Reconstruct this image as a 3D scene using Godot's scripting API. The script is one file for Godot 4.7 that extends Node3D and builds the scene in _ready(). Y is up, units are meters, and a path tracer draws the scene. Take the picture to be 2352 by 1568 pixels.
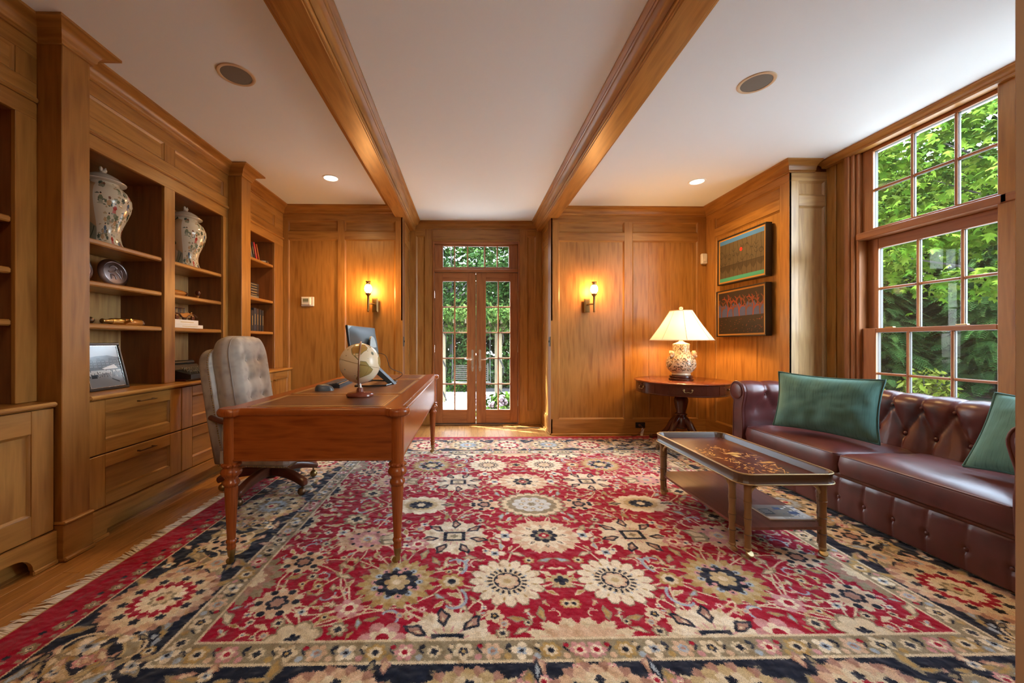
extends Node3D
# A cherry-panelled study. Room axes: X to the right, y up, D away from the camera (z = -D). Units are metres.

const H := 2.70          # ceiling height
const BACK := 4.54       # back wall face
const DEEP := 5.11       # face of the recess round the garden door
const RIGHT := 2.85      # right wall face
const BAY := 3.20        # window wall of the bay
const BAY0 := 1.03       # near end of the bay
const BAY1 := 3.35       # far end of the bay
const SHELF := -2.17     # face of the upper bookcases
const GROUND := -0.45    # garden level
const NEAR := 0.62       # near wall face

var rng := RandomNumberGenerator.new()
var M := {}
var taken := {}
var boxes := {}
var noises := {}


func _ready() -> void:
	rng.seed = 4711
	make_view()
	make_materials()
	build_shell()
	build_walls()
	build_window_bay()
	build_garden_door()
	build_bookcases()
	build_rug()
	build_desk()
	build_desk_things()
	build_chair()
	build_sofa()
	build_coffee_table()
	build_drum_table()
	build_wall_things()
	build_ceiling_things()
	build_shelf_things()
	build_garden()


func make_view() -> void:
	var cam := Camera3D.new()
	cam.name = "camera"
	cam.projection = Camera3D.PROJECTION_FRUSTUM
	cam.near = 0.05
	cam.far = 200.0
	cam.size = 2.0 * 0.05 * 784.0 / 880.0
	cam.frustum_offset = Vector2(0.05 * (1176.0 - 1090.4) / 880.0, 0.05 * 1.0 / 880.0)
	add_child(cam)
	cam.position = Vector3(0, 1.11, 0)
	cam.rotation_degrees = Vector3(0, -1.0, 0)
	cam.current = true
	var sky_stuff := ProceduralSkyMaterial.new()
	sky_stuff.sky_top_color = Color(0.80, 0.90, 1.0)
	sky_stuff.sky_horizon_color = Color(0.94, 0.98, 0.97)
	sky_stuff.ground_bottom_color = Color(0.5, 0.52, 0.48)
	sky_stuff.ground_horizon_color = Color(0.8, 0.83, 0.82)
	var sky := Sky.new()
	sky.sky_material = sky_stuff
	var env := Environment.new()
	env.background_mode = Environment.BG_SKY
	env.sky = sky
	env.background_energy_multiplier = 25.0
	env.tonemap_mode = Environment.TONE_MAPPER_LINEAR
	env.tonemap_exposure = 1.12
	env.sdfgi_enabled = true
	env.ssao_enabled = true
	env.ssil_enabled = true
	var around := WorldEnvironment.new()
	around.name = "surroundings"
	around.environment = env
	add_child(around)
	var sun := DirectionalLight3D.new()
	sun.name = "sun"
	sun.light_color = Color(1.0, 0.985, 0.96)
	sun.light_energy = 11.0
	sun.light_angular_distance = 1.5
	sun.shadow_enabled = true
	add_child(sun)
	sun.look_at_from_position(Vector3(-5, 8.5, -2.5), Vector3.ZERO)


# ---------------------------------------------------------------- mesh helpers

class MB:
	var v := PackedVector3Array()
	var n := PackedVector3Array()
	var t := PackedVector2Array()
	var c := PackedColorArray()
	var ix := PackedInt32Array()
	var col := Color.WHITE
	var xf := Transform3D.IDENTITY

	func vert(p: Vector3, nn: Vector3, uv: Vector2) -> int:
		v.append(xf * p)
		n.append((xf.basis * nn).normalized())
		t.append(uv)
		c.append(col)
		return v.size() - 1

	func face(a: int, b: int, d: int) -> void:
		if (v[b] - v[a]).cross(v[d] - v[a]).dot(n[a] + n[b] + n[d]) > 0.0:
			ix.append_array([a, d, b])
		else:
			ix.append_array([a, b, d])

	func quad(p0: Vector3, p1: Vector3, p2: Vector3, p3: Vector3, nn: Vector3, u0 := Vector2(0, 0), u1 := Vector2(1, 0), u2 := Vector2(1, 1), u3 := Vector2(0, 1)) -> void:
		var a := vert(p0, nn, u0)
		var b := vert(p1, nn, u1)
		var d := vert(p2, nn, u2)
		var e := vert(p3, nn, u3)
		face(a, b, d)
		face(a, d, e)

	func tri(p0: Vector3, p1: Vector3, p2: Vector3, nn: Vector3) -> void:
		var a := vert(p0, nn, Vector2(p0.x, p0.y))
		var b := vert(p1, nn, Vector2(p1.x, p1.y))
		var d := vert(p2, nn, Vector2(p2.x, p2.y))
		face(a, b, d)

	# a smooth sheet through rows of points; rows or columns may close on themselves
	func sheet(rows: Array, close_rows := false, close_cols := false, u_len := 1.0, v_len := 1.0) -> void:
		var nr := rows.size()
		var nc: int = rows[0].size()
		var base := v.size()
		var norm := PackedVector3Array()
		norm.resize(nr * nc)
		var er := nr if close_rows else nr - 1
		var ec := nc if close_cols else nc - 1
		for i in er:
			var i2 := (i + 1) % nr
			for j in ec:
				var j2 := (j + 1) % nc
				var p: Vector3 = rows[i][j]
				var q: Vector3 = rows[i2][j]
				var r: Vector3 = rows[i2][j2]
				var s: Vector3 = rows[i][j2]
				var f := (r - p).cross(q - s)
				norm[i * nc + j] += f
				norm[i2 * nc + j] += f
				norm[i2 * nc + j2] += f
				norm[i * nc + j2] += f
		var extra_r := 1 if close_rows else 0
		var extra_c := 1 if close_cols else 0
		for i in nr + extra_r:
			for j in nc + extra_c:
				vert(rows[i % nr][j % nc], norm[(i % nr) * nc + (j % nc)], Vector2(u_len * j / float(ec), v_len * i / float(er)))
		var w := nc + extra_c
		for i in er:
			for j in ec:
				var a := base + i * w + j
				face(a, a + w, a + w + 1)
				face(a, a + w + 1, a + 1)

	func mesh() -> ArrayMesh:
		var arr := []
		arr.resize(Mesh.ARRAY_MAX)
		arr[Mesh.ARRAY_VERTEX] = v
		arr[Mesh.ARRAY_NORMAL] = n
		arr[Mesh.ARRAY_TEX_UV] = t
		arr[Mesh.ARRAY_TEX_UV2] = t
		arr[Mesh.ARRAY_COLOR] = c
		arr[Mesh.ARRAY_INDEX] = ix
		var m := ArrayMesh.new()
		m.add_surface_from_arrays(Mesh.PRIMITIVE_TRIANGLES, arr)
		return m


func V(x: float, y: float, d: float) -> Vector3:
	return Vector3(x, y, -d)


func add_box(mb: MB, lo: Vector3, hi: Vector3, bev := 0.0, grain := -1) -> void:
	var mid := (lo + hi) / 2.0
	var h := (hi - lo) / 2.0
	h = h.abs()
	bev = minf(bev, minf(h.x, minf(h.y, h.z)) * 0.9)
	if grain < 0:
		grain = 0 if h.x >= h.y and h.x >= h.z else (1 if h.y >= h.z else 2)
	var o := Vector2(rng.randf(), rng.randf())
	for a in 3:
		var b := (a + 1) % 3
		var d := (a + 2) % 3
		for s in [-1.0, 1.0]:
			var nn := Vector3.ZERO
			nn[a] = s
			var ps := []
			var us := []
			for k in [[-1, -1], [1, -1], [1, 1], [-1, 1]]:
				var p := Vector3.ZERO
				p[a] = s * h[a]
				p[b] = k[0] * (h[b] - bev)
				p[d] = k[1] * (h[d] - bev)
				ps.append(mid + p)
				us.append(_wood_uv(p, a, grain) + o)
			mb.quad(ps[0], ps[1], ps[2], ps[3], nn, us[0], us[1], us[2], us[3])
	if bev <= 0.0:
		return
	for a in 3:
		var b := (a + 1) % 3
		var d := (a + 2) % 3
		for sa in [-1.0, 1.0]:
			for sb in [-1.0, 1.0]:
				var ps := []
				var us := []
				for k in [[0, -1], [0, 1], [1, 1], [1, -1]]:
					var p := Vector3.ZERO
					p[a] = sa * (h[a] - (bev if k[0] else 0.0))
					p[b] = sb * (h[b] - (0.0 if k[0] else bev))
					p[d] = k[1] * (h[d] - bev)
					ps.append(mid + p)
					us.append(_wood_uv(p, a, grain) + o)
				var nn := Vector3.ZERO
				nn[a] = sa
				nn[b] = sb
				mb.quad(ps[0], ps[1], ps[2], ps[3], nn.normalized(), us[0], us[1], us[2], us[3])
	for sx in [-1.0, 1.0]:
		for sy in [-1.0, 1.0]:
			for sz in [-1.0, 1.0]:
				var g := Vector3(sx, sy, sz)
				mb.tri(mid + g * (h - Vector3(0, bev, bev)), mid + g * (h - Vector3(bev, 0, bev)), mid + g * (h - Vector3(bev, bev, 0)), g.normalized())


func _wood_uv(p: Vector3, face_axis: int, grain: int) -> Vector2:
	if face_axis == grain:
		return Vector2(p[(grain + 1) % 3], p[(grain + 2) % 3])
	return Vector2(p[3 - face_axis - grain], p[grain])


# normals at the two ends of each edge of a profile; corners sharper than the limit stay sharp
func edge_normals(pr: Array, sharp := 0.72, closed := false) -> Array:
	var flat := []
	var k := pr.size()
	var ne := k if closed else k - 1
	for i in ne:
		var e: Vector2 = pr[(i + 1) % k] - pr[i]
		flat.append(Vector2(e.y, -e.x).normalized())
	var out := []
	for i in ne:
		var n0: Vector2 = flat[i]
		var n1: Vector2 = flat[i]
		if closed or i > 0:
			var f: Vector2 = flat[(i - 1 + ne) % ne]
			if f.dot(flat[i]) > sharp:
				n0 = (f + flat[i]).normalized()
		if closed or i < ne - 1:
			var f: Vector2 = flat[(i + 1) % ne]
			if f.dot(flat[i]) > sharp:
				n1 = (f + flat[i]).normalized()
		out.append([n0, n1])
	return out


# turned shape: profile of (radius, height) going up, about the y axis at a point
func add_lathe(mb: MB, pr: Array, at := Vector3.ZERO, segs := 24, flutes := 0, flute_depth := 0.0, f0 := 0.0, f1 := 0.0, turn := 0.0) -> void:
	var ns := edge_normals(pr)
	var run := 0.0
	for i in pr.size() - 1:
		var a: Vector2 = pr[i]
		var b: Vector2 = pr[i + 1]
		var length := a.distance_to(b)
		if length < 0.00001:
			continue
		var base := mb.v.size()
		for e in 2:
			var q: Vector2 = b if e else a
			var nn: Vector2 = ns[i][e]
			for j in segs + 1:
				var th := TAU * j / segs + turn
				var r := q.x
				if flutes > 0 and q.y >= f0 and q.y <= f1:
					r -= flute_depth * maxf(0.0, cos(th * flutes)) ** 2
				mb.vert(at + Vector3(cos(th) * r, q.y, sin(th) * r), Vector3(cos(th) * nn.x, nn.y, sin(th) * nn.x), Vector2(j / float(segs), run + length * e))
		run += length
		for j in segs:
			mb.face(base + j, base + segs + 1 + j, base + segs + 2 + j)
			mb.face(base + j, base + segs + 2 + j, base + j + 1)


# tube along points; radius may be a number or one per point
func add_tube(mb: MB, pts: Array, radius, segs := 8, caps := true, squash := 1.0) -> void:
	var rows := []
	var up := Vector3.UP
	var k := pts.size()
	for i in k:
		var dir: Vector3 = (pts[mini(i + 1, k - 1)] - pts[maxi(i - 1, 0)]).normalized()
		if absf(dir.dot(up)) > 0.95:
			up = Vector3.RIGHT if absf(dir.x) < 0.9 else Vector3.BACK
		var side := dir.cross(up).normalized()
		up = side.cross(dir).normalized()
		var r: float = radius[i] if radius is Array else radius
		var ring := PackedVector3Array()
		for j in segs:
			var th := TAU * j / segs
			ring.append(pts[i] + side * cos(th) * r + up * sin(th) * r * squash)
		rows.append(ring)
	mb.sheet(rows, false, true, 1.0, 1.0)
	if caps:
		for e in [0, k - 1]:
			var nn: Vector3 = (pts[0] - pts[1]).normalized() if e == 0 else (pts[k - 1] - pts[k - 2]).normalized()
			for j in segs:
				mb.tri(pts[e], rows[e][j], rows[e][(j + 1) % segs], nn)


func add_ball(mb: MB, at: Vector3, r: Vector3, segs := 14, rings := 9) -> void:
	var base := mb.v.size()
	for i in rings + 1:
		var ph := PI * i / rings
		for j in segs + 1:
			var th := TAU * j / segs
			var d := Vector3(sin(ph) * cos(th), cos(ph), sin(ph) * sin(th))
			mb.vert(at + d * r, d / r, Vector2(j / float(segs), i / float(rings)))
	for i in rings:
		for j in segs:
			var a := base + i * (segs + 1) + j
			mb.face(a, a + segs + 1, a + segs + 2)
			mb.face(a, a + segs + 2, a + 1)


# moulding: profile of (out, height) swept along a plan line of (X, D); out points to the left of travel when side is 1
func add_sweep(mb: MB, line: Array, pr: Array, side := 1.0, caps := true, loop := false) -> void:
	var k := line.size()
	var mit := []
	for i in k:
		var d0: Vector2 = (line[i] - line[i - 1]).normalized() if i > 0 else (line[1] - line[0]).normalized()
		var d1: Vector2 = (line[i + 1] - line[i]).normalized() if i < k - 1 else d0
		if loop and i == 0:
			d0 = (line[k - 1] - line[k - 2]).normalized()
		if loop and i == k - 1:
			d1 = (line[1] - line[0]).normalized()
		var n0 := Vector2(-d0.y, d0.x) * side
		var n1 := Vector2(-d1.y, d1.x) * side
		mit.append((n0 + n1) / maxf(0.2, 1.0 + n0.dot(n1)))
	var ns := edge_normals(pr)
	var run := rng.randf()
	for i in k - 1:
		var dir: Vector2 = (line[i + 1] - line[i]).normalized()
		var out := Vector2(-dir.y, dir.x) * side
		var len: float = line[i].distance_to(line[i + 1])
		var acc := 0.0
		for e in pr.size() - 1:
			var a: Vector2 = pr[e]
			var b: Vector2 = pr[e + 1]
			var w := a.distance_to(b)
			var n0: Vector2 = ns[e][0]
			var n1: Vector2 = ns[e][1]
			var m0 := V(out.x * n0.x, n0.y, out.y * n0.x)
			var m1 := V(out.x * n1.x, n1.y, out.y * n1.x)
			var q := []
			for s in [[i, a], [i + 1, a], [i + 1, b], [i, b]]:
				var c: Vector2 = line[s[0]] + mit[s[0]] * s[1].x
				q.append(V(c.x, s[1].y, c.y))
			var i0 := mb.vert(q[0], m0, Vector2(acc, run))
			var i1 := mb.vert(q[1], m0, Vector2(acc, run + len))
			var i2 := mb.vert(q[2], m1, Vector2(acc + w, run + len))
			var i3 := mb.vert(q[3], m1, Vector2(acc + w, run))
			mb.face(i0, i1, i2)
			mb.face(i0, i2, i3)
			acc += w
		run += len
	if caps:
		var poly := PackedVector2Array()
		for p in pr:
			poly.append(p)
		var tr := Geometry2D.triangulate_polygon(poly)
		for e in [0, k - 1]:
			var dir: Vector2 = (line[0] - line[1]).normalized() if e == 0 else (line[k - 1] - line[k - 2]).normalized()
			var nn := V(dir.x, 0, dir.y)
			for q in range(0, tr.size(), 3):
				var pts := []
				for z in 3:
					var c: Vector2 = line[e] + mit[e] * poly[tr[q + z]].x
					pts.append(V(c.x, poly[tr[q + z]].y, c.y))
				mb.tri(pts[0], pts[1], pts[2], nn)


# flat polygon given thickness: o + a*x + b*y, pushed along the normal w by t
func add_slab(mb: MB, poly: Array, o: Vector3, a: Vector3, b: Vector3, w: Vector3, t: float, uvs := 1.0) -> void:
	var pp := PackedVector2Array()
	for p in poly:
		pp.append(p)
	var tr := Geometry2D.triangulate_polygon(pp)
	for f in 2:
		var off := w * (t if f else 0.0)
		var nn := w if f else -w
		for q in range(0, tr.size(), 3):
			var id := []
			for z in 3:
				var p: Vector2 = pp[tr[q + z]]
				id.append(mb.vert(o + a * p.x + b * p.y + off, nn, p * uvs))
			mb.face(id[0], id[1], id[2])
	var k := pp.size()
	for i in k:
		var p := pp[i]
		var q := pp[(i + 1) % k]
		var e := q - p
		var sgn := -1.0 if Geometry2D.is_polygon_clockwise(pp) else 1.0
		var nn := (a * e.y - b * e.x) * sgn
		mb.quad(o + a * p.x + b * p.y, o + a * q.x + b * q.y, o + a * q.x + b * q.y + w * t, o + a * p.x + b * p.y + w * t, nn.normalized(), Vector2(0, p.length()), Vector2(0, q.length()), Vector2(t, q.length()), Vector2(t, p.length()))


func arc(cx: float, cy: float, rx: float, ry: float, a0: float, a1: float, k: int) -> Array:
	var out := []
	for i in k + 1:
		var a := deg_to_rad(lerpf(a0, a1, i / float(k)))
		out.append(Vector2(cx + cos(a) * rx, cy + sin(a) * ry))
	return out


func spline(pts: Array, per := 6) -> Array:
	var out := []
	var k := pts.size()
	for i in k - 1:
		var a = pts[maxi(i - 1, 0)]
		var b = pts[i]
		var c = pts[i + 1]
		var d = pts[mini(i + 2, k - 1)]
		for s in per:
			out.append(b.cubic_interpolate(c, a, d, s / float(per)))
	out.append(pts[k - 1])
	return out


# ---------------------------------------------------------------- node helpers

func numbered(called: String) -> String:
	var k: int = taken.get(called, 0)
	taken[called] = k + 1
	return called if k == 0 else "%s_%03d" % [called, k]


func obj(called: String, shape, mat: Material, parent: Node, at := Vector3.ZERO) -> MeshInstance3D:
	var o := MeshInstance3D.new()
	o.name = numbered(called) if parent == self else called
	o.mesh = shape.mesh() if shape is MB else shape
	o.material_override = mat
	o.position = at
	parent.add_child(o, true)
	return o


func tag(o: Node, label: String, category: String, group := "") -> void:
	o.set_meta("label", label)
	o.set_meta("category", category)
	if group != "":
		o.set_meta("group", group)


func thing(called: String, label: String, category: String, at := Vector3.ZERO, turn := 0.0, group := "") -> Node3D:
	var o := Node3D.new()
	o.name = numbered(called)
	add_child(o)
	o.position = at
	o.rotation.y = turn
	tag(o, label, category, group)
	return o


func sub(called: String, parent: Node, at := Vector3.ZERO) -> Node3D:
	var o := Node3D.new()
	o.name = called
	o.position = at
	parent.add_child(o, true)
	return o


func structure(called: String, at := Vector3.ZERO) -> Node3D:
	var o := Node3D.new()
	o.name = called
	o.position = at
	o.set_meta("kind", "structure")
	add_child(o)
	return o


func base_of(parent: Node) -> Vector3:
	var p := Vector3.ZERO
	var n := parent
	while n != self and n is Node3D:
		p += n.position
		n = n.get_parent()
	return p


# a board in room axes, under a parent that is not turned; alike boards share a mesh
func board(parent: Node, called: String, x0: float, x1: float, y0: float, y1: float, d0: float, d1: float, mat: Material, bev := 0.0015, grain := -1) -> MeshInstance3D:
	var size := Vector3(absf(x1 - x0), absf(y1 - y0), absf(d1 - d0))
	var key := "%.3f %.3f %.3f %.4f %d %d" % [size.x, size.y, size.z, bev, grain, rng.randi() % 3]
	if not boxes.has(key):
		var mb := MB.new()
		add_box(mb, -size / 2.0, size / 2.0, bev, grain)
		boxes[key] = mb.mesh()
	return obj(called, boxes[key], mat, parent, V((x0 + x1) / 2, (y0 + y1) / 2, (d0 + d1) / 2) - base_of(parent))


# recessed panel with a sloped moulding round it. plane "L" faces +X, "R" faces -X (u is D), "B" faces the camera (u is X)
func panel(parent: Node, called: String, plane: String, u0: float, u1: float, y0: float, y1: float, at: float, mat: Material, deep := 0.014, wide := 0.016) -> MeshInstance3D:
	var mb := MB.new()
	var bu := V(0, 0, 1)
	var bw := Vector3.RIGHT
	if plane == "R":
		bw = Vector3.LEFT
	elif plane == "B":
		bu = Vector3.RIGHT
		bw = Vector3(0, 0, 1)
	var mid := Vector2((u0 + u1) / 2, (y0 + y1) / 2)
	var hu := (u1 - u0) / 2
	var hy := (y1 - y0) / 2
	var o := Vector2(rng.randf(), rng.randf())
	var lip := 0.004
	var rings := [[0.0, 0.0], [0.0, -lip], [wide * 0.45, -deep * 0.55], [wide, -deep]]
	for r in 3:
		var a: Array = rings[r]
		var b: Array = rings[r + 1]
		for s in 4:
			var k: Array = [[-1, -1], [1, -1], [1, 1], [-1, 1]]
			var p: Array = k[s]
			var q: Array = k[(s + 1) % 4]
			var c := []
			for z in [[p, a], [q, a], [q, b], [p, b]]:
				var i: float = z[1][0]
				c.append(bu * (z[0][0] * (hu - i)) + Vector3.UP * (z[0][1] * (hy - i)) + bw * z[1][1])
			var inward: Vector3 = -(bu * (p[0] + q[0]) + Vector3.UP * (p[1] + q[1])).normalized()
			var rise: float = b[0] - a[0]
			var fall: float = a[1] - b[1]
			var nn := (inward * fall + bw * rise).normalized()
			var long: float = 2 * (hu if s % 2 == 0 else hy)
			mb.quad(c[0], c[1], c[2], c[3], nn, o, o + Vector2(0, long), o + Vector2(wide, long), o + Vector2(wide, 0))
	var iu := hu - wide
	var iy := hy - wide
	var f := bw * -deep
	var uv := [Vector2(-iu, -iy) + o, Vector2(iu, -iy) + o, Vector2(iu, iy) + o, Vector2(-iu, iy) + o]
	if iu > iy * 2.5:
		uv = [Vector2(-iy, -iu) + o, Vector2(-iy, iu) + o, Vector2(iy, iu) + o, Vector2(iy, -iu) + o]
	mb.quad(-bu * iu - Vector3.UP * iy + f, bu * iu - Vector3.UP * iy + f, bu * iu + Vector3.UP * iy + f, -bu * iu + Vector3.UP * iy + f, bw, uv[0], uv[1], uv[2], uv[3])
	var where: Vector3 = V(mid.x, mid.y, at) if plane == "B" else V(at, mid.y, mid.x)
	return obj(called, mb, mat, parent, where - base_of(parent))


# ---------------------------------------------------------------- materials

func noise_tex(called: String, freq: float, octaves: int, ramp: Array, size := 256, kind := FastNoiseLite.TYPE_SIMPLEX_SMOOTH, bump := 0.0, warp := 0.0) -> NoiseTexture2D:
	if noises.has(called):
		return noises[called]
	var f := FastNoiseLite.new()
	f.seed = called.length() * 7 + int(freq * 1000.0)
	f.noise_type = kind
	f.frequency = freq
	f.fractal_octaves = octaves
	if warp > 0.0:
		f.domain_warp_enabled = true
		f.domain_warp_amplitude = warp
		f.domain_warp_frequency = freq * 0.7
	var t := NoiseTexture2D.new()
	t.width = size
	t.height = size
	t.seamless = true
	t.noise = f
	if bump > 0.0:
		t.as_normal_map = true
		t.bump_strength = bump
	elif ramp.size() > 0:
		var g := Gradient.new()
		var off := PackedFloat32Array()
		var cols := PackedColorArray()
		for i in ramp.size():
			off.append(i / float(ramp.size() - 1))
			cols.append(ramp[i])
		g.offsets = off
		g.colors = cols
		t.color_ramp = g
	noises[called] = t
	return t


func mat(called: String, c: Color, rough := 0.5, metal := 0.0, spec := 0.5) -> StandardMaterial3D:
	var m := StandardMaterial3D.new()
	m.resource_name = called
	m.albedo_color = c
	m.roughness = rough
	m.metallic = metal
	m.metallic_specular = spec
	M[called] = m
	return m


func lin(r: float, g: float, b: float) -> Color:
	return Color(r, g, b).linear_to_srgb()


func wood(called: String, c: Color, rough: float, coarse: Texture2D, fine: Texture2D, su := Vector2(2.0, 0.22), sf := Vector2(14.0, 0.28)) -> StandardMaterial3D:
	var m := mat(called, c, rough)
	m.albedo_texture = coarse
	m.uv1_scale = Vector3(su.x, su.y, 1)
	m.detail_enabled = true
	m.detail_albedo = fine
	m.detail_blend_mode = BaseMaterial3D.BLEND_MODE_MUL
	m.detail_uv_layer = BaseMaterial3D.DETAIL_UV_2
	m.uv2_scale = Vector3(sf.x, sf.y, 1)
	return m


func cherry() -> Material:
	return M["cherry_%d" % (rng.randi() % 4)]


func make_materials() -> void:
	var g := func(x: float) -> Color: return Color(x, x, x)
	var coarse := noise_tex("wood_coarse", 0.012, 3, [Color(0.78, 0.70, 0.62), Color(0.9, 0.86, 0.82), Color(1, 0.98, 0.95), Color(0.93, 0.9, 0.86), Color(0.82, 0.75, 0.68)], 512, FastNoiseLite.TYPE_SIMPLEX_SMOOTH, 0.0, 18.0)
	var fine := noise_tex("wood_fine", 0.03, 4, [g.call(0.90), g.call(0.97), g.call(1.0), g.call(0.985), g.call(0.95)], 256)
	wood("cherry_0", lin(0.41, 0.203, 0.050), 0.34, coarse, fine)
	wood("cherry_1", lin(0.45, 0.229, 0.058), 0.34, coarse, fine)
	wood("cherry_2", lin(0.37, 0.176, 0.042), 0.34, coarse, fine)
	wood("cherry_3", lin(0.43, 0.210, 0.052), 0.34, coarse, fine)
	wood("cherry_shaded", lin(0.22, 0.080, 0.024), 0.42, coarse, fine)  # same cherry darkened: shade inside the bookcases is put into the colour
	wood("cherry_door", lin(0.36, 0.145, 0.050), 0.38, coarse, fine)
	wood("cherry_lit", lin(0.56, 0.37, 0.165), 0.34, coarse, fine)  # same cherry lightened: window daylight is put into the colour
	wood("mahogany", lin(0.32, 0.080, 0.015), 0.24, coarse, fine, Vector2(3, 0.4))
	wood("dark_mahogany", lin(0.085, 0.022, 0.012), 0.22, coarse, fine, Vector2(3, 0.4))
	wood("chair_wood", lin(0.13, 0.040, 0.022), 0.28, coarse, fine, Vector2(3, 0.4))
	var oak_line := noise_tex("oak_fine", 0.05, 4, [g.call(0.66), g.call(0.9), g.call(1.0), g.call(0.95), g.call(0.74)], 256, FastNoiseLite.TYPE_SIMPLEX_SMOOTH, 0.0, 10.0)
	for i in 4:
		wood("oak_%d" % i, [lin(0.50, 0.25, 0.075), lin(0.55, 0.285, 0.09), lin(0.46, 0.225, 0.065), lin(0.53, 0.265, 0.08)][i], 0.32, coarse, oak_line, Vector2(3.0, 0.35), Vector2(22, 0.7))
	mat("plaster", lin(0.77, 0.84, 0.87), 0.9, 0.0, 0.3)
	mat("hall_paint", lin(0.62, 0.56, 0.48), 0.9)
	mat("jamb_paint", lin(0.42, 0.28, 0.18), 0.6)
	# leather and cloth
	var hide := noise_tex("hide_bump", 0.06, 4, [], 256, FastNoiseLite.TYPE_CELLULAR, 2.0)
	var patch := noise_tex("hide_tone", 0.01, 3, [g.call(0.72), g.call(0.9), g.call(1.0), g.call(1.0), g.call(0.82)], 256)
	var m := mat("oxblood", lin(0.105, 0.024, 0.022), 0.33, 0.0, 0.55)
	m.albedo_texture = patch
	m.uv1_scale = Vector3(1.6, 1.6, 1.6)
	m.uv1_triplanar = true
	m.uv1_world_triplanar = true
	m = mat("suede", lin(0.42, 0.380, 0.335), 0.75, 0.0, 0.3)
	m.albedo_texture = patch
	m.uv1_scale = Vector3(2.6, 2.6, 2.6)
	m.uv1_triplanar = true
	m.uv1_world_triplanar = true
	mat("suede_piping", lin(0.26, 0.23, 0.21), 0.6)
	var weave := noise_tex("velvet_tone", 0.02, 4, [g.call(0.80), g.call(0.92), g.call(1.0), g.call(0.95), g.call(0.86)], 256)
	m = mat("velvet", lin(0.105, 0.240, 0.205), 0.75, 0.0, 0.3)
	m.albedo_texture = weave
	m.uv1_scale = Vector3(11, 0.35, 1)
	m.rim_enabled = true
	m.rim = 0.7
	m.rim_tint = 0.6
	m = mat("desk_leather", lin(0.15, 0.055, 0.022), 0.30, 0.0, 0.5)
	m.albedo_texture = patch
	m.uv1_scale = Vector3(3, 3, 3)
	m.uv1_triplanar = true
	m = mat("linen", lin(0.86, 0.78, 0.66), 0.85, 0.0, 0.2)
	m.backlight_enabled = true
	m.backlight = lin(0.24, 0.25, 0.26)
	m = mat("velvet_dark", lin(0.045, 0.13, 0.12), 0.8)
	mat("tray_dark", lin(0.055, 0.020, 0.015), 0.28)
	mat("tray_rim", lin(0.075, 0.040, 0.022), 0.32)
	wood("tray_shelf", lin(0.17, 0.060, 0.045), 0.28, coarse, fine)
	mat("bamboo", lin(0.23, 0.125, 0.045), 0.32)
	mat("bamboo_dark", lin(0.09, 0.045, 0.02), 0.4)
	mat("table_gilt", lin(0.45, 0.33, 0.15), 0.35, 0.55)
	wood("mahogany_top", lin(0.22, 0.055, 0.02), 0.14, coarse, fine, Vector2(3, 0.4))
	mat("lamp_ceramic_plain", lin(0.55, 0.40, 0.25), 0.3)
	mat("linen_trim", lin(0.70, 0.62, 0.52), 0.8)
	# metals and plastics
	mat("brass", lin(0.62, 0.42, 0.16), 0.28, 1.0)
	mat("old_brass", lin(0.34, 0.24, 0.10), 0.34, 1.0)
	mat("gilt", lin(0.66, 0.42, 0.14), 0.4, 0.0)
	mat("gilt_slip", lin(0.50, 0.26, 0.06), 0.5)
	mat("chrome", lin(0.80, 0.80, 0.80), 0.24, 1.0)
	mat("pewter", lin(0.30, 0.26, 0.27), 0.36, 1.0)
	mat("bronze", lin(0.20, 0.13, 0.08), 0.4, 1.0)
	mat("black_metal", lin(0.02, 0.018, 0.016), 0.4, 0.0)
	mat("black_plastic", lin(0.018, 0.02, 0.024), 0.32)
	mat("grey_plastic", lin(0.06, 0.065, 0.07), 0.35)
	mat("key_plastic", lin(0.035, 0.035, 0.04), 0.4)
	mat("white_plastic", lin(0.78, 0.75, 0.68), 0.4)
	mat("display_grey", lin(0.22, 0.24, 0.17), 0.2)
	mat("globe_base", lin(0.20, 0.05, 0.03), 0.2)
	mat("globe_arm", lin(0.36, 0.22, 0.14), 0.35, 0.7)
	mat("monitor_back", lin(0.045, 0.055, 0.058), 0.45, 0.0, 0.35)
	mat("screen_dark", lin(0.01, 0.01, 0.012), 0.12)
	mat("jar_lid", lin(0.50, 0.46, 0.38), 0.18)
	mat("telescope_wood", lin(0.42, 0.17, 0.035), 0.2)
	mat("book_white", lin(0.70, 0.66, 0.60), 0.5)
	mat("book_black", lin(0.022, 0.020, 0.022), 0.5)
	mat("book_navy", lin(0.028, 0.030, 0.045), 0.5)
	mat("book_brown", lin(0.050, 0.030, 0.022), 0.5)
	mat("book_grey", lin(0.16, 0.15, 0.14), 0.5)
	mat("book_red", lin(0.45, 0.03, 0.05), 0.45)
	mat("book_orange", lin(0.42, 0.10, 0.03), 0.45)
	mat("letter_wood", lin(0.28, 0.05, 0.018), 0.35)
	mat("typewriter_key", lin(0.30, 0.30, 0.29), 0.2)
	mat("stoneware", lin(0.36, 0.33, 0.26), 0.4)
	mat("cladding", lin(0.022, 0.020, 0.018), 0.5)
	mat("speaker_ring", lin(0.62, 0.46, 0.28), 0.6)
	mat("speaker_mesh", lin(0.17, 0.155, 0.125), 0.8)
	mat("ivory_paper", lin(0.72, 0.66, 0.56), 0.8)
	mat("gold_print", lin(0.55, 0.40, 0.16), 0.5)
	var glass := mat("pane_glass", Color(1, 1, 1, 0.04), 0.02, 0.0, 0.22)
	glass.transparency = BaseMaterial3D.TRANSPARENCY_ALPHA
	var crystal := mat("crystal", Color(1, 0.97, 0.92, 0.25), 0.05)
	crystal.transparency = BaseMaterial3D.TRANSPARENCY_ALPHA
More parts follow.
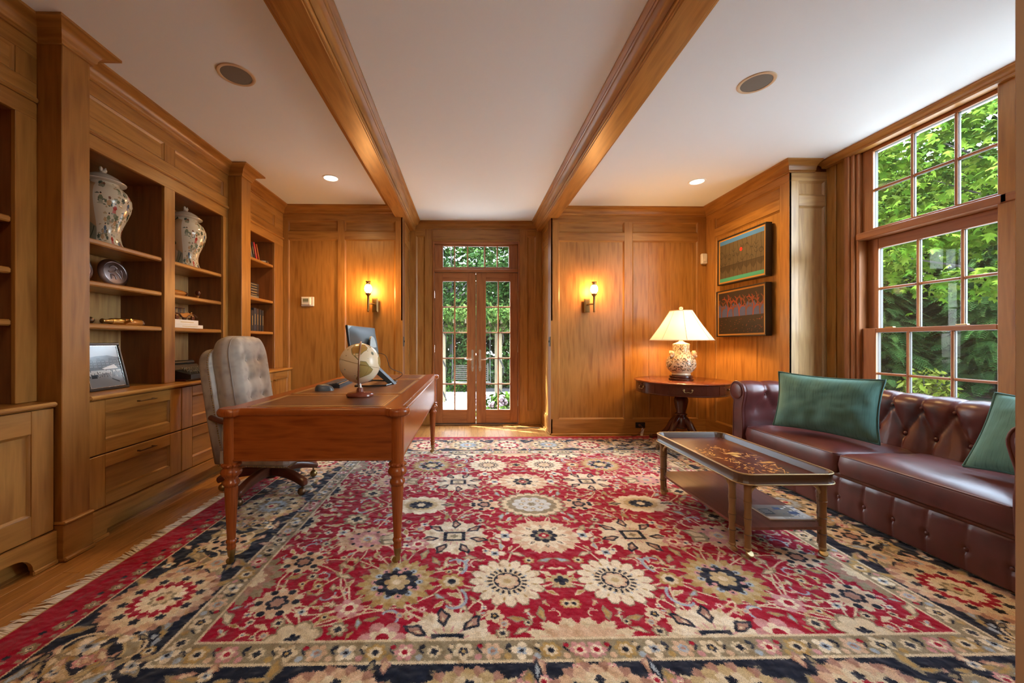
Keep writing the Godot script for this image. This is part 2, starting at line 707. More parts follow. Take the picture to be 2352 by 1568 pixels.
	m = mat("lamp_glow", lin(1.0, 0.80, 0.50), 0.4)
	m.emission_enabled = true
	m.emission = lin(1.0, 0.78, 0.48)
	m.emission_energy_multiplier = 6.0
	m = mat("can_glow", lin(1.0, 0.9, 0.75), 0.4)
	m.emission_enabled = true
	m.emission = lin(1.0, 0.88, 0.68)
	m.emission_energy_multiplier = 7.0
	m = mat("fringe", lin(0.84, 0.80, 0.73), 0.9)
	mat("fringe_edge", lin(0.40, 0.24, 0.10), 0.9)
	# garden
	m = mat("maple_leaf", Color(1, 1, 1), 0.6, 0.0, 0.05)
	m.vertex_color_use_as_albedo = true
	m.backlight_enabled = true
	m.backlight = lin(0.016, 0.032, 0.003)
	m = mat("needles", Color(1, 1, 1), 0.7, 0.0, 0.05)
	m.vertex_color_use_as_albedo = true
	m.backlight_enabled = true
	m.backlight = lin(0.004, 0.010, 0.002)
	var bark := noise_tex("bark", 0.04, 4, [g.call(0.5), g.call(0.8), g.call(1.0), g.call(0.7)], 256)
	wood("bark", lin(0.016, 0.013, 0.010), 0.95, bark, fine, Vector2(2, 0.3), Vector2(8, 2))
	m = mat("paving", lin(0.27, 0.27, 0.258), 0.85)
	m = mat("lawn", lin(0.016, 0.040, 0.007), 0.95)
	m.albedo_texture = noise_tex("lawn_tone", 0.08, 4, [g.call(0.6), g.call(1.0), g.call(0.75)], 256)
	m.uv1_triplanar = true
	m.uv1_world_triplanar = true
	m.uv1_scale = Vector3(0.8, 0.8, 0.8)
	m = mat("mulch", lin(0.018, 0.012, 0.009), 0.95)
	m.albedo_texture = noise_tex("mulch_tone", 0.12, 4, [g.call(0.4), g.call(1.0), g.call(0.6)], 256)
	m.uv1_triplanar = true
	m.uv1_world_triplanar = true
	m.uv1_scale = Vector3(0.7, 0.7, 0.7)
	wood("cedar", lin(0.12, 0.098, 0.052), 0.7, coarse, fine)
	wood("teak_grey", lin(0.05, 0.045, 0.034), 0.8, coarse, fine)
	mat("flower_pink", lin(0.12, 0.075, 0.08), 0.7)
	mat("siding", lin(0.62, 0.60, 0.55), 0.8)


# ---------------------------------------------------------------- the room

# a board on a wall plane; w is the distance out of the wall into the room
func on(parent: Node, called: String, plane: String, at: float, u0: float, u1: float, y0: float, y1: float, w0: float, w1: float, m: Material, bev := 0.0015, grain := -1) -> MeshInstance3D:
	if plane == "B":
		return board(parent, called, u0, u1, y0, y1, at - w1, at - w0, m, bev, grain)
	if plane == "L":
		return board(parent, called, at + w0, at + w1, y0, y1, u0, u1, m, bev, grain)
	return board(parent, called, at - w1, at - w0, y0, y1, u0, u1, m, bev, grain)


func crown_profile(h := 0.09, out := 0.09) -> Array:
	var p := [Vector2(0, H - h), Vector2(out * 0.12, H - h), Vector2(out * 0.12, H - h * 0.86), Vector2(out * 0.2, H - h * 0.8)]
	p.append_array(arc(out * 0.80, H - h * 0.78, out * 0.58, h * 0.56, 180, 95, 6))
	p.append_array([Vector2(out * 0.82, H - h * 0.16), Vector2(out, H - h * 0.14), Vector2(out, H), Vector2(0, H)])
	return p


func moulding(called: String, line: Array, pr: Array, side: float, m: Material, parent: Node = null) -> MeshInstance3D:
	var mb := MB.new()
	add_sweep(mb, line, pr, side)
	var o := obj(called, mb, m, self if parent == null else parent)
	if parent == null:
		o.name = called
		o.set_meta("kind", "structure")
	return o


func build_shell() -> void:
	# floor: a slab with oak boards laid on it where the rug leaves them bare
	var fl := structure("floor")
	board(fl, "slab", -2.62, 3.30, -0.12, -0.016, -2.0, 5.27, M.oak_2, 0.0)
	board(fl, "hall_boards", -2.62, 3.30, -0.016, 0.0, -2.0, NEAR - 0.06, M.oak_1, 0.0)
	board(fl, "covered_boards", -1.62, 2.45, -0.016, -0.0005, NEAR - 0.06, 4.30, M.oak_1, 0.0)
	var w := 0.083
	for i in 8:
		var x := -2.284 + i * w
		var d := NEAR - 0.06
		while d < 5.0:
			var e := minf(d + rng.randf_range(0.9, 2.1), BACK + 0.02)
			if BACK - e < 0.4:
				e = BACK + 0.02
			board(fl, "plank", x, x + w - 0.0008, -0.016, 0.0, d, e - 0.0008, M["oak_%d" % (rng.randi() % 4)], 0.0012, 2)
			d = e
			if d >= BACK:
				break
	for i in 52:
		var x := -1.62 + i * w
		var last := DEEP + 0.02 if x > -0.86 and x < 1.0 else BACK + 0.02
		var cut := rng.randf_range(4.55, 4.95)
		if last > 5.0 and rng.randf() < 0.45:
			board(fl, "plank", x, x + w - 0.0008, -0.016, 0.0, 4.30, cut - 0.0008, M["oak_%d" % (rng.randi() % 4)], 0.0012, 2)
			board(fl, "plank", x, x + w - 0.0008, -0.016, 0.0, cut, last, M["oak_%d" % (rng.randi() % 4)], 0.0012, 2)
		else:
			board(fl, "plank", x, x + w - 0.0008, -0.016, 0.0, 4.30, last, M["oak_%d" % (rng.randi() % 4)], 0.0012, 2)
	for i in 10:
		var x := 2.45 + i * w
		board(fl, "plank", x, x + w - 0.0008, -0.016, 0.0, NEAR - 0.06, 2.4, M["oak_%d" % (rng.randi() % 4)], 0.0012, 2)
		board(fl, "plank", x, x + w - 0.0008, -0.016, 0.0, 2.4008, 4.30 if x < 2.8 else 3.37, M["oak_%d" % (rng.randi() % 4)], 0.0012, 2)
	# ceiling and its two beams
	var ce := structure("ceiling")
	board(ce, "plaster", -2.62, 3.45, H, H + 0.15, -2.0, 5.40, M.plaster, 0.0)
	var n := 1
	for b in [[-0.855, -0.717], [0.930, 1.070]]:
		var be := structure("trim_%d" % n)
		board(be, "beam_core", b[0], b[1], H - 0.118, H + 0.01, NEAR - 0.06, DEEP + 0.02, M.cherry_3, 0.003)
		var pr := [Vector2(0, H - 0.112), Vector2(0.008, H - 0.112), Vector2(0.008, H - 0.100), Vector2(0.014, H - 0.094), Vector2(0.014, H - 0.082)]
		pr.append_array(arc(0.066, H - 0.084, 0.048, 0.046, 180, 100, 5))
		pr.append_array([Vector2(0.060, H - 0.030), Vector2(0.068, H - 0.026), Vector2(0.068, H - 0.018), Vector2(0.084, H - 0.012), Vector2(0.092, H - 0.010), Vector2(0.092, H), Vector2(0, H)])
		var inner := 1.0 if n == 1 else -1.0
		var xi: float = b[1] if n == 1 else b[0]
		var xo: float = b[0] if n == 1 else b[1]
		moulding("beam_moulding", [Vector2(xi, NEAR - 0.06), Vector2(xi, DEEP)], pr, -inner, M.cherry_1, be)
		moulding("beam_moulding", [Vector2(xo, NEAR - 0.06), Vector2(xo, BACK)], pr, inner, M.cherry_1, be)
		n += 1
	# crown mouldings
	var xs := SHELF
	var xp := -2.05
	var cr := crown_profile()
	moulding("trim_3", [Vector2(xs, NEAR), Vector2(xs, 1.97), Vector2(xp, 1.97), Vector2(xp, 2.115), Vector2(xs, 2.115), Vector2(xs, 3.506), Vector2(xp, 3.506), Vector2(xp, 3.652), Vector2(xs, 3.652), Vector2(xs, BACK), Vector2(-0.86, BACK)], cr, -1.0, M.cherry_0)
	moulding("trim_4", [Vector2(-0.72, DEEP), Vector2(0.935, DEEP)], cr, -1.0, M.cherry_2)
	moulding("trim_5", [Vector2(1.075, BACK), Vector2(RIGHT, BACK), Vector2(RIGHT, BAY1), Vector2(3.075, BAY1)], cr, -1.0, M.cherry_0)


# stiles, rails and recessed panels of one stretch of wall
func panelling(w: Node, plane: String, at: float, cols: Array, u0: float, u1: float, pale := false) -> void:
	var pick := func() -> Material: return M.cherry_lit if pale else cherry()  # pale picks the cherry with daylight painted into its colour
	var ys := [0.19, 2.318, 2.412, 2.538]
	var top := H - 0.08
	on(w, "rail", plane, at, u0, u1, 0.0, ys[0], -0.02, 0.0, pick.call())
	on(w, "rail", plane, at, u0, u1, ys[3], top, -0.02, 0.0, pick.call())
	on(w, "shoe_moulding", plane, at, u0, u1, 0.0, 0.022, 0.0, 0.014, pick.call(), 0.006)
	var edges := [u0]
	for c in cols:
		edges.append(c[0])
		edges.append(c[1])
	edges.append(u1)
	for i in range(0, edges.size(), 2):
		if edges[i + 1] - edges[i] > 0.002:
			on(w, "stile", plane, at, edges[i], edges[i + 1], ys[0], ys[3], -0.02, 0.0, pick.call())
	for c in cols:
		on(w, "rail", plane, at, c[0], c[1], ys[1], ys[2], -0.02, 0.0, pick.call())
		panel(w, "panel", plane, c[0], c[1], ys[0], ys[1], at, pick.call())
		panel(w, "panel", plane, c[0], c[1], ys[2], ys[3], at, pick.call())


func build_walls() -> void:
	var w := structure("wall_left")
	board(w, "wall_core", -2.62, -2.495, -0.02, H, NEAR - 0.12, BACK + 0.16, M.cherry_shaded, 0.0)
	w = structure("wall_back")
	for c in [[-2.62, -0.7721, BACK + 0.0201, BACK + 0.16], [0.9851, 2.98, BACK + 0.0201, BACK + 0.16], [-0.92, -0.792, BACK + 0.16, DEEP + 0.16], [1.005, 1.13, BACK + 0.16, DEEP + 0.16]]:
		board(w, "wall_core", c[0], c[1], -0.02, H, c[2], c[3], M.cherry_shaded, 0.0)
	board(w, "wall_core", -0.792, -0.470, -0.02, H, DEEP + 0.0201, DEEP + 0.16, M.cherry_shaded, 0.0)
	board(w, "wall_core", 0.690, 1.005, -0.02, H, DEEP + 0.0201, DEEP + 0.16, M.cherry_shaded, 0.0)
	board(w, "wall_core", -0.470, 0.690, 2.46, H, DEEP + 0.0201, DEEP + 0.16, M.cherry_shaded, 0.0)
	panelling(w, "B", BACK, [[-2.115, -1.535], [-1.455, -0.858]], SHELF, -0.7725)
	panelling(w, "B", BACK, [[1.077, 1.865], [1.962, 2.752]], 0.9855, RIGHT)
	for x in [2.17, 2.43, 2.69]:
		on(w, "bead", "B", BACK, x - 0.005, x + 0.005, 0.206, 2.302, -0.0145, -0.009, M.cherry_1, 0.003)
	panelling(w, "L", -0.7722, [[4.64, 5.03]], BACK, DEEP)
	panelling(w, "R", 0.9852, [[4.64, 5.03]], BACK, DEEP)
	# the recess beside and above the garden door
	for s in [[-0.7722, -0.690, -0.690, -0.575, -0.575, -0.470], [0.690, 0.793, 0.793, 0.905, 0.905, 0.9852]]:
		on(w, "stile", "B", DEEP, s[0], s[1], 0.0, H - 0.08, -0.02, 0.0, cherry())
		on(w, "stile", "B", DEEP, s[4], s[5], 0.0, H - 0.08, -0.02, 0.0, cherry())
		on(w, "rail", "B", DEEP, s[2], s[3], 0.0, 0.19, -0.02, 0.0, cherry())
		on(w, "rail", "B", DEEP, s[2], s[3], 2.52, H - 0.08, -0.02, 0.0, cherry())
		panel(w, "panel", "B", s[2], s[3], 0.19, 2.52, DEEP, cherry())
	on(w, "header", "B", DEEP, -0.470, 0.690, 2.47, H - 0.08, -0.02, 0.0, M.cherry_2)
	on(w, "header_moulding", "B", DEEP, -0.470, 0.690, 2.445, 2.475, -0.02, 0.018, M.cherry_2, 0.008)
	on(w, "shoe_moulding", "B", DEEP, 0.690, 0.985, 0.0, 0.022, 0.0, 0.014, M.cherry_2, 0.006)
	on(w, "shoe_moulding", "B", DEEP, -0.772, -0.470, 0.0, 0.022, 0.0, 0.014, M.cherry_2, 0.006)
	w = structure("wall_right")
	board(w, "wall_core", RIGHT + 0.0201, RIGHT + 0.14, -0.02, H, BAY1 + 0.0201, BACK + 0.02, M.cherry_shaded, 0.0)
	board(w, "wall_core", RIGHT + 0.14, BAY + 0.15, -0.02, H, BAY1 + 0.0201, BAY1 + 0.16, M.cherry_shaded, 0.0)
	panelling(w, "R", RIGHT, [[3.455, 4.375]], BAY1, BACK)
	for d in [3.75, 4.07]:
		on(w, "bead", "R", RIGHT, d - 0.004, d + 0.004, 0.206, 2.302, -0.0145, -0.010, M.cherry_1, 0.003)
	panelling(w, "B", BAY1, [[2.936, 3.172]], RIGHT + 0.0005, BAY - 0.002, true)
	board(w, "wall_core", RIGHT + 0.0, RIGHT + 0.14, -0.02, H, NEAR, BAY0 - 0.02, M.cherry_0, 0.0)
	board(w, "wall_core", RIGHT + 0.14, BAY + 0.15, -0.02, H, BAY0 - 0.16, BAY0, M.cherry_0, 0.0)
	board(w, "stile", RIGHT - 0.02, RIGHT, 0.0, H, NEAR, BAY0, M.cherry_1)
	w = structure("wall_near")
	board(w, "wall_core", -2.62, -0.88, -0.02, H, NEAR - 0.12, NEAR, M.cherry_0, 0.0)
	board(w, "wall_core", 0.925, RIGHT + 0.14, -0.02, H, NEAR - 0.12, NEAR, M.cherry_0, 0.0)
	board(w, "wall_core", -0.88, 0.925, 2.12, H, NEAR - 0.12, NEAR, M.cherry_0, 0.0)
	board(w, "jamb", 0.905, 0.925, 0.0, 2.12, NEAR - 0.14, NEAR, M.jamb_paint, 0.003)
	board(w, "jamb", -0.88, -0.86, 0.0, 2.12, NEAR - 0.14, NEAR, M.jamb_paint, 0.003)
	w = structure("wall_hall")
	board(w, "wall_core", -1.6, -1.48, -0.02, H, -2.0, NEAR - 0.12, M.hall_paint, 0.0)
	board(w, "wall_core", 1.48, 1.6, -0.02, H, -2.0, NEAR - 0.12, M.hall_paint, 0.0)
	board(w, "wall_core", -1.6, 1.6, -0.02, H, -2.12, -2.0, M.hall_paint, 0.0)


# a glazed frame on plane "R" (u is D) or "B" (u is X): stiles, rails, muntins and panes, between w0 and w1 out of the plane
func sash(f: Node, plane: String, at: float, u0: float, u1: float, y0: float, y1: float, w0: float, w1: float, gu: Array, gy: Array, m: Material, mun := 0.009) -> void:
	var g0: float = gu[0]
	var g1: float = gu[gu.size() - 1]
	var h0: float = gy[0]
	var h1: float = gy[gy.size() - 1]
	var wi := w1 - 0.020   # wood inside, dark metal cladding outside
	var wm := w1 - 0.018
	for c in [["stile", u0, g0, y0, y1], ["stile", g1, u1, y0, y1], ["rail", g0, g1, y0, h0], ["rail", g0, g1, h1, y1]]:
		on(f, c[0], plane, at, c[1], c[2], c[3], c[4], wi, w1, m, 0.003)
		on(f, "cladding", plane, at, c[1], c[2], c[3], c[4], w0, wi, M.cladding, 0.0)
	for i in range(1, gu.size() - 1):
		on(f, "muntin", plane, at, gu[i] - mun, gu[i] + mun, h0, h1, wm + 0.001, w1 - 0.004, m, 0.005)
		on(f, "cladding", plane, at, gu[i] - mun, gu[i] + mun, h0, h1, wm - 0.014, wm - 0.001, M.cladding, 0.0)
	for j in range(1, gy.size() - 1):
		for i in gu.size() - 1:
			var a: float = gu[i] + (mun if i > 0 else 0.0)
			var b: float = gu[i + 1] - (mun if i < gu.size() - 2 else 0.0)
			on(f, "muntin", plane, at, a, b, gy[j] - mun, gy[j] + mun, wm + 0.001, w1 - 0.004, m, 0.005)
			on(f, "cladding", plane, at, a, b, gy[j] - mun, gy[j] + mun, wm - 0.014, wm - 0.001, M.cladding, 0.0)
	for i in gu.size() - 1:
		for j in gy.size() - 1:
			var mb := MB.new()
			var hu: float = (gu[i + 1] - gu[i]) / 2
			var hy: float = (gy[j + 1] - gy[j]) / 2
			var bu := Vector3.RIGHT if plane == "B" else V(0, 0, 1)
			var bw := Vector3(0, 0, 1) if plane == "B" else Vector3.LEFT
			mb.quad(-bu * hu - Vector3.UP * hy, bu * hu - Vector3.UP * hy, bu * hu + Vector3.UP * hy, -bu * hu + Vector3.UP * hy, bw)
			var mu: float = (gu[i] + gu[i + 1]) / 2
			var my: float = (gy[j] + gy[j + 1]) / 2
			var where := V(mu, my, at - wm) if plane == "B" else V(at - wm, my, mu)
			obj("pane", mb, M.pane_glass, f, where - base_of(f))


func build_window_bay() -> void:
	var w := structure("wall_bay")
	board(w, "wall_core", BAY, BAY + 0.14, -0.02, 0.47, BAY0, BAY1 + 0.02, M.cherry_0, 0.0)
	board(w, "wall_core", BAY, BAY + 0.14, 2.672, H, BAY0, BAY1 + 0.02, M.cherry_0, 0.0)
	board(w, "wall_core", BAY, BAY + 0.14, 0.47, 2.672, 3.075, BAY1 + 0.02, M.cherry_0, 0.0)
	board(w, "wall_core", BAY, BAY + 0.14, 0.47, 2.672, BAY0, 1.305, M.cherry_0, 0.0)
	for s in [0, 1]:
		var f := func(d: float) -> float: return d if s == 0 else 4.38 - d
		board(w, "corner_board", BAY - 0.02, BAY, 0.0, H - 0.01, f.call(3.345), f.call(3.262), M.cherry_1, 0.004)
		board(w, "corner_board", BAY - 0.012, BAY, 0.0, H - 0.01, f.call(3.258), f.call(3.165), M.cherry_2, 0.003)
	moulding("head_moulding", [Vector2(BAY, BAY0), Vector2(BAY, BAY1)], [Vector2(0, H - 0.055), Vector2(0.06, H - 0.055), Vector2(0.062, H - 0.04), Vector2(0.075, H - 0.03), Vector2(0.09, H - 0.026), Vector2(0.098, H - 0.014), Vector2(0.10, H - 0.012), Vector2(0.10, H), Vector2(0, H)], 1.0, M.cherry_1, w)
	var n := 1
	for s in [0, 1]:
		var win := structure("window_%d" % n)
		n += 1
		var f := func(d: float) -> float: return d if s == 0 else 4.38 - d
		var m: Material = M.cherry_door
		# casing: three stepped boards beside, above, below
		for c in [[3.160, 3.118, 0.050, 0.45, H - 0.05], [3.118, 3.092, 0.036, 0.47, H - 0.052], [3.092, 3.066, 0.018, 0.49, H - 0.053]]:
			on(win, "casing", "R", BAY, minf(f.call(c[0]), f.call(c[1])), maxf(f.call(c[0]), f.call(c[1])), c[3], c[4], -0.08, c[2], m, 0.006)
		var a: float = minf(f.call(2.19), f.call(3.066))
		var b: float = maxf(f.call(2.19), f.call(3.066))
		on(win, "head_casing", "R", BAY, a, b, 2.648, 2.672, -0.10, 0.03, m, 0.006)
		on(win, "transom_bar", "R", BAY, a, b if s == 0 else f.call(2.16), 1.932, 1.985, -0.10, 0.045, m, 0.005)
		on(win, "sill", "R", BAY, minf(f.call(2.19), f.call(3.16)), maxf(f.call(2.19), f.call(3.16)), 0.45, 0.48, -0.12, 0.075, m, 0.008)
		if s == 0:
			on(win, "mullion_post", "R", BAY, 2.140, 2.240, 0.48, 2.66, -0.12, 0.032, M.cherry_0, 0.004)
		var d0 := 2.250
		var d1 := 2.985
		var gu := [f.call(d0), f.call(2.473), f.call(2.724), f.call(d1)]
		if s == 1:
			gu.reverse()
		var lo: float = minf(f.call(2.240), f.call(3.066))
		var hi: float = maxf(f.call(2.240), f.call(3.066))
		var part := sub("transom_sash", win, V(BAY, 2.3, (lo + hi) / 2))
		sash(part, "R", BAY, lo, hi, 1.985, 2.648, -0.055, -0.012, gu, [2.012, 2.314, 2.620], m)
		part = sub("upper_sash", win, V(BAY, 1.55, (lo + hi) / 2))
		sash(part, "R", BAY, lo, hi, 1.185, 1.932, -0.095, -0.055, gu, [1.218, 1.533, 1.852], m)
		var g2 := [f.call(2.268), f.call(2.490), f.call(2.748), f.call(2.96)]
		if s == 1:
			g2.reverse()
		part = sub("lower_sash", win, V(BAY, 0.85, (lo + hi) / 2))
		sash(part, "R", BAY, lo, hi, 0.48, 1.218, -0.05, -0.008, g2, [0.54, 0.862, 1.184], m)
		for d in [2.42, 2.85]:
			on(part, "sash_lock", "R", BAY, minf(f.call(d), f.call(d + 0.06)), maxf(f.call(d), f.call(d + 0.06)), 1.218, 1.228, -0.045, -0.02, M.old_brass, 0.003)


func build_garden_door() -> void:
	var m: Material = M.cherry_door
	var fr := structure("trim_6")
	on(fr, "jamb", "B", DEEP, -0.470, -0.449, 0.0, 2.46, -0.14, 0.012, m, 0.004)
	on(fr, "jamb", "B", DEEP, 0.669, 0.690, 0.0, 2.46, -0.14, 0.012, m, 0.004)
	on(fr, "head", "B", DEEP, -0.449, 0.669, 2.415, 2.46, -0.14, 0.008, m, 0.004)
	on(fr, "transom_bar", "B", DEEP, -0.449, 0.669, 2.038, 2.082, -0.14, 0.010, m, 0.004)
	on(fr, "threshold", "B", DEEP, -0.449, 0.669, 0.0, 0.022, -0.14, 0.035, M.bronze, 0.005)
	var t := structure("window_3")
	sash(t, "B", DEEP, -0.449, 0.669, 2.082, 2.415, -0.07, -0.025, [-0.335, -0.180, -0.006, 0.223, 0.392, 0.547], [2.112, 2.392], m)
	var n := 1
	for s in [[-0.446, 0.104, [-0.338, -0.178, -0.014]], [0.110, 0.666, [0.238, 0.404, 0.562]]]:
		var d := structure("door_%d" % n)
		sash(d, "B", DEEP, s[0], s[1], 0.026, 2.034, -0.055, -0.008, s[2], [0.205, 0.548, 0.891, 1.234, 1.577, 1.920], m)
		var hx: float = s[1] - 0.045 if n == 1 else s[0] + 0.048
		var hand := -1.0 if n == 1 else 1.0
		# long brass plate and lever
		var h := sub("door_handle", d, V(hx, 0.86, DEEP + 0.008))
		var mb := MB.new()
		var plate := []
		plate.append_array(arc(0, 0.125, 0.016, 0.024, 0, 180, 6))
		plate.append_array([Vector2(-0.013, 0.09), Vector2(-0.019, 0.02), Vector2(-0.013, -0.06), Vector2(-0.018, -0.085)])
		plate.append_array(arc(0, -0.12, 0.014, 0.026, 180, 360, 6))
		plate.append_array([Vector2(0.018, -0.085), Vector2(0.013, -0.06), Vector2(0.019, 0.02), Vector2(0.013, 0.09)])
		add_slab(mb, plate, Vector3.ZERO, Vector3.RIGHT, Vector3.UP, Vector3(0, 0, 1), 0.008)
		obj("escutcheon", mb, M.chrome, h)
		mb = MB.new()
		add_tube(mb, [Vector3(0, 0.012, 0), Vector3(0, 0.012, 0.035), Vector3(hand * 0.03, 0.014, 0.048), Vector3(hand * 0.07, 0.022, 0.05), Vector3(hand * 0.105, 0.030, 0.048)], [0.008, 0.008, 0.009, 0.007, 0.006], 8)
		obj("lever", mb, M.chrome, h)
		mb = MB.new()
		add_ball(mb, Vector3(0, -0.10, 0.012), Vector3(0.007, 0.012, 0.008), 8, 6)
		obj("thumb_turn", mb, M.chrome, h)
		var ex: float = s[0] if n == 1 else s[1]
		for y in [0.30, 1.02, 1.74]:
			mb = MB.new()
			add_lathe(mb, [Vector2(0, -0.05), Vector2(0.007, -0.047), Vector2(0.007, 0.047), Vector2(0, 0.05)], Vector3.ZERO, 8)
			obj("hinge", mb, M.chrome, d, V(ex, y, DEEP + 0.002))
		n += 1


# ---------------------------------------------------------------- built-in bookcases

func upper_case(label: String, d0: float, d1: float, opens: Array, shelves: Array) -> void:
	var b := thing("bookcase", label, "bookcase", V(-2.33, 0.81, (d0 + d1) / 2), 0.0, "built-in bookcases along the panelled wall")
	var at := SHELF
	var m_in: Material = M.cherry_shaded  # shade of the insides painted into the wood colour
	var top := 2.224
	board(b, "back_panel", -2.494, -2.478, 0.812, H - 0.08, d0, d1, M.cherry_lit, 0.0, 1)  # back lightened in colour for the daylight falling on it
	var edges := [d0]
	for o in opens:
		edges.append(o[0])
		edges.append(o[1])
	edges.append(d1)
	for i in range(0, edges.size(), 2):
		on(b, "stile", "L", at, edges[i], edges[i + 1], 0.812, top, -0.022, 0.0, cherry(), 0.002)
	on(b, "rail", "L", at, d0, d1, top, 2.308, -0.022, 0.0, cherry(), 0.002)
	on(b, "bead_moulding", "L", at, d0, d1, 2.308, 2.332, -0.01, 0.014, cherry(), 0.007)
	on(b, "rail", "L", at, d0, d1, 2.332, 2.404, -0.022, 0.0, cherry(), 0.002)
	on(b, "rail", "L", at, d0, d1, 2.532, H - 0.08, -0.022, 0.0, cherry(), 0.002)
	for i in range(0, edges.size(), 2):
		on(b, "stile", "L", at, edges[i], edges[i + 1], 2.404, 2.532, -0.022, 0.0, cherry(), 0.002)
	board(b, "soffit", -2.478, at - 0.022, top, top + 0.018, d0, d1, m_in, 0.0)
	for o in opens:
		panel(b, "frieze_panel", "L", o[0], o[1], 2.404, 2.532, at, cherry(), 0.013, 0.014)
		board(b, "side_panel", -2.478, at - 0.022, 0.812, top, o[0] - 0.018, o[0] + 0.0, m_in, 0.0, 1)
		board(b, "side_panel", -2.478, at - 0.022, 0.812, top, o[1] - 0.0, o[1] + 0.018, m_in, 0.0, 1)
		for y in shelves:
			board(b, "shelf", -2.478, at - 0.012, y - 0.030, y, o[0] + 0.003, o[1] - 0.003, cherry(), 0.007, 2)


func front_frame(f: Node, d0: float, d1: float, y0: float, y1: float, at: float, sw: float, rw: float) -> void:
	on(f, "stile", "L", at, d0, d0 + sw, y0, y1, -0.02, 0.0, cherry(), 0.003)
	on(f, "stile", "L", at, d1 - sw, d1, y0, y1, -0.02, 0.0, cherry(), 0.003)
	on(f, "rail", "L", at, d0 + sw, d1 - sw, y0, y0 + rw, -0.02, 0.0, cherry(), 0.002)
	on(f, "rail", "L", at, d0 + sw, d1 - sw, y1 - rw, y1, -0.02, 0.0, cherry(), 0.002)
	panel(f, "panel", "L", d0 + sw, d1 - sw, y0 + rw, y1 - rw, at, cherry(), 0.013, 0.012)


func bar_pull(parent: Node, at: Vector3, span := 0.11) -> void:
	var mb := MB.new()
	add_tube(mb, [Vector3(0.024, 0, -span / 2 - 0.012), Vector3(0.025, 0.001, 0), Vector3(0.024, 0, span / 2 + 0.012)], [0.003, 0.0045, 0.003], 8)
	for s in [-1, 1]:
		add_tube(mb, [Vector3(0, 0, s * span / 2), Vector3(0.024, 0, s * span / 2)], 0.0045, 8)
	obj("handle", mb, M.bronze, parent, at - base_of(parent))


func base_case(label: String, d0: float, d1: float) -> Node3D:
	var at := -2.075
	var b := thing("base_cabinet", label, "cabinet", V(-2.28, 0, (d0 + d1) / 2))
	board(b, "carcass", -2.49, at - 0.021, 0.165, 0.785, d0, d1, M.cherry_shaded, 0.0)
	board(b, "toe_board", -2.16, -2.15, 0.0, 0.165, d0, d1, M.cherry_1, 0.0)
	# bracket base with an arched cut-out
	var foot := 0.10
	var poly := [Vector2(d0, 0), Vector2(d0 + foot, 0), Vector2(d0 + foot, 0.02)]
	poly.append_array(arc(d0 + foot + 0.09, 0.025, 0.085, 0.075, 180, 90, 6))
	poly.append_array(arc(d1 - foot - 0.09, 0.025, 0.085, 0.075, 90, 0, 6))
	poly.append_array([Vector2(d1 - foot, 0.02), Vector2(d1 - foot, 0), Vector2(d1, 0), Vector2(d1, 0.163), Vector2(d0, 0.163)])
	var mb := MB.new()
	add_slab(mb, poly, V(at - 0.012, 0, 0), V(0, 0, 1), Vector3.UP, Vector3.RIGHT, 0.022)
	for v in mb.v.size():
		mb.t[v] = Vector2(mb.v[v].y, -mb.v[v].z)
	obj("bracket_base", mb, M.cherry_1, b, -b.position)
	for e in [[d0, d0 + foot + 0.012], [d1 - foot - 0.012, d1]]:
		on(b, "foot_moulding", "L", at + 0.010, e[0], e[1], 0.0, 0.022, 0.0, 0.012, M.cherry_3, 0.005)
	return b


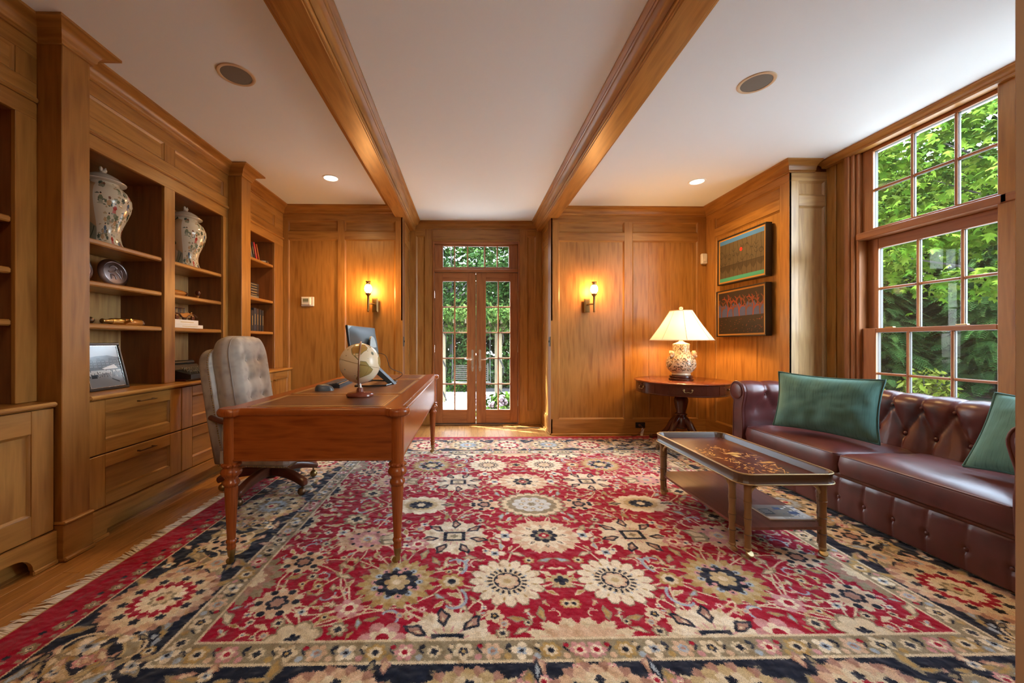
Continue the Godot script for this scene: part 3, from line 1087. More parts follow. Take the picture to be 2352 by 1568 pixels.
func build_bookcases() -> void:
	upper_case("built-in cherry bookcase between the near wall and the tall post", NEAR, 1.968, [[0.75, 1.26], [1.35, 1.875]], [1.218, 1.467, 1.712])
	upper_case("wide cherry bookcase holding two painted lidded jars", 2.117, 3.504, [[2.195, 2.777], [2.877, 3.437]], [1.218, 1.467, 1.712])
	upper_case("narrow cherry bookcase with dark books beside the thermostat wall", 3.654, BACK - 0.001, [[3.73, 4.335]], [1.222, 1.567, 1.970])
	for p in [[1.97, 2.115, "broad cherry post between the drawer cabinet and the nearest bookcase"], [3.506, 3.652, "slim cherry post rising behind the grey desk chair"]]:
		var t := thing("pilaster", p[2], "pilaster", V(-2.27, 0, (p[0] + p[1]) / 2), 0.0, "posts between the bookcases")
		board(t, "shaft", -2.49, -2.05, 0.0, H - 0.07, p[0], p[1], cherry(), 0.003)
		board(t, "plinth", -2.49, -2.035, 0.0, 0.185, p[0] - 0.006, p[1] + 0.004, cherry(), 0.003)
		board(t, "plinth_cap", -2.49, -2.028, 0.185, 0.202, p[0] - 0.008, p[1] + 0.006, cherry(), 0.006)
		board(t, "shoe_moulding", -2.49, -2.022, 0.0, 0.022, p[0] - 0.008, p[1] + 0.006, cherry(), 0.006)
	# worktops
	for c in [[NEAR, 1.960, "cherry worktop over the panelled cupboard door"], [2.122, 3.497, "cherry worktop over the drawers, under the painted jars"], [3.660, BACK - 0.002, "short cherry worktop over the two small knobbed doors"]]:
		var o := board(self, "worktop", -2.494, -2.052, 0.786, 0.811, c[0], c[1], cherry(), 0.009, 2)
		tag(o, c[2], "worktop", "worktops of the built-in cabinets")
	# drawers
	var b := base_case("cherry cabinet with two columns of panelled drawers", 2.122, 3.497)
	for col in [[2.125, 2.810], [2.816, 3.494]]:
		for row in [[0.170, 0.468], [0.476, 0.780]]:
			var f := sub("drawer", b, V(-2.08, row[0], (col[0] + col[1]) / 2) - b.position)
			front_frame(f, col[0], col[1], row[0], row[1], -2.075, 0.105, 0.074)
			bar_pull(f, V(-2.075, row[1] - 0.040, (col[0] + col[1]) / 2 + 0.03))
	b = base_case("cherry cabinet with tall panelled doors at the near end", NEAR, 1.961)
	for col in [[0.64, 1.29], [1.295, 1.957]]:
		var f := sub("door", b, V(-2.08, 0.17, (col[0] + col[1]) / 2) - b.position)
		front_frame(f, col[0], col[1], 0.170, 0.780, -2.075, 0.10, 0.11)
	b = base_case("small cherry cabinet with two knobbed doors in the corner", 3.660, BACK - 0.002)
	for col in [[3.663, 4.085, 4.045], [4.092, 4.53, 4.132]]:
		var f := sub("door", b, V(-2.08, 0.17, (col[0] + col[1]) / 2) - b.position)
		front_frame(f, col[0], col[1], 0.170, 0.780, -2.075, 0.075, 0.075)
		var mb := MB.new()
		mb.xf = Transform3D(Basis(Vector3(0, 0, 1), -PI / 2), Vector3.ZERO)
		add_lathe(mb, [Vector2(0.005, 0), Vector2(0.004, 0.012), Vector2(0.011, 0.016), Vector2(0.012, 0.022), Vector2(0.008, 0.027), Vector2(0, 0.028)], Vector3.ZERO, 12)
		obj("knob", mb, M.old_brass, f, V(-2.075, 0.70, col[2]) - base_of(f))


# ---------------------------------------------------------------- ceiling and wall fittings

func omni(parent: Node, at: Vector3, c: Color, energy: float, size: float) -> void:
	var l := OmniLight3D.new()
	l.name = "glow"
	l.light_color = c
	l.light_energy = energy
	l.light_size = size
	l.omni_range = 14.0
	l.omni_attenuation = 2.0
	l.shadow_enabled = true
	l.position = at
	parent.add_child(l, true)


const WARM := Color(1.0, 0.72, 0.42)
const CAN := Color(1.0, 0.80, 0.52)


func build_ceiling_things() -> void:
	for s in [[-1.38, 2.307, "round ceiling speaker over the desk side of the room"], [1.769, 2.321, "round ceiling speaker over the coffee table side of the room"]]:
		var t := thing("ceiling_speaker", s[2], "speaker", V(s[0], H, s[1]), 0.0, "ceiling speakers")
		var mb := MB.new()
		add_lathe(mb, [Vector2(0.083, 0.0), Vector2(0.083, -0.004), Vector2(0.089, -0.007), Vector2(0.099, -0.005), Vector2(0.102, 0.0)], Vector3.ZERO, 40)
		obj("trim_ring", mb, M.speaker_ring, t)
		mb = MB.new()
		add_lathe(mb, [Vector2(0.0, -0.004), Vector2(0.06, -0.0035), Vector2(0.083, -0.002)], Vector3.ZERO, 40)
		obj("grille", mb, M.speaker_mesh, t)
	for s in [[-1.332, 3.745, "lit recessed light near the left-hand sconce wall"], [2.272, 3.763, "lit recessed light above the table lamp corner"], [-1.332, 1.05, "recessed light above the near bookcase"], [2.0, 1.05, "recessed light above the near end of the sofa"]]:
		var t := thing("recessed_light", s[2], "ceiling light", V(s[0], H, s[1]), 0.0, "recessed ceiling lights")
		var mb := MB.new()
		add_lathe(mb, [Vector2(0.062, -0.001), Vector2(0.066, -0.005), Vector2(0.078, -0.004), Vector2(0.081, 0.0)], Vector3.ZERO, 32)
		obj("trim_ring", mb, M.plaster, t)
		mb = MB.new()
		add_lathe(mb, [Vector2(0.0, -0.0022), Vector2(0.062, -0.002)], Vector3.ZERO, 32)
		obj("lens", mb, M.can_glow, t)
		var l := SpotLight3D.new()
		l.name = "beam"
		l.light_color = CAN
		l.light_energy = CAN_ENERGY if s[1] > 2.0 else NEAR_CAN_ENERGY
		l.light_size = 0.06
		l.spot_range = 12.0
		l.spot_attenuation = 2.0
		l.spot_angle = 78.0
		l.spot_angle_attenuation = 1.0
		l.shadow_enabled = true
		l.rotation_degrees = Vector3(-90, 0, 0)
		l.position = Vector3(0, -0.02, 0)
		t.add_child(l, true)
	# the hall behind the camera has a ceiling lamp too
	var hl := thing("hall_lamp", "round frosted ceiling lamp in the hall behind the doorway", "ceiling light", V(0.0, H, -0.9))
	var mb := MB.new()
	add_lathe(mb, [Vector2(0, -0.09), Vector2(0.08, -0.08), Vector2(0.14, -0.05), Vector2(0.16, 0.0)], Vector3.ZERO, 24)
	obj("lamp_bowl", mb, M.lamp_glow, hl)
	omni(hl, Vector3(0, -0.13, 0), Color(1.0, 0.94, 0.86), HALL_ENERGY, 0.1)


const CAN_ENERGY := 2.3
const NEAR_CAN_ENERGY := 0.6
const HALL_ENERGY := 1.2
const SCONCE_ENERGY := 0.45
const LAMP_ENERGY := 0.62


func sconce(x: float, label: String, hand: float) -> void:
	var d := BACK - 0.012
	var t := thing("wall_sconce", label, "sconce", V(x, 1.55, d), 0.0, "brass wall sconces")
	var mb := MB.new()
	var xo := hand * 0.055
	add_box(mb, Vector3(xo - 0.035, -0.09, -0.002), Vector3(xo + 0.035, 0.075, 0.010), 0.004)
	add_box(mb, Vector3(xo - 0.026, -0.08, 0.010), Vector3(xo + 0.026, 0.065, 0.018), 0.004)
	obj("back_plate", mb, M.old_brass, t)
	mb = MB.new()
	add_tube(mb, [Vector3(xo, 0.0, 0.015), Vector3(xo, 0.0, 0.06), Vector3(0, 0.0, 0.10)], 0.009, 8)
	obj("arm", mb, M.old_brass, t)
	mb = MB.new()
	add_lathe(mb, [Vector2(0, -0.105), Vector2(0.004, -0.10), Vector2(0.005, -0.092), Vector2(0.014, -0.088), Vector2(0.016, -0.082), Vector2(0.013, -0.078), Vector2(0.013, 0.085), Vector2(0.018, 0.095), Vector2(0.030, 0.108), Vector2(0.032, 0.118), Vector2(0.028, 0.122), Vector2(0.0, 0.122)], Vector3(0, 0, 0.10), 20)
	obj("candle_tube", mb, M.old_brass, t)
	mb = MB.new()
	for k in 10:
		var a := TAU * k / 10
		add_tube(mb, [Vector3(cos(a) * 0.030, 0.116, 0.10 + sin(a) * 0.030), Vector3(cos(a) * 0.031, 0.136, 0.10 + sin(a) * 0.031)], 0.0035, 5)
	obj("gallery", mb, M.brass, t)
	mb = MB.new()
	add_lathe(mb, [Vector2(0.024, 0.124), Vector2(0.038, 0.145), Vector2(0.044, 0.170), Vector2(0.040, 0.195), Vector2(0.030, 0.214), Vector2(0.022, 0.222)], Vector3(0, 0, 0.10), 24)
	obj("glass_globe", mb, M.lamp_glow, t)
	mb = MB.new()
	add_lathe(mb, [Vector2(0.030, 0.220), Vector2(0.026, 0.226), Vector2(0.022, 0.232), Vector2(0.024, 0.246), Vector2(0.030, 0.254), Vector2(0.027, 0.259), Vector2(0.0, 0.259)], Vector3(0, 0, 0.10), 20)
	obj("chimney_cap", mb, M.brass, t)
	omni(t, Vector3(0, 0.172, 0.10), WARM, SCONCE_ENERGY, 0.03)


func build_wall_things() -> void:
	sconce(-1.148, "brass wall sconce with a glowing globe on the thermostat wall", 1.0)
	sconce(1.466, "brass wall sconce with a glowing globe beside the table lamp wall", -1.0)
	# thermostat
	var t := thing("thermostat", "white square thermostat on the panelled back wall", "thermostat", V(-1.89, 1.585, BACK + 0.014))
	var mb := MB.new()
	add_box(mb, Vector3(-0.076, -0.056, 0), Vector3(0.076, 0.056, 0.012), 0.006)
	obj("back_plate", mb, M.white_plastic, t)
	mb = MB.new()
	add_box(mb, Vector3(-0.066, -0.042, 0.012), Vector3(0.042, 0.050, 0.034), 0.008)
	obj("body", mb, M.white_plastic, t)
	mb = MB.new()
	add_box(mb, Vector3(-0.044, -0.004, 0.034), Vector3(0.020, 0.032, 0.0355), 0.0)
	obj("display", mb, M.display_grey, t)
	for k in 5:
		mb = MB.new()
		add_box(mb, Vector3(-0.042 + k * 0.0125, -0.014, 0.034), Vector3(-0.034 + k * 0.0125, -0.009, 0.0355), 0.0005)
		obj("button", mb, M.grey_plastic, t)
	# motion sensor in the corner
	t = thing("motion_sensor", "small white motion sensor high in the corner above the lamp", "sensor", V(2.812, 2.10, BACK - 0.001))
	mb = MB.new()
	add_box(mb, Vector3(-0.036, -0.062, 0), Vector3(0.036, 0.062, 0.038), 0.010)
	obj("body", mb, M.white_plastic, t)
	mb = MB.new()
	add_ball(mb, Vector3(0, -0.026, 0.036), Vector3(0.026, 0.020, 0.008), 12, 8)
	obj("lens", mb, M.ivory_paper, t)
	# switches on the sides of the recess
	for s in [[-0.772, 1.0, "dark switch plate on the recess side near the desk"], [0.985, -1.0, "dark switch plate on the recess side beside the right sconce"]]:
		t = thing("switch_plate", s[2], "switch", V(s[0], 1.115, 4.60))
		mb = MB.new()
		add_box(mb, Vector3(minf(0.0005 * s[1], 0.006 * s[1]), -0.058, -0.037), Vector3(maxf(0.0005 * s[1], 0.006 * s[1]), 0.058, 0.037), 0.003)
		obj("plate", mb, M.black_metal, t)
		mb = MB.new()
		add_box(mb, Vector3(minf(0.005 * s[1], 0.016 * s[1]), -0.010, -0.006), Vector3(maxf(0.005 * s[1], 0.016 * s[1]), 0.012, 0.006), 0.002)
		obj("toggle", mb, M.black_metal, t)
	# socket with the lamp's plug and a paper tag
	t = thing("wall_socket", "black double socket low on the wall beside the drum table", "socket", V(2.055, 0.118, BACK - 0.001))
	mb = MB.new()
	add_box(mb, Vector3(-0.058, -0.034, 0), Vector3(0.058, 0.034, 0.006), 0.003)
	obj("plate", mb, M.black_metal, t)
	for x in [-0.026, 0.026]:
		mb = MB.new()
		add_box(mb, Vector3(x - 0.017, -0.015, 0.006), Vector3(x + 0.017, 0.015, 0.008), 0.003)
		obj("outlet", mb, M.black_plastic, t)
	t = thing("lamp_cord", "thin brown lamp cord with a white paper tag at the black socket", "cord", V(2.04, 0.0, BACK - 0.02))
	mb = MB.new()
	add_box(mb, Vector3(-0.014, 0.110, -0.010), Vector3(0.010, 0.132, 0.028), 0.005)
	obj("plug", mb, M.chair_wood, t)
	mb = MB.new()
	add_tube(mb, spline([Vector3(-0.002, 0.12, 0.026), Vector3(0.02, 0.09, 0.05), Vector3(-0.06, 0.02, 0.06), Vector3(-0.12, 0.006, 0.05), Vector3(-0.06, 0.006, 0.072), Vector3(0.08, 0.006, 0.06), Vector3(0.20, 0.10, 0.20), Vector3(0.245, 0.30, 0.42)], 6), 0.003, 6)
	obj("flex", mb, M.chair_wood, t)
	mb = MB.new()
	mb.quad(Vector3(0.006, 0.10, 0.045), Vector3(0.030, 0.085, 0.055), Vector3(0.012, 0.028, 0.062), Vector3(-0.014, 0.034, 0.055), Vector3(0.2, 0.1, 1).normalized())
	mb.quad(Vector3(-0.014, 0.034, 0.055), Vector3(0.012, 0.028, 0.062), Vector3(-0.004, 0.012, 0.085), Vector3(-0.026, 0.018, 0.075), Vector3(0.1, 0.9, 0.4).normalized())
	obj("tag", mb, M.white_plastic, t)
	# floor register by the garden door
	t = thing("floor_register", "slotted metal floor register in the oak by the garden door", "vent", V(0.775, 0.0005, 4.93))
	mb = MB.new()
	add_box(mb, Vector3(-0.15, 0, -0.03), Vector3(0.15, 0.003, 0.03), 0.001)
	obj("frame", mb, M.old_brass, t)
	for k in 18:
		mb = MB.new()
		add_box(mb, Vector3(-0.135 + k * 0.0155, 0.003, -0.018), Vector3(-0.128 + k * 0.0155, 0.0036, 0.018), 0.0)
		obj("slot", mb, M.black_metal, t)
	build_paintings()


# ---------------------------------------------------------------- pictures

class Canvas:
	var im: Image
	var px: float
	func _init(w: int, h: int, per_m: float, c: Color) -> void:
		im = Image.create(w, h, false, Image.FORMAT_RGB8)
		im.fill(c)
		px = per_m
	func poly(pts: Array, c: Color) -> void:
		var lo := 1e9
		var hi := -1e9
		for p in pts:
			lo = minf(lo, p.y)
			hi = maxf(hi, p.y)
		var k := pts.size()
		for row in range(maxi(0, int(lo * px)), mini(im.get_height() - 1, int(hi * px)) + 1):
			var y := (row + 0.5) / px
			var xs := PackedFloat32Array()
			for i in k:
				var a: Vector2 = pts[i]
				var b: Vector2 = pts[(i + 1) % k]
				if (a.y <= y) != (b.y <= y):
					xs.append(a.x + (y - a.y) / (b.y - a.y) * (b.x - a.x))
			xs.sort()
			for i in range(0, xs.size() - 1, 2):
				var x0 := clampi(roundi(xs[i] * px), 0, im.get_width())
				var x1 := clampi(roundi(xs[i + 1] * px), 0, im.get_width())
				if x1 > x0:
					im.fill_rect(Rect2i(x0, row, x1 - x0, 1), c)
	func line(pts: Array, w: float, c: Color) -> void:
		for i in pts.size() - 1:
			var a: Vector2 = pts[i]
			var b: Vector2 = pts[i + 1]
			var n := (b - a).orthogonal().normalized() * w / 2
			var e := (b - a).normalized() * w * 0.3
			poly([a + n - e, b + n + e, b - n + e, a - n - e], c)
	func disc(at: Vector2, r: float, c: Color, ry := -1.0) -> void:
		var pts := []
		for i in 18:
			pts.append(at + Vector2(cos(TAU * i / 18) * r, sin(TAU * i / 18) * (ry if ry > 0 else r)))
		poly(pts, c)
	func rect(x0: float, y0: float, x1: float, y1: float, c: Color) -> void:
		im.fill_rect(Rect2i(int(x0 * px), int(y0 * px), int((x1 - x0) * px) + 1, int((y1 - y0) * px) + 1), c)
	func texture() -> ImageTexture:
		return ImageTexture.create_from_image(im)


func print_mat(called: String, tex: Texture2D, rough := 0.6) -> StandardMaterial3D:
	var m := mat(called, Color.WHITE, rough)
	m.albedo_texture = tex
	return m


func branch(cv: Canvas, at: Vector2, a: float, len: float, w: float, c: Color, depth: int) -> void:
	var tip := at + Vector2(cos(a), -sin(a)) * len
	cv.line([at, tip], w, c)
	cv.disc(tip, w * 0.5, c)
	if depth > 0:
		for s in [-1.0, 1.0]:
			branch(cv, at.lerp(tip, 0.55 if s < 0 else 1.0), a + s * rng.randf_range(0.45, 0.8), len * rng.randf_range(0.55, 0.75), w * 0.85, c, depth - 1)


func build_paintings() -> void:
	# upper picture: pale trunks on olive, blue sky strip, teal strip, a red disc
	var cv := Canvas.new(560, 380, 800.0, Color8(84, 74, 54))
	cv.rect(0, 0, 0.7, 0.045, Color8(64, 122, 190))
	cv.rect(0, 0.435, 0.7, 0.475, Color8(58, 150, 130))
	var ink := Color8(38, 32, 24)
	for k in 7:
		var x := 0.05 + k * 0.1
		cv.poly([Vector2(x - 0.055, 0.30), Vector2(x + 0.055, 0.30), Vector2(x + 0.045, 0.34), Vector2(x, 0.375 + 0.02 * (k % 2)), Vector2(x - 0.045, 0.34)], Color8(62, 52, 36))
	cv.line([Vector2(0, 0.30), Vector2(0.7, 0.30)], 0.005, ink)
	for k in 10:
		var x := 0.03 + k * 0.07
		var pts := []
		for j in 12:
			pts.append(Vector2(x + sin(j * 1.3 + k) * 0.006, 0.05 + j * 0.035))
		cv.line(pts, 0.005, ink)
		for j in 3:
			var y := rng.randf_range(0.08, 0.30)
			var up := -1.0 if rng.randf() < 0.5 else 1.0
			cv.line([Vector2(x - 0.026, y - 0.03 * up), Vector2(x - 0.02, y - 0.01 * up), Vector2(x, y), Vector2(x + 0.02, y - 0.01 * up), Vector2(x + 0.026, y - 0.03 * up)], 0.005, ink)
	cv.disc(Vector2(0.36, 0.155), 0.021, Color8(214, 44, 34))
	_picture("framed_picture", "black-framed picture of pale bare trunks with a red disc", V(2.812, 1.985, 3.888), 0.70, 0.505, print_mat("trunk_print", cv.texture()), 0.4)
	# lower picture: orange branching trees over a blue ground, dotted dark soil
	cv = Canvas.new(560, 380, 800.0, Color8(40, 30, 22))
	cv.rect(0, 0.13, 0.7, 0.28, Color8(70, 84, 128))
	for k in 6:
		cv.disc(Vector2(0.08 + k * 0.11, 0.10 + 0.02 * (k % 2)), 0.06, Color8(40, 30, 22), 0.055)
	for k in 7:
		branch(cv, Vector2(0.05 + k * 0.1, 0.29), PI / 2 + rng.randf_range(-0.15, 0.15), 0.12, 0.016, Color8(140, 56, 28) if k % 2 else Color8(112, 60, 36), 3)
	cv.rect(0, 0.285, 0.7, 0.475, Color8(40, 32, 22))
	for k in 60:
		cv.disc(Vector2(rng.randf_range(0.02, 0.68), rng.randf_range(0.31, 0.46)), 0.004, Color8(150, 74, 44))
	_picture("framed_picture", "black-framed picture of orange branching trees above dotted soil", V(2.812, 1.42, 3.90), 0.715, 0.505, print_mat("orange_tree_print", cv.texture()), -0.3)


func _picture(called: String, label: String, at: Vector3, w: float, h: float, m: Material, tilt: float) -> void:
	var t := thing(called, label, "picture", at, 0.0, "pictures on the right wall")
	t.rotation_degrees = Vector3(tilt, 0, 0)
	for s in [[-w / 2, w / 2, h / 2 - 0.012, h / 2], [-w / 2, w / 2, -h / 2, -h / 2 + 0.012]]:
		var mb := MB.new()
		add_box(mb, Vector3(-0.024, s[2], s[0]), Vector3(0.036, s[3], s[1]), 0.002)
		obj("frame_side", mb, M.black_metal, t)
	for s in [[-w / 2, -w / 2 + 0.012], [w / 2 - 0.012, w / 2]]:
		var mb := MB.new()
		add_box(mb, Vector3(-0.024, -h / 2 + 0.012, s[0]), Vector3(0.036, h / 2 - 0.012, s[1]), 0.002)
		obj("frame_side", mb, M.black_metal, t)
	var mb := MB.new()
	add_box(mb, Vector3(-0.014, -h / 2 + 0.012, -w / 2 + 0.012), Vector3(-0.004, h / 2 - 0.012, w / 2 - 0.012), 0.0)
	obj("gilt_slip", mb, M.gilt_slip, t)
	mb = MB.new()
	var iw := w / 2 - 0.032
	var ih := h / 2 - 0.03
	mb.quad(Vector3(-0.0155, -ih, -iw), Vector3(-0.0155, -ih, iw), Vector3(-0.0155, ih, iw), Vector3(-0.0155, ih, -iw), Vector3.LEFT, Vector2(0, 1), Vector2(1, 1), Vector2(1, 0), Vector2(0, 0))
	obj("painting", mb, m, t)


# ---------------------------------------------------------------- the rug
# One quarter of the pattern is painted (x outwards, y towards an end) and mirrored over the four quarters.

const RX := 2.16
const RY := 1.84
var cream := Color8(222, 208, 176)
var ivory := Color8(236, 226, 200)
var sand := Color8(196, 176, 132)
var gold := Color8(182, 154, 98)
var taupe := Color8(150, 140, 114)
var navy := Color8(26, 34, 52)
var crimson := Color8(160, 12, 46)
var rose := Color8(206, 152, 152)
var peach := Color8(216, 186, 156)
var dusty := Color8(172, 134, 118)
var sky_blue := Color8(166, 182, 196)


func petals(cv: Canvas, at: Vector2, n: int, r: float, cut: float, c: Color, turn := 0.0, sx := 1.0, sy := 1.0, notch := 0.0) -> void:
	var pts := []
	var k := n * 8
	for i in k:
		var th := TAU * i / k
		var lobe: float = absf(cos(th * n / 2.0)) ** 0.7
		var rr := r * (1.0 - cut + cut * lobe) * (1.0 + notch * sin(th * n * 3.0))
		pts.append(at + Vector2(cos(th + turn) * rr * sx, sin(th + turn) * rr * sy))
	cv.poly(pts, c)


func leaf(cv: Canvas, at: Vector2, a: float, len: float, w: float, c: Color, edge: Color) -> void:
	for z in 2:
		var e := 1.0 if z == 0 else 0.62
		var dir := Vector2(cos(a), sin(a))
		var n := dir.orthogonal()
		var pts := []
		for s in [0.0, 0.2, 0.32, 0.45, 0.58, 0.7, 0.82, 1.0]:
			pts.append(at + dir * len * (0.5 + (s - 0.5) * e) + n * w * e * sin(PI * minf(1.0, s * 1.05)) * (0.75 + 0.35 * float(int(s * 20) % 2)))
		for s in [0.82, 0.7, 0.58, 0.45, 0.32, 0.2]:
			pts.append(at + dir * len * (0.5 + (s - 0.5) * e) - n * w * e * 0.8 * sin(PI * s) * (0.75 + 0.35 * float(int(s * 20 + 1) % 2)))
		cv.poly(pts, edge if z == 0 else c)


func curl(cv: Canvas, at: Vector2, a: float, r: float, bend: float, w: float, c: Color, turns := 0.6) -> void:
	var pts := []
	var p := at
	var dir := a
	for i in 14:
		pts.append(p)
		p += Vector2(cos(dir), sin(dir)) * r * 0.16
		dir += bend * turns / 14.0 * TAU * (0.5 + i / 14.0)
	cv.line(pts, w, c)


func blossom(cv: Canvas, at: Vector2, r: float, kind: int, turn := 0.0) -> void:
	match kind:
		0:
			petals(cv, at, 6, r, 0.35, rose, turn)
			petals(cv, at, 6, r * 0.62, 0.4, ivory, turn + 0.5)
			cv.disc(at, r * 0.28, crimson)
		1:
			petals(cv, at, 5, r, 0.4, cream, turn)
			petals(cv, at, 5, r * 0.45, 0.4, navy, turn)
			cv.disc(at, r * 0.18, gold)
		2:
			petals(cv, at, 7, r, 0.3, gold, turn)
			petals(cv, at, 7, r * 0.66, 0.3, cream, turn)
			cv.disc(at, r * 0.3, navy)
		3:
			petals(cv, at, 6, r, 0.35, peach, turn)
			petals(cv, at, 6, r * 0.5, 0.3, sky_blue, turn + 0.5)
			cv.disc(at, r * 0.22, dusty)
		4:
			petals(cv, at, 4, r, 0.5, ivory, turn)
			petals(cv, at, 4, r * 0.5, 0.5, sky_blue, turn + 0.78)
			cv.disc(at, r * 0.2, navy)
		_:
			petals(cv, at, 8, r, 0.3, taupe, turn)
			petals(cv, at, 8, r * 0.7, 0.35, cream, turn)
			petals(cv, at, 4, r * 0.4, 0.5, navy, turn)


func rosette(cv: Canvas, at: Vector2) -> void:  # large ivory rosette with a dark ring
	petals(cv, at, 16, 0.178, 0.20, taupe, 0.0, 1.0, 1.0, 0.02)
	petals(cv, at, 16, 0.170, 0.20, ivory, 0.0, 1.0, 1.0, 0.02)
	for k in 16:
		var d := Vector2.from_angle(TAU * (k + 0.5) / 16)
		leaf(cv, at + d * 0.105, d.angle(), 0.045, 0.008, gold if k % 2 else dusty, cream)
		cv.disc(at + d.rotated(0.2) * 0.098, 0.006, sky_blue)
	petals(cv, at, 24, 0.098, 0.14, cream)
	for k in 20:
		var d := Vector2.from_angle(TAU * k / 20)
		cv.line([at + d * 0.072, at + d * 0.088], 0.011, navy)
	cv.disc(at, 0.068, cream)
	cv.disc(at, 0.062, navy)
	petals(cv, at, 7, 0.056, 0.2, peach)
	petals(cv, at, 7, 0.042, 0.2, cream)
	cv.disc(at, 0.018, sand)


func gold_star(cv: Canvas, at: Vector2) -> void:
	petals(cv, at, 18, 0.185, 0.30, taupe, 0.1, 1.0, 1.0, 0.05)
	petals(cv, at, 18, 0.178, 0.32, gold, 0.1, 1.0, 1.0, 0.05)
	petals(cv, at, 18, 0.150, 0.30, sand, 0.27, 1.0, 1.0, 0.04)
	for k in 14:
		cv.disc(at + Vector2.from_angle(TAU * k / 14) * 0.102, 0.017, sky_blue if k % 2 else rose)
		cv.disc(at + Vector2.from_angle(TAU * k / 14) * 0.102, 0.006, navy)
	petals(cv, at, 9, 0.098, 0.22, navy)
	petals(cv, at, 6, 0.060, 0.35, sand)
	cv.disc(at, 0.02, cream)
	for k in 3:
		cv.disc(at + Vector2.from_angle(TAU * k / 3 + 0.5) * 0.075, 0.012, rose)


func peach_star(cv: Canvas, at: Vector2) -> void:
	petals(cv, at, 15, 0.205, 0.32, cream, 0.0, 1.0, 0.92, 0.06)
	petals(cv, at, 15, 0.190, 0.32, peach, 0.21, 1.0, 0.92, 0.06)
	petals(cv, at, 15, 0.150, 0.30, ivory, 0.0, 1.0, 0.92, 0.05)
	for k in 8:
		var d := Vector2.from_angle(TAU * k / 8)
		leaf(cv, at + d * 0.085, d.angle(), 0.042, 0.009, cream, navy)
	petals(cv, at, 8, 0.092, 0.3, cream)
	petals(cv, at, 8, 0.078, 0.30, navy)
	petals(cv, at, 6, 0.050, 0.35, taupe)
	petals(cv, at, 4, 0.030, 0.4, crimson)
	cv.disc(at, 0.012, ivory)


func palmette(cv: Canvas, at: Vector2, turn: float) -> void:
	petals(cv, at, 13, 0.188, 0.26, cream, turn, 1.0, 1.0, 0.05)
	petals(cv, at, 13, 0.165, 0.26, ivory, turn + 0.24, 1.0, 1.0, 0.05)
	for k in 7:
		var d := Vector2.from_angle(TAU * k / 7 + turn)
		leaf(cv, at + d * 0.085, d.angle(), 0.115, 0.030, dusty, navy)
		leaf(cv, at + d * 0.105, d.angle(), 0.050, 0.010, cream, dusty)
	petals(cv, at, 12, 0.088, 0.15, cream)
	for k in 14:
		var d := Vector2.from_angle(TAU * k / 14)
		cv.line([at + d * 0.062, at + d * 0.090], 0.006, rose)
	cv.poly([at + Vector2(-0.062, -0.050), at + Vector2(0.062, -0.050), at + Vector2(0.062, 0.050), at + Vector2(-0.062, 0.050)], navy)
	cv.poly([at + Vector2(-0.042, -0.034), at + Vector2(0.042, -0.034), at + Vector2(0.042, 0.034), at + Vector2(-0.042, 0.034)], cream)
	petals(cv, at, 4, 0.022, 0.5, taupe)


func oval_flower(cv: Canvas, at: Vector2) -> void:
	petals(cv, at, 12, 0.150, 0.16, ivory, 0.0, 1.25, 0.95, 0.03)
	petals(cv, at, 12, 0.118, 0.10, cream, 0.0, 1.2, 0.9)
	petals(cv, at, 14, 0.096, 0.10, sand, 0.0, 1.2, 0.85)
	petals(cv, at, 14, 0.070, 0.22, navy, 0.0, 1.2, 0.85)
	petals(cv, at, 6, 0.030, 0.3, cream)
	for s in [-1, 1]:
		leaf(cv, at + Vector2(s * 0.13, 0), 0.0 if s > 0 else PI, 0.09, 0.02, taupe, navy)


func small_palm(cv: Canvas, at: Vector2, turn := 0.0) -> void:
	petals(cv, at, 10, 0.098, 0.28, cream, turn, 1.1, 1.0, 0.05)
	petals(cv, at, 10, 0.080, 0.28, peach, turn + 0.3, 1.1, 1.0)
	for k in 6:
		cv.disc(at + Vector2.from_angle(TAU * k / 6 + turn) * 0.075, 0.016, navy)
	petals(cv, at, 6, 0.048, 0.3, navy, turn)
	petals(cv, at, 6, 0.030, 0.3, dusty, turn)


func border_medallion(cv: Canvas, at: Vector2, pale: bool) -> void:
	petals(cv, at, 18, 0.212, 0.20, dusty, 0.0, 1.0, 1.0, 0.03)
	petals(cv, at, 18, 0.200, 0.20, sand if pale else peach, 0.17, 1.0, 1.0, 0.03)
	petals(cv, at, 18, 0.170, 0.18, cream, 0.0, 1.0, 1.0, 0.03)
	for k in 10:
		var d := Vector2.from_angle(TAU * k / 10 + 0.3)
		petals(cv, at + d * 0.138, 5, 0.020, 0.5, navy)
	petals(cv, at, 16, 0.122, 0.20, taupe if pale else crimson, 0.0, 1.0, 1.0, 0.04)
	petals(cv, at, 14, 0.092, 0.22, sky_blue if pale else ivory, 0.0, 1.0, 1.0, 0.04)
	petals(cv, at, 8, 0.050, 0.3, taupe)
	petals(cv, at, 6, 0.036, 0.3, cream)
	cv.disc(at + Vector2(0.008, 0), 0.014, crimson)
	leaf(cv, at - Vector2(0.04, 0), PI, 0.05, 0.012, navy, navy)


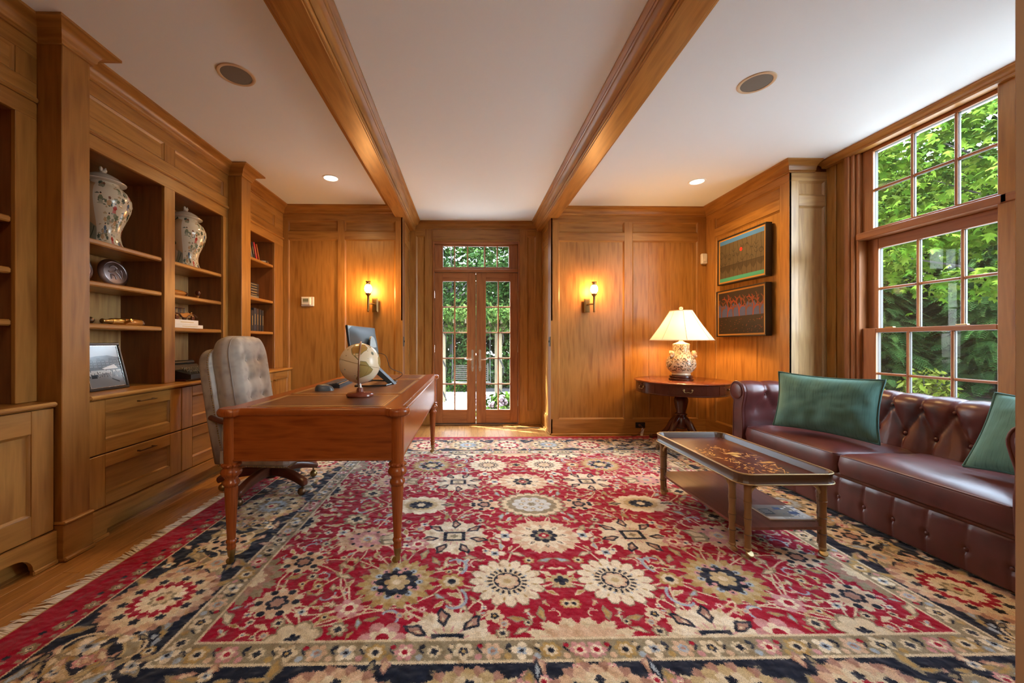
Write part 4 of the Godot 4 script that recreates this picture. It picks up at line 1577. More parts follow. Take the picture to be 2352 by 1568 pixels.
# border bands run along both outer sides; f maps (along, across) to the quarter's (x, y)
func border_run(cv: Canvas, length: float, f: Callable, pattern: int) -> void:
	var step := 0.0
	var k := 0
	while step < length:
		match pattern:
			0:  # guard of small flowers on taupe
				blossom(cv, f.call(step + 0.03, 0.0), 0.040, [0, 2, 4, 3, 1, 5][k % 6], k * 0.7)
				cv.line([f.call(step + 0.070, -0.032), f.call(step + 0.085, -0.012), f.call(step + 0.070, 0.006)], 0.007, navy)
				cv.disc(f.call(step + 0.082, 0.024), 0.013, [peach, sky_blue, gold, rose][k % 4])
				cv.disc(f.call(step + 0.075, -0.022), 0.010, [crimson, cream, navy][k % 3])
				step += 0.104
			1:  # outer red guard with grey sprigs
				petals(cv, f.call(step + 0.04, 0.0), 6, 0.030, 0.4, taupe, k * 0.4)
				petals(cv, f.call(step + 0.04, 0.0), 4, 0.012, 0.4, ivory, 0.0)
				cv.disc(f.call(step + 0.04, 0.0), 0.005, navy)
				leaf(cv, f.call(step + 0.085, -0.012), (f.call(1.0, 0.0) - f.call(0.0, 0.0)).angle() + 0.9, 0.030, 0.012, taupe, dusty)
				leaf(cv, f.call(step + 0.095, 0.012), (f.call(1.0, 0.0) - f.call(0.0, 0.0)).angle() - 0.9, 0.030, 0.012, taupe, dusty)
				petals(cv, f.call(step + 0.08, 0.034), 4, 0.012, 0.4, navy, 0.4)
				step += 0.115
		k += 1


func build_rug() -> void:
	var per := 600.0
	var cv := Canvas.new(int(RX * per), int(RY * per), per, crimson)
	var fx := 1.425
	var fy := 1.175
	var gx := 1.530
	var gy := 1.280
	var mx := 1.950
	var my := 1.695
	var strip := func(x: float, y: float, c: Color) -> void:
		cv.rect(x, 0, RX, RY, c)
		cv.rect(0, y, RX, RY, c)
	# field: stems first
	var knots := [Vector2(0, 0), Vector2(0.32, 0), Vector2(0.745, 0), Vector2(0, 0.42), Vector2(0.507, 0.42), Vector2(0.96, 0.44), Vector2(0.25, 0.83), Vector2(0.755, 0.83), Vector2(0.505, 0.83), Vector2(0, 0.83), Vector2(1.25, 0.66), Vector2(1.235, 0.96), Vector2(0.92, 1.0), Vector2(1.12, 0.2), Vector2(0.5, 1.12), Vector2(1.08, 1.12)]
	for i in knots.size():
		for j in range(i + 1, knots.size()):
			var a: Vector2 = knots[i]
			var b: Vector2 = knots[j]
			if a.distance_to(b) < 0.62:
				var n := (b - a).orthogonal() * (0.18 if (i + j) % 2 else -0.18)
				cv.line([a, a.lerp(b, 0.25) + n * 0.7, a.lerp(b, 0.5) + n, a.lerp(b, 0.75) + n * 0.7, b], 0.009, cream)
	# half flowers cut off by the field's edge, then loose leaves and blossoms wherever there is room
	petals(cv, Vector2(fx + 0.01, 0.80), 13, 0.17, 0.28, taupe, 0.0, 0.8, 1.1, 0.06)
	petals(cv, Vector2(fx + 0.01, 0.80), 13, 0.12, 0.28, dusty, 0.2, 0.8, 1.1, 0.06)
	petals(cv, Vector2(fx + 0.01, 0.80), 9, 0.07, 0.3, cream, 0.2)
	petals(cv, Vector2(fx + 0.01, 0.25), 11, 0.13, 0.28, cream, 0.0, 0.8, 1.1, 0.06)
	petals(cv, Vector2(fx + 0.01, 0.25), 9, 0.08, 0.28, navy, 0.0, 0.8, 1.1, 0.06)
	palmette(cv, Vector2(0.507, fy + 0.02), 0.4)
	petals(cv, Vector2(0.02, fy + 0.02), 13, 0.16, 0.3, cream, 0.0, 1.3, 0.8, 0.06)
	petals(cv, Vector2(0.02, fy + 0.02), 13, 0.12, 0.3, peach, 0.2, 1.3, 0.8, 0.06)
	petals(cv, Vector2(1.08, fy - 0.01), 7, 0.10, 0.25, taupe, 0.0, 1.1, 1.0)
	petals(cv, Vector2(1.08, fy - 0.01), 7, 0.088, 0.25, cream, 0.0, 1.1, 1.0)
	petals(cv, Vector2(1.08, fy - 0.01), 5, 0.03, 0.5, navy)
	blossom(cv, Vector2(0.75, fy - 0.01), 0.09, 0)
	var big := [[0, 0, 0.20], [0.32, 0, 0.11], [0.745, 0, 0.19], [0, 0.42, 0.21], [0.507, 0.42, 0.19], [0.96, 0.44, 0.15], [0.25, 0.83, 0.18], [0.755, 0.83, 0.19], [0.505, 0.83, 0.06], [1.42, 0.80, 0.15], [1.42, 0.25, 0.11], [0.5, 1.19, 0.17], [0, 1.19, 0.17], [1.08, 1.16, 0.10], [0.75, 1.16, 0.09], [1.25, 0.66, 0.08], [1.235, 0.96, 0.09], [0.92, 1.0, 0.06], [1.12, 0.2, 0.09]]
	var tries := 0
	var put := []
	while tries < 7000 and put.size() < 460:
		tries += 1
		var p := Vector2(rng.randf() * (fx - 0.02), rng.randf() * (fy - 0.02))
		var r := rng.randf_range(0.020, 0.046)
		var free := true
		for b in big:
			if p.distance_to(Vector2(b[0], b[1])) < b[2] + r * 0.62:
				free = false
		for q in put:
			if p.distance_to(q[0]) < (r + q[1]) * 0.80:
				free = false
		if not free:
			continue
		put.append([p, r])
		var a := rng.randf() * TAU
		match rng.randi() % 5:
			0, 1:
				leaf(cv, p - Vector2.from_angle(a) * r * 1.2, a, r * 2.6, r * 0.55, [cream, sand, gold, sky_blue][rng.randi() % 4], [taupe, cream, taupe][rng.randi() % 3])
			2:
				blossom(cv, p, r * 0.95, rng.randi() % 6, a)
			3:
				leaf(cv, p - Vector2.from_angle(a) * r, a, r * 2.0, r * 0.5, [sand, cream, peach][rng.randi() % 3], taupe)
				leaf(cv, p, a + 1.2, r * 1.7, r * 0.4, [sky_blue, gold][rng.randi() % 2], cream)
			_:
				curl(cv, p - Vector2.from_angle(a) * r, a, r * 1.6, 1.0 if rng.randf() < 0.5 else -1.0, r * 0.34, [cream, sky_blue, sand][rng.randi() % 3])
				blossom(cv, p, r * 0.5, rng.randi() % 5, a)
	# the large flowers
	petals(cv, Vector2.ZERO, 20, 0.200, 0.14, taupe, 0.0, 1.15, 1.0, 0.05)
	petals(cv, Vector2.ZERO, 20, 0.180, 0.12, cream, 0.0, 1.15, 1.0, 0.03)
	petals(cv, Vector2.ZERO, 16, 0.150, 0.10, taupe, 0.0, 1.15, 1.0)
	petals(cv, Vector2.ZERO, 10, 0.115, 0.16, Color8(206, 212, 210), 0.0, 1.15, 1.0)
	for k in 8:
		cv.disc(Vector2.from_angle(TAU * k / 8) * 0.07, 0.016, taupe)
		cv.disc(Vector2.from_angle(TAU * k / 8) * 0.07, 0.009, ivory)
	petals(cv, Vector2.ZERO, 6, 0.03, 0.3, taupe)
	small_palm(cv, Vector2(0.32, 0), 0.2)
	oval_flower(cv, Vector2(0.745, 0))
	peach_star(cv, Vector2(0, 0.42))
	palmette(cv, Vector2(0.507, 0.42), 0.2)
	petals(cv, Vector2(0.99, 0.44), 12, 0.15, 0.2, peach, 0.0, 1.1, 0.9, 0.06)
	petals(cv, Vector2(0.99, 0.44), 10, 0.10, 0.2, rose, 0.0, 1.1, 0.9, 0.06)
	for k in 9:
		cv.disc(Vector2(0.99, 0.44) + Vector2.from_angle(TAU * k / 9) * 0.085, 0.010, navy)
	blossom(cv, Vector2(0.99, 0.44), 0.05, 3)
	for s in [-1.0, 1.0]:
		leaf(cv, Vector2(0.93, 0.44 + s * 0.03), PI + s * 0.7, 0.16, 0.045, cream, taupe)
	rosette(cv, Vector2(0.25, 0.83))
	gold_star(cv, Vector2(0.755, 0.83))
	blossom(cv, Vector2(0.505, 0.83), 0.062, 2)
	curl(cv, Vector2(0.46, 0.89), 2.2, 0.09, -1.0, 0.014, sky_blue)
	curl(cv, Vector2(0.46, 0.77), -2.2, 0.09, 1.0, 0.014, sky_blue)
	petals(cv, Vector2(0, 0.83), 8, 0.055, 0.35, sand)
	petals(cv, Vector2(0, 0.83), 4, 0.035, 0.5, navy)
	small_palm(cv, Vector2(1.25, 0.66), 0.5)
	small_palm(cv, Vector2(1.235, 0.96), 1.1)
	blossom(cv, Vector2(0.92, 1.0), 0.062, 0)
	blossom(cv, Vector2(1.12, 0.2), 0.085, 5)
	blossom(cv, Vector2(0.70, 0.50), 0.06, 0)
	blossom(cv, Vector2(0.22, 0.42), 0.06, 4)
	blossom(cv, Vector2(0.29, 0.60), 0.05, 4)
	# frames from the inside out: inner guard, main border, outer guard
	strip.call(fx - 0.006, fy - 0.006, cream)
	strip.call(fx + 0.006, fy + 0.006, taupe)
	border_run(cv, 1.22, func(s, a): return Vector2((fx + gx) / 2 + a, s), 0)
	border_run(cv, 1.50, func(s, a): return Vector2(s, (fy + gy) / 2 + a), 0)
	strip.call(gx - 0.012, gy - 0.012, cream)
	strip.call(gx, gy, navy)
	# main border: vines, leaves and medallions
	var bc := (gx + mx) / 2
	var bd := (gy + my) / 2
	for run in 2:
		var f := func(s: float, a: float) -> Vector2: return Vector2(bc + a, s) if run == 0 else Vector2(s, bd + a)
		var meds: Array = [0.0, 0.925] if run == 0 else [0.0, 0.86]
		var length := 1.66 if run == 0 else 1.92
		for side in [-1.0, 1.0]:
			var pts := []
			for i in 60:
				var s: float = length * i / 59.0
				pts.append(f.call(s, side * 0.115 * sin(s * TAU / 0.46 + 0.6)))
			cv.line(pts, 0.052, sand)
			cv.line(pts, 0.034, taupe if side > 0 else cream)
			for i in range(4, 60, 7):
				blossom(cv, pts[i], 0.026, i % 6, i)
		var s := 0.23
		while s < length:
			for side in [-1.0, 1.0]:
				blossom(cv, f.call(s + side * 0.03, side * 0.06), 0.058, 1 + (int(s * 10) % 4), s * 9)
				leaf(cv, f.call(s - 0.07, side * 0.13), s * 5.0 + side, 0.13, 0.028, gold, taupe)
				leaf(cv, f.call(s + 0.09, side * -0.13), s * 3.0 - side, 0.12, 0.026, sky_blue if side > 0 else sand, taupe)
				leaf(cv, f.call(s + 0.02, side * 0.165), s * 7.0, 0.08, 0.020, peach, dusty)
				curl(cv, f.call(s, side * 0.02), s * 4.0 + side, 0.10, side, 0.012, cream)
			s += 0.23
		for k in 110:
			var q: Vector2 = f.call(rng.randf() * length, rng.randf_range(-0.19, 0.19))
			var a := rng.randf() * TAU
			leaf(cv, q, a, rng.randf_range(0.05, 0.11), rng.randf_range(0.012, 0.024), [sand, cream, sky_blue, gold, peach, taupe][k % 6], [taupe, dusty, navy][k % 3])
			if k % 4 == 0:
				blossom(cv, q, rng.randf_range(0.022, 0.036), k % 6, a)
		for i in meds.size():
			border_medallion(cv, f.call(meds[i], 0.0), i == 0 and run == 0)
		border_medallion(cv, f.call(0.46 if run == 0 else 0.43, 0.01), true) if run == 1 else small_palm(cv, f.call(0.46, 0.0))
	for k in 3:
		leaf(cv, Vector2(bc - 0.1 + 0.1 * k, bd - 0.08 + 0.09 * (k % 2)), 0.8 + k, 0.16, 0.034, [gold, sky_blue, rose][k], taupe)
	strip.call(mx + 0.008, my + 0.008, cream)
	strip.call(mx + 0.016, my + 0.016, crimson)
	border_run(cv, 1.84, func(s, a): return Vector2(mx + 0.052 + a, s), 1)
	border_run(cv, 2.16, func(s, a): return Vector2(s, my + 0.052 + a), 1)
	# knots: every edge a little ragged, every knot its own tone
	var wide := cv.im.get_width()
	var high := cv.im.get_height()
	var src := cv.im.get_data()
	var dst := PackedByteArray()
	dst.resize(src.size())
	var h := 12345
	for y in high:
		for x in wide:
			h = (h * 1103515245 + 12345) & 0x7fffffff
			var sx := clampi(x + ((h >> 8) % 5 - 2) / 2 * 2, 0, wide - 1)
			var sy := clampi(y + ((h >> 12) % 5 - 2) / 2 * 2, 0, high - 1)
			var i := (sy * wide + sx) * 3
			var o := (y * wide + x) * 3
			var tone := 214 + ((h >> 16) % 64)
			dst[o] = mini(255, src[i] * tone >> 8)
			dst[o + 1] = mini(255, src[i + 1] * tone >> 8)
			dst[o + 2] = mini(255, src[i + 2] * tone >> 8)
	var tex := ImageTexture.create_from_image(Image.create_from_data(wide, high, false, Image.FORMAT_RGB8, dst))
	var m := mat("rug_pile", Color.WHITE, 0.95, 0.0, 0.2)
	m.albedo_texture = tex
	m.texture_repeat = false
	m.rim_enabled = true
	m.rim = 0.25
	m.rim_tint = 0.8
	m.normal_enabled = true
	m.normal_texture = noise_tex("pile_bump", 0.09, 3, [], 256, FastNoiseLite.TYPE_SIMPLEX, 3.0)
	m.normal_scale = 0.6
	var t := thing("persian_rug", "large crimson and navy floral rug with white fringe on the oak floor", "rug", V(0.43, 0.0, 2.59))
	var mb := MB.new()
	var top := 0.011
	var xs := [-RX, -0.0005, 0.0005, RX]
	for i in [0, 1]:
		for j in [0, 1]:
			var x0: float = -RX if i == 0 else 0.0
			var x1: float = 0.0 if i == 0 else RX
			var d0: float = -RY if j == 0 else 0.0
			var d1: float = 0.0 if j == 0 else RY
			var q := []
			var uv := []
			for c in [[x0, d0], [x1, d0], [x1, d1], [x0, d1]]:
				q.append(V(c[0], top, c[1]))
				uv.append(Vector2(absf(c[0]) / RX, absf(c[1]) / RY))
			mb.quad(q[0], q[1], q[2], q[3], Vector3.UP, uv[0], uv[1], uv[2], uv[3])
	for e in [[Vector3(-RX, 0, RY), Vector3(RX, 0, RY), Vector3(0, 0, 1)], [Vector3(-RX, 0, -RY), Vector3(RX, 0, -RY), Vector3(0, 0, -1)], [Vector3(-RX, 0, -RY), Vector3(-RX, 0, RY), Vector3.LEFT], [Vector3(RX, 0, -RY), Vector3(RX, 0, RY), Vector3.RIGHT]]:
		mb.quad(e[0] + Vector3(0, 0.0005, 0), e[1] + Vector3(0, 0.0005, 0), e[1] + Vector3(0, top, 0), e[0] + Vector3(0, top, 0), e[2], Vector2(0.999, 0.2), Vector2(0.999, 0.8), Vector2(0.999, 0.8), Vector2(0.999, 0.2))
	obj("pile", mb, m, t)
	for s in [-1.0, 1.0]:
		mb = MB.new()
		var d := -RY + 0.004
		while d < RY:
			var long := rng.randf_range(0.055, 0.088) if s < 0 else 0.05
			var lean := 0.025 * sin(d * 9.0) + 0.018 * sin(d * 31.0) + rng.randf_range(-0.012, 0.012)
			var y0 := rng.randf_range(0.004, 0.007)
			add_tube(mb, [V(s * (RX - 0.004), 0.006, d), V(s * (RX + long * 0.5), y0 + rng.randf() * 0.008, d + lean * 0.4), V(s * (RX + long), 0.0042, d + lean)], [0.0036, 0.0044, 0.0022], 4, false, 0.8)
			d += 0.0075 if s < 0 else 0.02
		obj("fringe", mb, M.fringe, t)
		mb = MB.new()
		add_tube(mb, [V(s * RX, 0.007, -RY), V(s * RX, 0.007, RY)], 0.005, 6)
		obj("selvage", mb, M.fringe_edge, t)


# ---------------------------------------------------------------- the desk and what stands on it

const DX := -0.761
const DD := 2.865
const DTOP := 0.785


func build_desk() -> void:
	var t := thing("writing_desk", "long polished mahogany writing desk with leather top and turned legs", "desk", V(DX, 0.011, DD))
	var hx := 0.409
	var hd := 0.950
	var y := DTOP - 0.011
	# top with round ears over the legs
	var poly := []
	for c in [[1, 1, 0], [-1, 1, 90], [-1, -1, 180], [1, -1, 270]]:
		poly.append_array(arc(c[0] * (hx - 0.002), c[1] * (hd - 0.002), 0.064, 0.064, c[2] - 60, c[2] + 150, 14))
	var rows := []
	for lv in [[-0.040, -0.014], [-0.036, -0.004], [-0.028, 0.000], [-0.016, 0.001], [-0.008, -0.002], [-0.002, -0.007], [0.0, -0.012]]:
		var ring := PackedVector3Array()
		var k := poly.size()
		for i in k:
			var p: Vector2 = poly[i]
			var q: Vector2 = (poly[(i + 1) % k] - poly[(i - 1 + k) % k])
			var n := Vector2(q.y, -q.x).normalized()
			p += n * lv[1]
			ring.append(V(p.x, y + lv[0], p.y))
		rows.append(ring)
	var mb := MB.new()
	mb.sheet(rows, false, true, 4.0, 0.05)
	for e in [0, 6]:
		var pp := PackedVector2Array()
		for v in rows[e]:
			pp.append(Vector2(v.x, v.z))
		var tr := Geometry2D.triangulate_polygon(pp)
		for q in range(0, tr.size(), 3):
			mb.tri(rows[e][tr[q]], rows[e][tr[q + 1]], rows[e][tr[q + 2]], Vector3.UP if e == 6 else Vector3.DOWN)
	obj("desk_top", mb, M.mahogany, t)
	# three leather panels with gilt lines
	for s in [[1.935, 2.365], [2.405, 3.325], [3.365, 3.795]]:
		var a: float = s[0] - DD
		var b: float = s[1] - DD
		mb = MB.new()
		add_box(mb, Vector3(-0.345, y, -b), Vector3(0.345, y + 0.0010, -a), 0.0)
		var pan := obj("leather_panel", mb, M.desk_leather, t)
		mb = MB.new()
		for i in [0.010, 0.024]:
			var w := 0.0055 if i < 0.02 else 0.0022
			add_box(mb, Vector3(-0.345 + i, y + 0.0009, -b + i), Vector3(0.345 - i, y + 0.0014, -b + i + w), 0.0)
			add_box(mb, Vector3(-0.345 + i, y + 0.0009, -a - i - w), Vector3(0.345 - i, y + 0.0014, -a - i), 0.0)
			add_box(mb, Vector3(-0.345 + i, y + 0.0009, -b + i), Vector3(-0.345 + i + w, y + 0.0014, -a - i), 0.0)
			add_box(mb, Vector3(0.345 - i - w, y + 0.0009, -b + i), Vector3(0.345 - i, y + 0.0014, -a - i), 0.0)
		obj("gilt_tooling", mb, M.gilt, pan)
	# aprons
	for s in [-1.0, 1.0]:
		mb = MB.new()
		add_box(mb, Vector3(-hx + 0.02, 0.520, s * (hd + 0.012) - 0.011), Vector3(hx - 0.02, y - 0.036, s * (hd + 0.012) + 0.011), 0.002)
		var ap := obj("end_apron", mb, M.mahogany, t)
		mb = MB.new()
		add_tube(mb, [Vector3(-hx + 0.02, 0.520, s * (hd + 0.020)), Vector3(hx - 0.02, 0.520, s * (hd + 0.020))], 0.006, 8)
		obj("bead", mb, M.mahogany, ap)
	mb = MB.new()
	add_box(mb, Vector3(hx + 0.001, 0.520, -hd + 0.02), Vector3(hx + 0.023, y - 0.036, hd - 0.02), 0.002)
	var lap := obj("side_apron", mb, M.mahogany, t)
	mb = MB.new()
	add_tube(mb, [Vector3(hx + 0.020, 0.520, -hd + 0.02), Vector3(hx + 0.020, 0.520, hd - 0.02)], 0.006, 8)
	obj("bead", mb, M.mahogany, lap)
	# the sitter's side: two drawers either side of a knee hole drawer
	mb = MB.new()
	add_box(mb, Vector3(-hx - 0.012, 0.640, -hd + 0.02), Vector3(-hx + 0.008, y - 0.036, hd - 0.02), 0.002)
	obj("drawer_rail", mb, M.mahogany, t)
	for s in [[-0.90, -0.36], [-0.33, 0.33], [0.36, 0.90]]:
		mb = MB.new()
		add_box(mb, Vector3(-hx - 0.022, 0.655, s[0]), Vector3(-hx - 0.011, y - 0.045, s[1]), 0.003)
		var dr := obj("drawer", mb, M.mahogany, t)
		mb = MB.new()
		add_ball(mb, Vector3(-hx - 0.032, 0.69, (s[0] + s[1]) / 2), Vector3(0.012, 0.012, 0.012), 10, 8)
		obj("knob", mb, M.old_brass, dr)
	# turned, fluted legs on brass casters
	var leg_mb := MB.new()
	add_lathe(leg_mb, [Vector2(0.0, y - 0.037), Vector2(0.034, y - 0.037), Vector2(0.034, 0.530), Vector2(0.033, 0.505)], Vector3.ZERO, 28)
	add_lathe(leg_mb, [Vector2(0.030, 0.506), Vector2(0.040, 0.498), Vector2(0.038, 0.486), Vector2(0.034, 0.482), Vector2(0.044, 0.470), Vector2(0.0475, 0.458), Vector2(0.044, 0.446), Vector2(0.034, 0.438), Vector2(0.029, 0.428), Vector2(0.030, 0.420), Vector2(0.037, 0.412), Vector2(0.0385, 0.404), Vector2(0.035, 0.396), Vector2(0.029, 0.388)], Vector3.ZERO, 28)
	add_lathe(leg_mb, [Vector2(0.030, 0.388), Vector2(0.0305, 0.372), Vector2(0.0298, 0.36), Vector2(0.019, 0.135), Vector2(0.0185, 0.128)], Vector3.ZERO, 56, 7, 0.0035, 0.14, 0.375)
	add_lathe(leg_mb, [Vector2(0.0185, 0.128), Vector2(0.023, 0.122), Vector2(0.024, 0.115), Vector2(0.021, 0.108), Vector2(0.018, 0.100), Vector2(0.020, 0.093), Vector2(0.021, 0.086), Vector2(0.018, 0.078)], Vector3.ZERO, 24)
	for k in 9:
		add_ball(leg_mb, Vector3(cos(TAU * k / 9) * 0.038, 0.494, sin(TAU * k / 9) * 0.038), Vector3(0.009, 0.008, 0.009), 6, 5)
	var leg := leg_mb.mesh()
	var cup_mb := MB.new()
	add_lathe(cup_mb, [Vector2(0.018, 0.080), Vector2(0.0195, 0.076), Vector2(0.016, 0.046), Vector2(0.013, 0.040), Vector2(0, 0.040)], Vector3.ZERO, 18)
	add_box(cup_mb, Vector3(-0.010, 0.012, -0.008), Vector3(0.012, 0.042, -0.005), 0.001)
	add_box(cup_mb, Vector3(-0.010, 0.012, 0.005), Vector3(0.012, 0.042, 0.008), 0.001)
	var cup := cup_mb.mesh()
	var wheel_mb := MB.new()
	wheel_mb.xf = Transform3D(Basis(Vector3.RIGHT, PI / 2), Vector3(-0.010, 0.016, 0))
	add_lathe(wheel_mb, [Vector2(0, -0.005), Vector2(0.014, -0.005), Vector2(0.016, -0.003), Vector2(0.016, 0.003), Vector2(0.014, 0.005), Vector2(0, 0.005)], Vector3.ZERO, 18)
	var wheel := wheel_mb.mesh()
	for c in [[-1, -1], [1, -1], [1, 1], [-1, 1]]:
		var l := obj("leg", leg, M.mahogany, t, Vector3(c[0] * hx, 0, c[1] * hd))
		var ca := obj("caster", cup, M.old_brass, l)
		obj("wheel", wheel, M.old_brass, l)
		ca.rotation.y = 0.5


func build_desk_things() -> void:
	var y := DTOP + 0.0015
	# globe
	var t := thing("desk_globe", "cream antique-style globe on a round wooden base on the desk", "globe", V(-0.645, y, 2.30))
	var mb := MB.new()
	add_lathe(mb, [Vector2(0, 0), Vector2(0.074, 0), Vector2(0.080, 0.006), Vector2(0.079, 0.014), Vector2(0.070, 0.021), Vector2(0.030, 0.024), Vector2(0.020, 0.028), Vector2(0.018, 0.045), Vector2(0.013, 0.052), Vector2(0, 0.052)], Vector3.ZERO, 36)
	obj("base", mb, M.globe_base, t)
	mb = MB.new()
	add_lathe(mb, [Vector2(0.011, 0.050), Vector2(0.011, 0.056), Vector2(0.007, 0.066), Vector2(0.005, 0.078)], Vector3.ZERO, 16)
	obj("stem", mb, M.chrome, t)
	var centre := Vector3(0, 0.196, 0)
	var r := 0.119
	mb = MB.new()
	add_ball(mb, Vector3.ZERO, Vector3(r, r, r), 48, 30)
	var ball := obj("sphere", mb, _globe_mat(), t, centre)
	ball.rotation_degrees = Vector3(4, 182, 14)
	mb = MB.new()
	add_tube(mb, _ring(r + 0.0012, 0.0, TAU, Vector3.RIGHT, Vector3(0, 0, 1), 48), 0.0011, 5, false)
	obj("equator_band", mb, M.old_brass, ball)
	mb = MB.new()
	var pts := []
	for i in 25:
		var a := deg_to_rad(-98.0 + i * 8.0)
		pts.append(centre + Vector3(0.22 * cos(a) + 0.05 * sin(a), sin(a), 0.97 * cos(a)).normalized() * (r + 0.007))
	add_tube(mb, pts, 0.0055, 8, true)
	add_ball(mb, pts[24], Vector3(0.006, 0.006, 0.006), 8, 6)
	obj("meridian_arm", mb, M.globe_arm, t)
	# monitor seen from behind
	t = thing("computer_monitor", "black all-in-one monitor seen from behind with a slanted leg", "monitor", V(-0.70, y, 2.98), deg_to_rad(-4.0))
	var rows := []
	for i in 9:
		var a := i / 8.0
		var ring := PackedVector3Array()
		for j in 13:
			var b := j / 12.0
			var bulge: float = 0.052 * (1.0 - absf(a * 2 - 1) ** 3.0) * (1.0 - absf(b * 2 - 1) ** 3.0)
			ring.append(Vector3(-0.075 + bulge - 0.045 * b, 0.115 + 0.325 * b, 0.30 - 0.60 * a))
		rows.append(ring)
	mb = MB.new()
	mb.sheet(rows)
	obj("back_shell", mb, M.monitor_back, t)
	mb = MB.new()
	var tilt := Transform3D(Basis(Vector3(0, 0, 1), atan(0.045 / 0.325)), Vector3(-0.075, 0.115, 0))
	mb.xf = tilt
	add_box(mb, Vector3(-0.018, -0.004, -0.303), Vector3(0.001, 0.331, 0.303), 0.004)
	obj("screen_frame", mb, M.black_plastic, t)
	mb = MB.new()
	mb.xf = tilt
	add_box(mb, Vector3(-0.0192, 0.014, -0.288), Vector3(-0.0178, 0.318, 0.288), 0.0)
	obj("screen", mb, M.screen_dark, t)
	mb = MB.new()
	mb.xf = Transform3D(Basis(Vector3(0, 0, 1), 0.10), Vector3(-0.035, 0.25, 0.02))
	add_slab(mb, arc(0, 0.03, 0.075, 0.085, 0, 180, 12), Vector3.ZERO, Vector3(0, 0, 1), Vector3.UP, Vector3.RIGHT, 0.012)
	obj("port_cover", mb, M.grey_plastic, t)
	mb = MB.new()
	add_slab(mb, [Vector2(-0.06, 0.13), Vector2(-0.03, 0.16), Vector2(0.135, 0.006), Vector2(0.140, 0.0), Vector2(0.095, 0.0)], Vector3(0, 0, 0.035), Vector3.RIGHT, Vector3.UP, Vector3(0, 0, -1), 0.07)
	obj("rear_leg", mb, M.monitor_back, t)
	mb = MB.new()
	add_tube(mb, [Vector3(0.11, 0.006, 0.16), Vector3(0.0, 0.006, 0.21), Vector3(-0.10, 0.006, 0.21), Vector3(-0.13, 0.006, 0.10), Vector3(-0.13, 0.006, -0.10), Vector3(-0.10, 0.006, -0.21), Vector3(0.11, 0.006, -0.16), Vector3(0.125, 0.006, 0.0), Vector3(0.11, 0.006, 0.16)], 0.006, 6)
	obj("foot_frame", mb, M.black_plastic, t)
	mb = MB.new()
	add_tube(mb, spline([Vector3(-0.02, 0.24, 0.02), Vector3(0.06, 0.22, 0.0), Vector3(0.09, 0.12, -0.04), Vector3(0.17, 0.07, -0.10), Vector3(0.10, 0.02, -0.12), Vector3(-0.02, 0.006, -0.22), Vector3(-0.15, 0.006, -0.26)], 6), 0.0025, 6)
	obj("cable", mb, M.black_plastic, t)
	# keyboard
	t = thing("keyboard", "black keyboard lying on the desk in front of the monitor", "keyboard", V(-0.99, y, 2.93), deg_to_rad(3.0))
	mb = MB.new()
	add_slab(mb, [Vector2(-0.075, 0.0), Vector2(0.075, 0.0), Vector2(0.075, 0.026), Vector2(0.068, 0.028), Vector2(-0.075, 0.012)], Vector3(0, 0, 0.225), Vector3.RIGHT, Vector3.UP, Vector3(0, 0, -1), 0.45)
	obj("body", mb, M.black_plastic, t)
	var key_mb := MB.new()
	add_box(key_mb, Vector3(-0.0085, 0, -0.0085), Vector3(0.0085, 0.006, 0.0085), 0.002)
	var key := key_mb.mesh()
	for i in 6:
		for j in 20:
			var k := obj("key", key, M.key_plastic, t, Vector3(-0.058 + i * 0.0215, 0.0155 + i * 0.0024, 0.205 - j * 0.0216))
			k.rotation.z = 0.11
	# mouse
	t = thing("computer_mouse", "dark grey computer mouse on the leather desk top", "mouse", V(-0.955, y, 2.565), deg_to_rad(20.0))
	rows = []
	for i in 10:
		var ph := PI / 2 * i / 9.0
		var ring := PackedVector3Array()
		for j in 20:
			var th := TAU * j / 20
			var w := 0.036 * (1.0 + 0.12 * cos(th * 2.0))
			ring.append(Vector3(cos(th) * 0.060 * cos(ph) ** 0.6, 0.041 * sin(ph) ** 0.9 * (1.0 - 0.25 * cos(th) * cos(ph)), sin(th) * w * cos(ph) ** 0.6))
		rows.append(ring)
	mb = MB.new()
	mb.sheet(rows, false, true)
	obj("body", mb, M.grey_plastic, t)
	mb = MB.new()
	mb.xf = Transform3D(Basis(Vector3.RIGHT, PI / 2), Vector3(0.030, 0.029, 0))
	add_lathe(mb, [Vector2(0, -0.004), Vector2(0.009, -0.004), Vector2(0.010, 0), Vector2(0.009, 0.004), Vector2(0, 0.004)], Vector3.ZERO, 14)
	obj("scroll_wheel", mb, M.black_plastic, t)
	mb = MB.new()
	add_box(mb, Vector3(0.012, 0.0335, -0.0006), Vector3(0.056, 0.0365, 0.0006), 0.0)
	obj("button_seam", mb, M.black_plastic, t)


func _ring(r: float, a0: float, a1: float, a: Vector3, b: Vector3, k: int) -> Array:
	var out := []
	for i in k + 1:
		var th := lerpf(a0, a1, i / float(k))
		out.append(a * cos(th) * r + b * sin(th) * r)
	return out


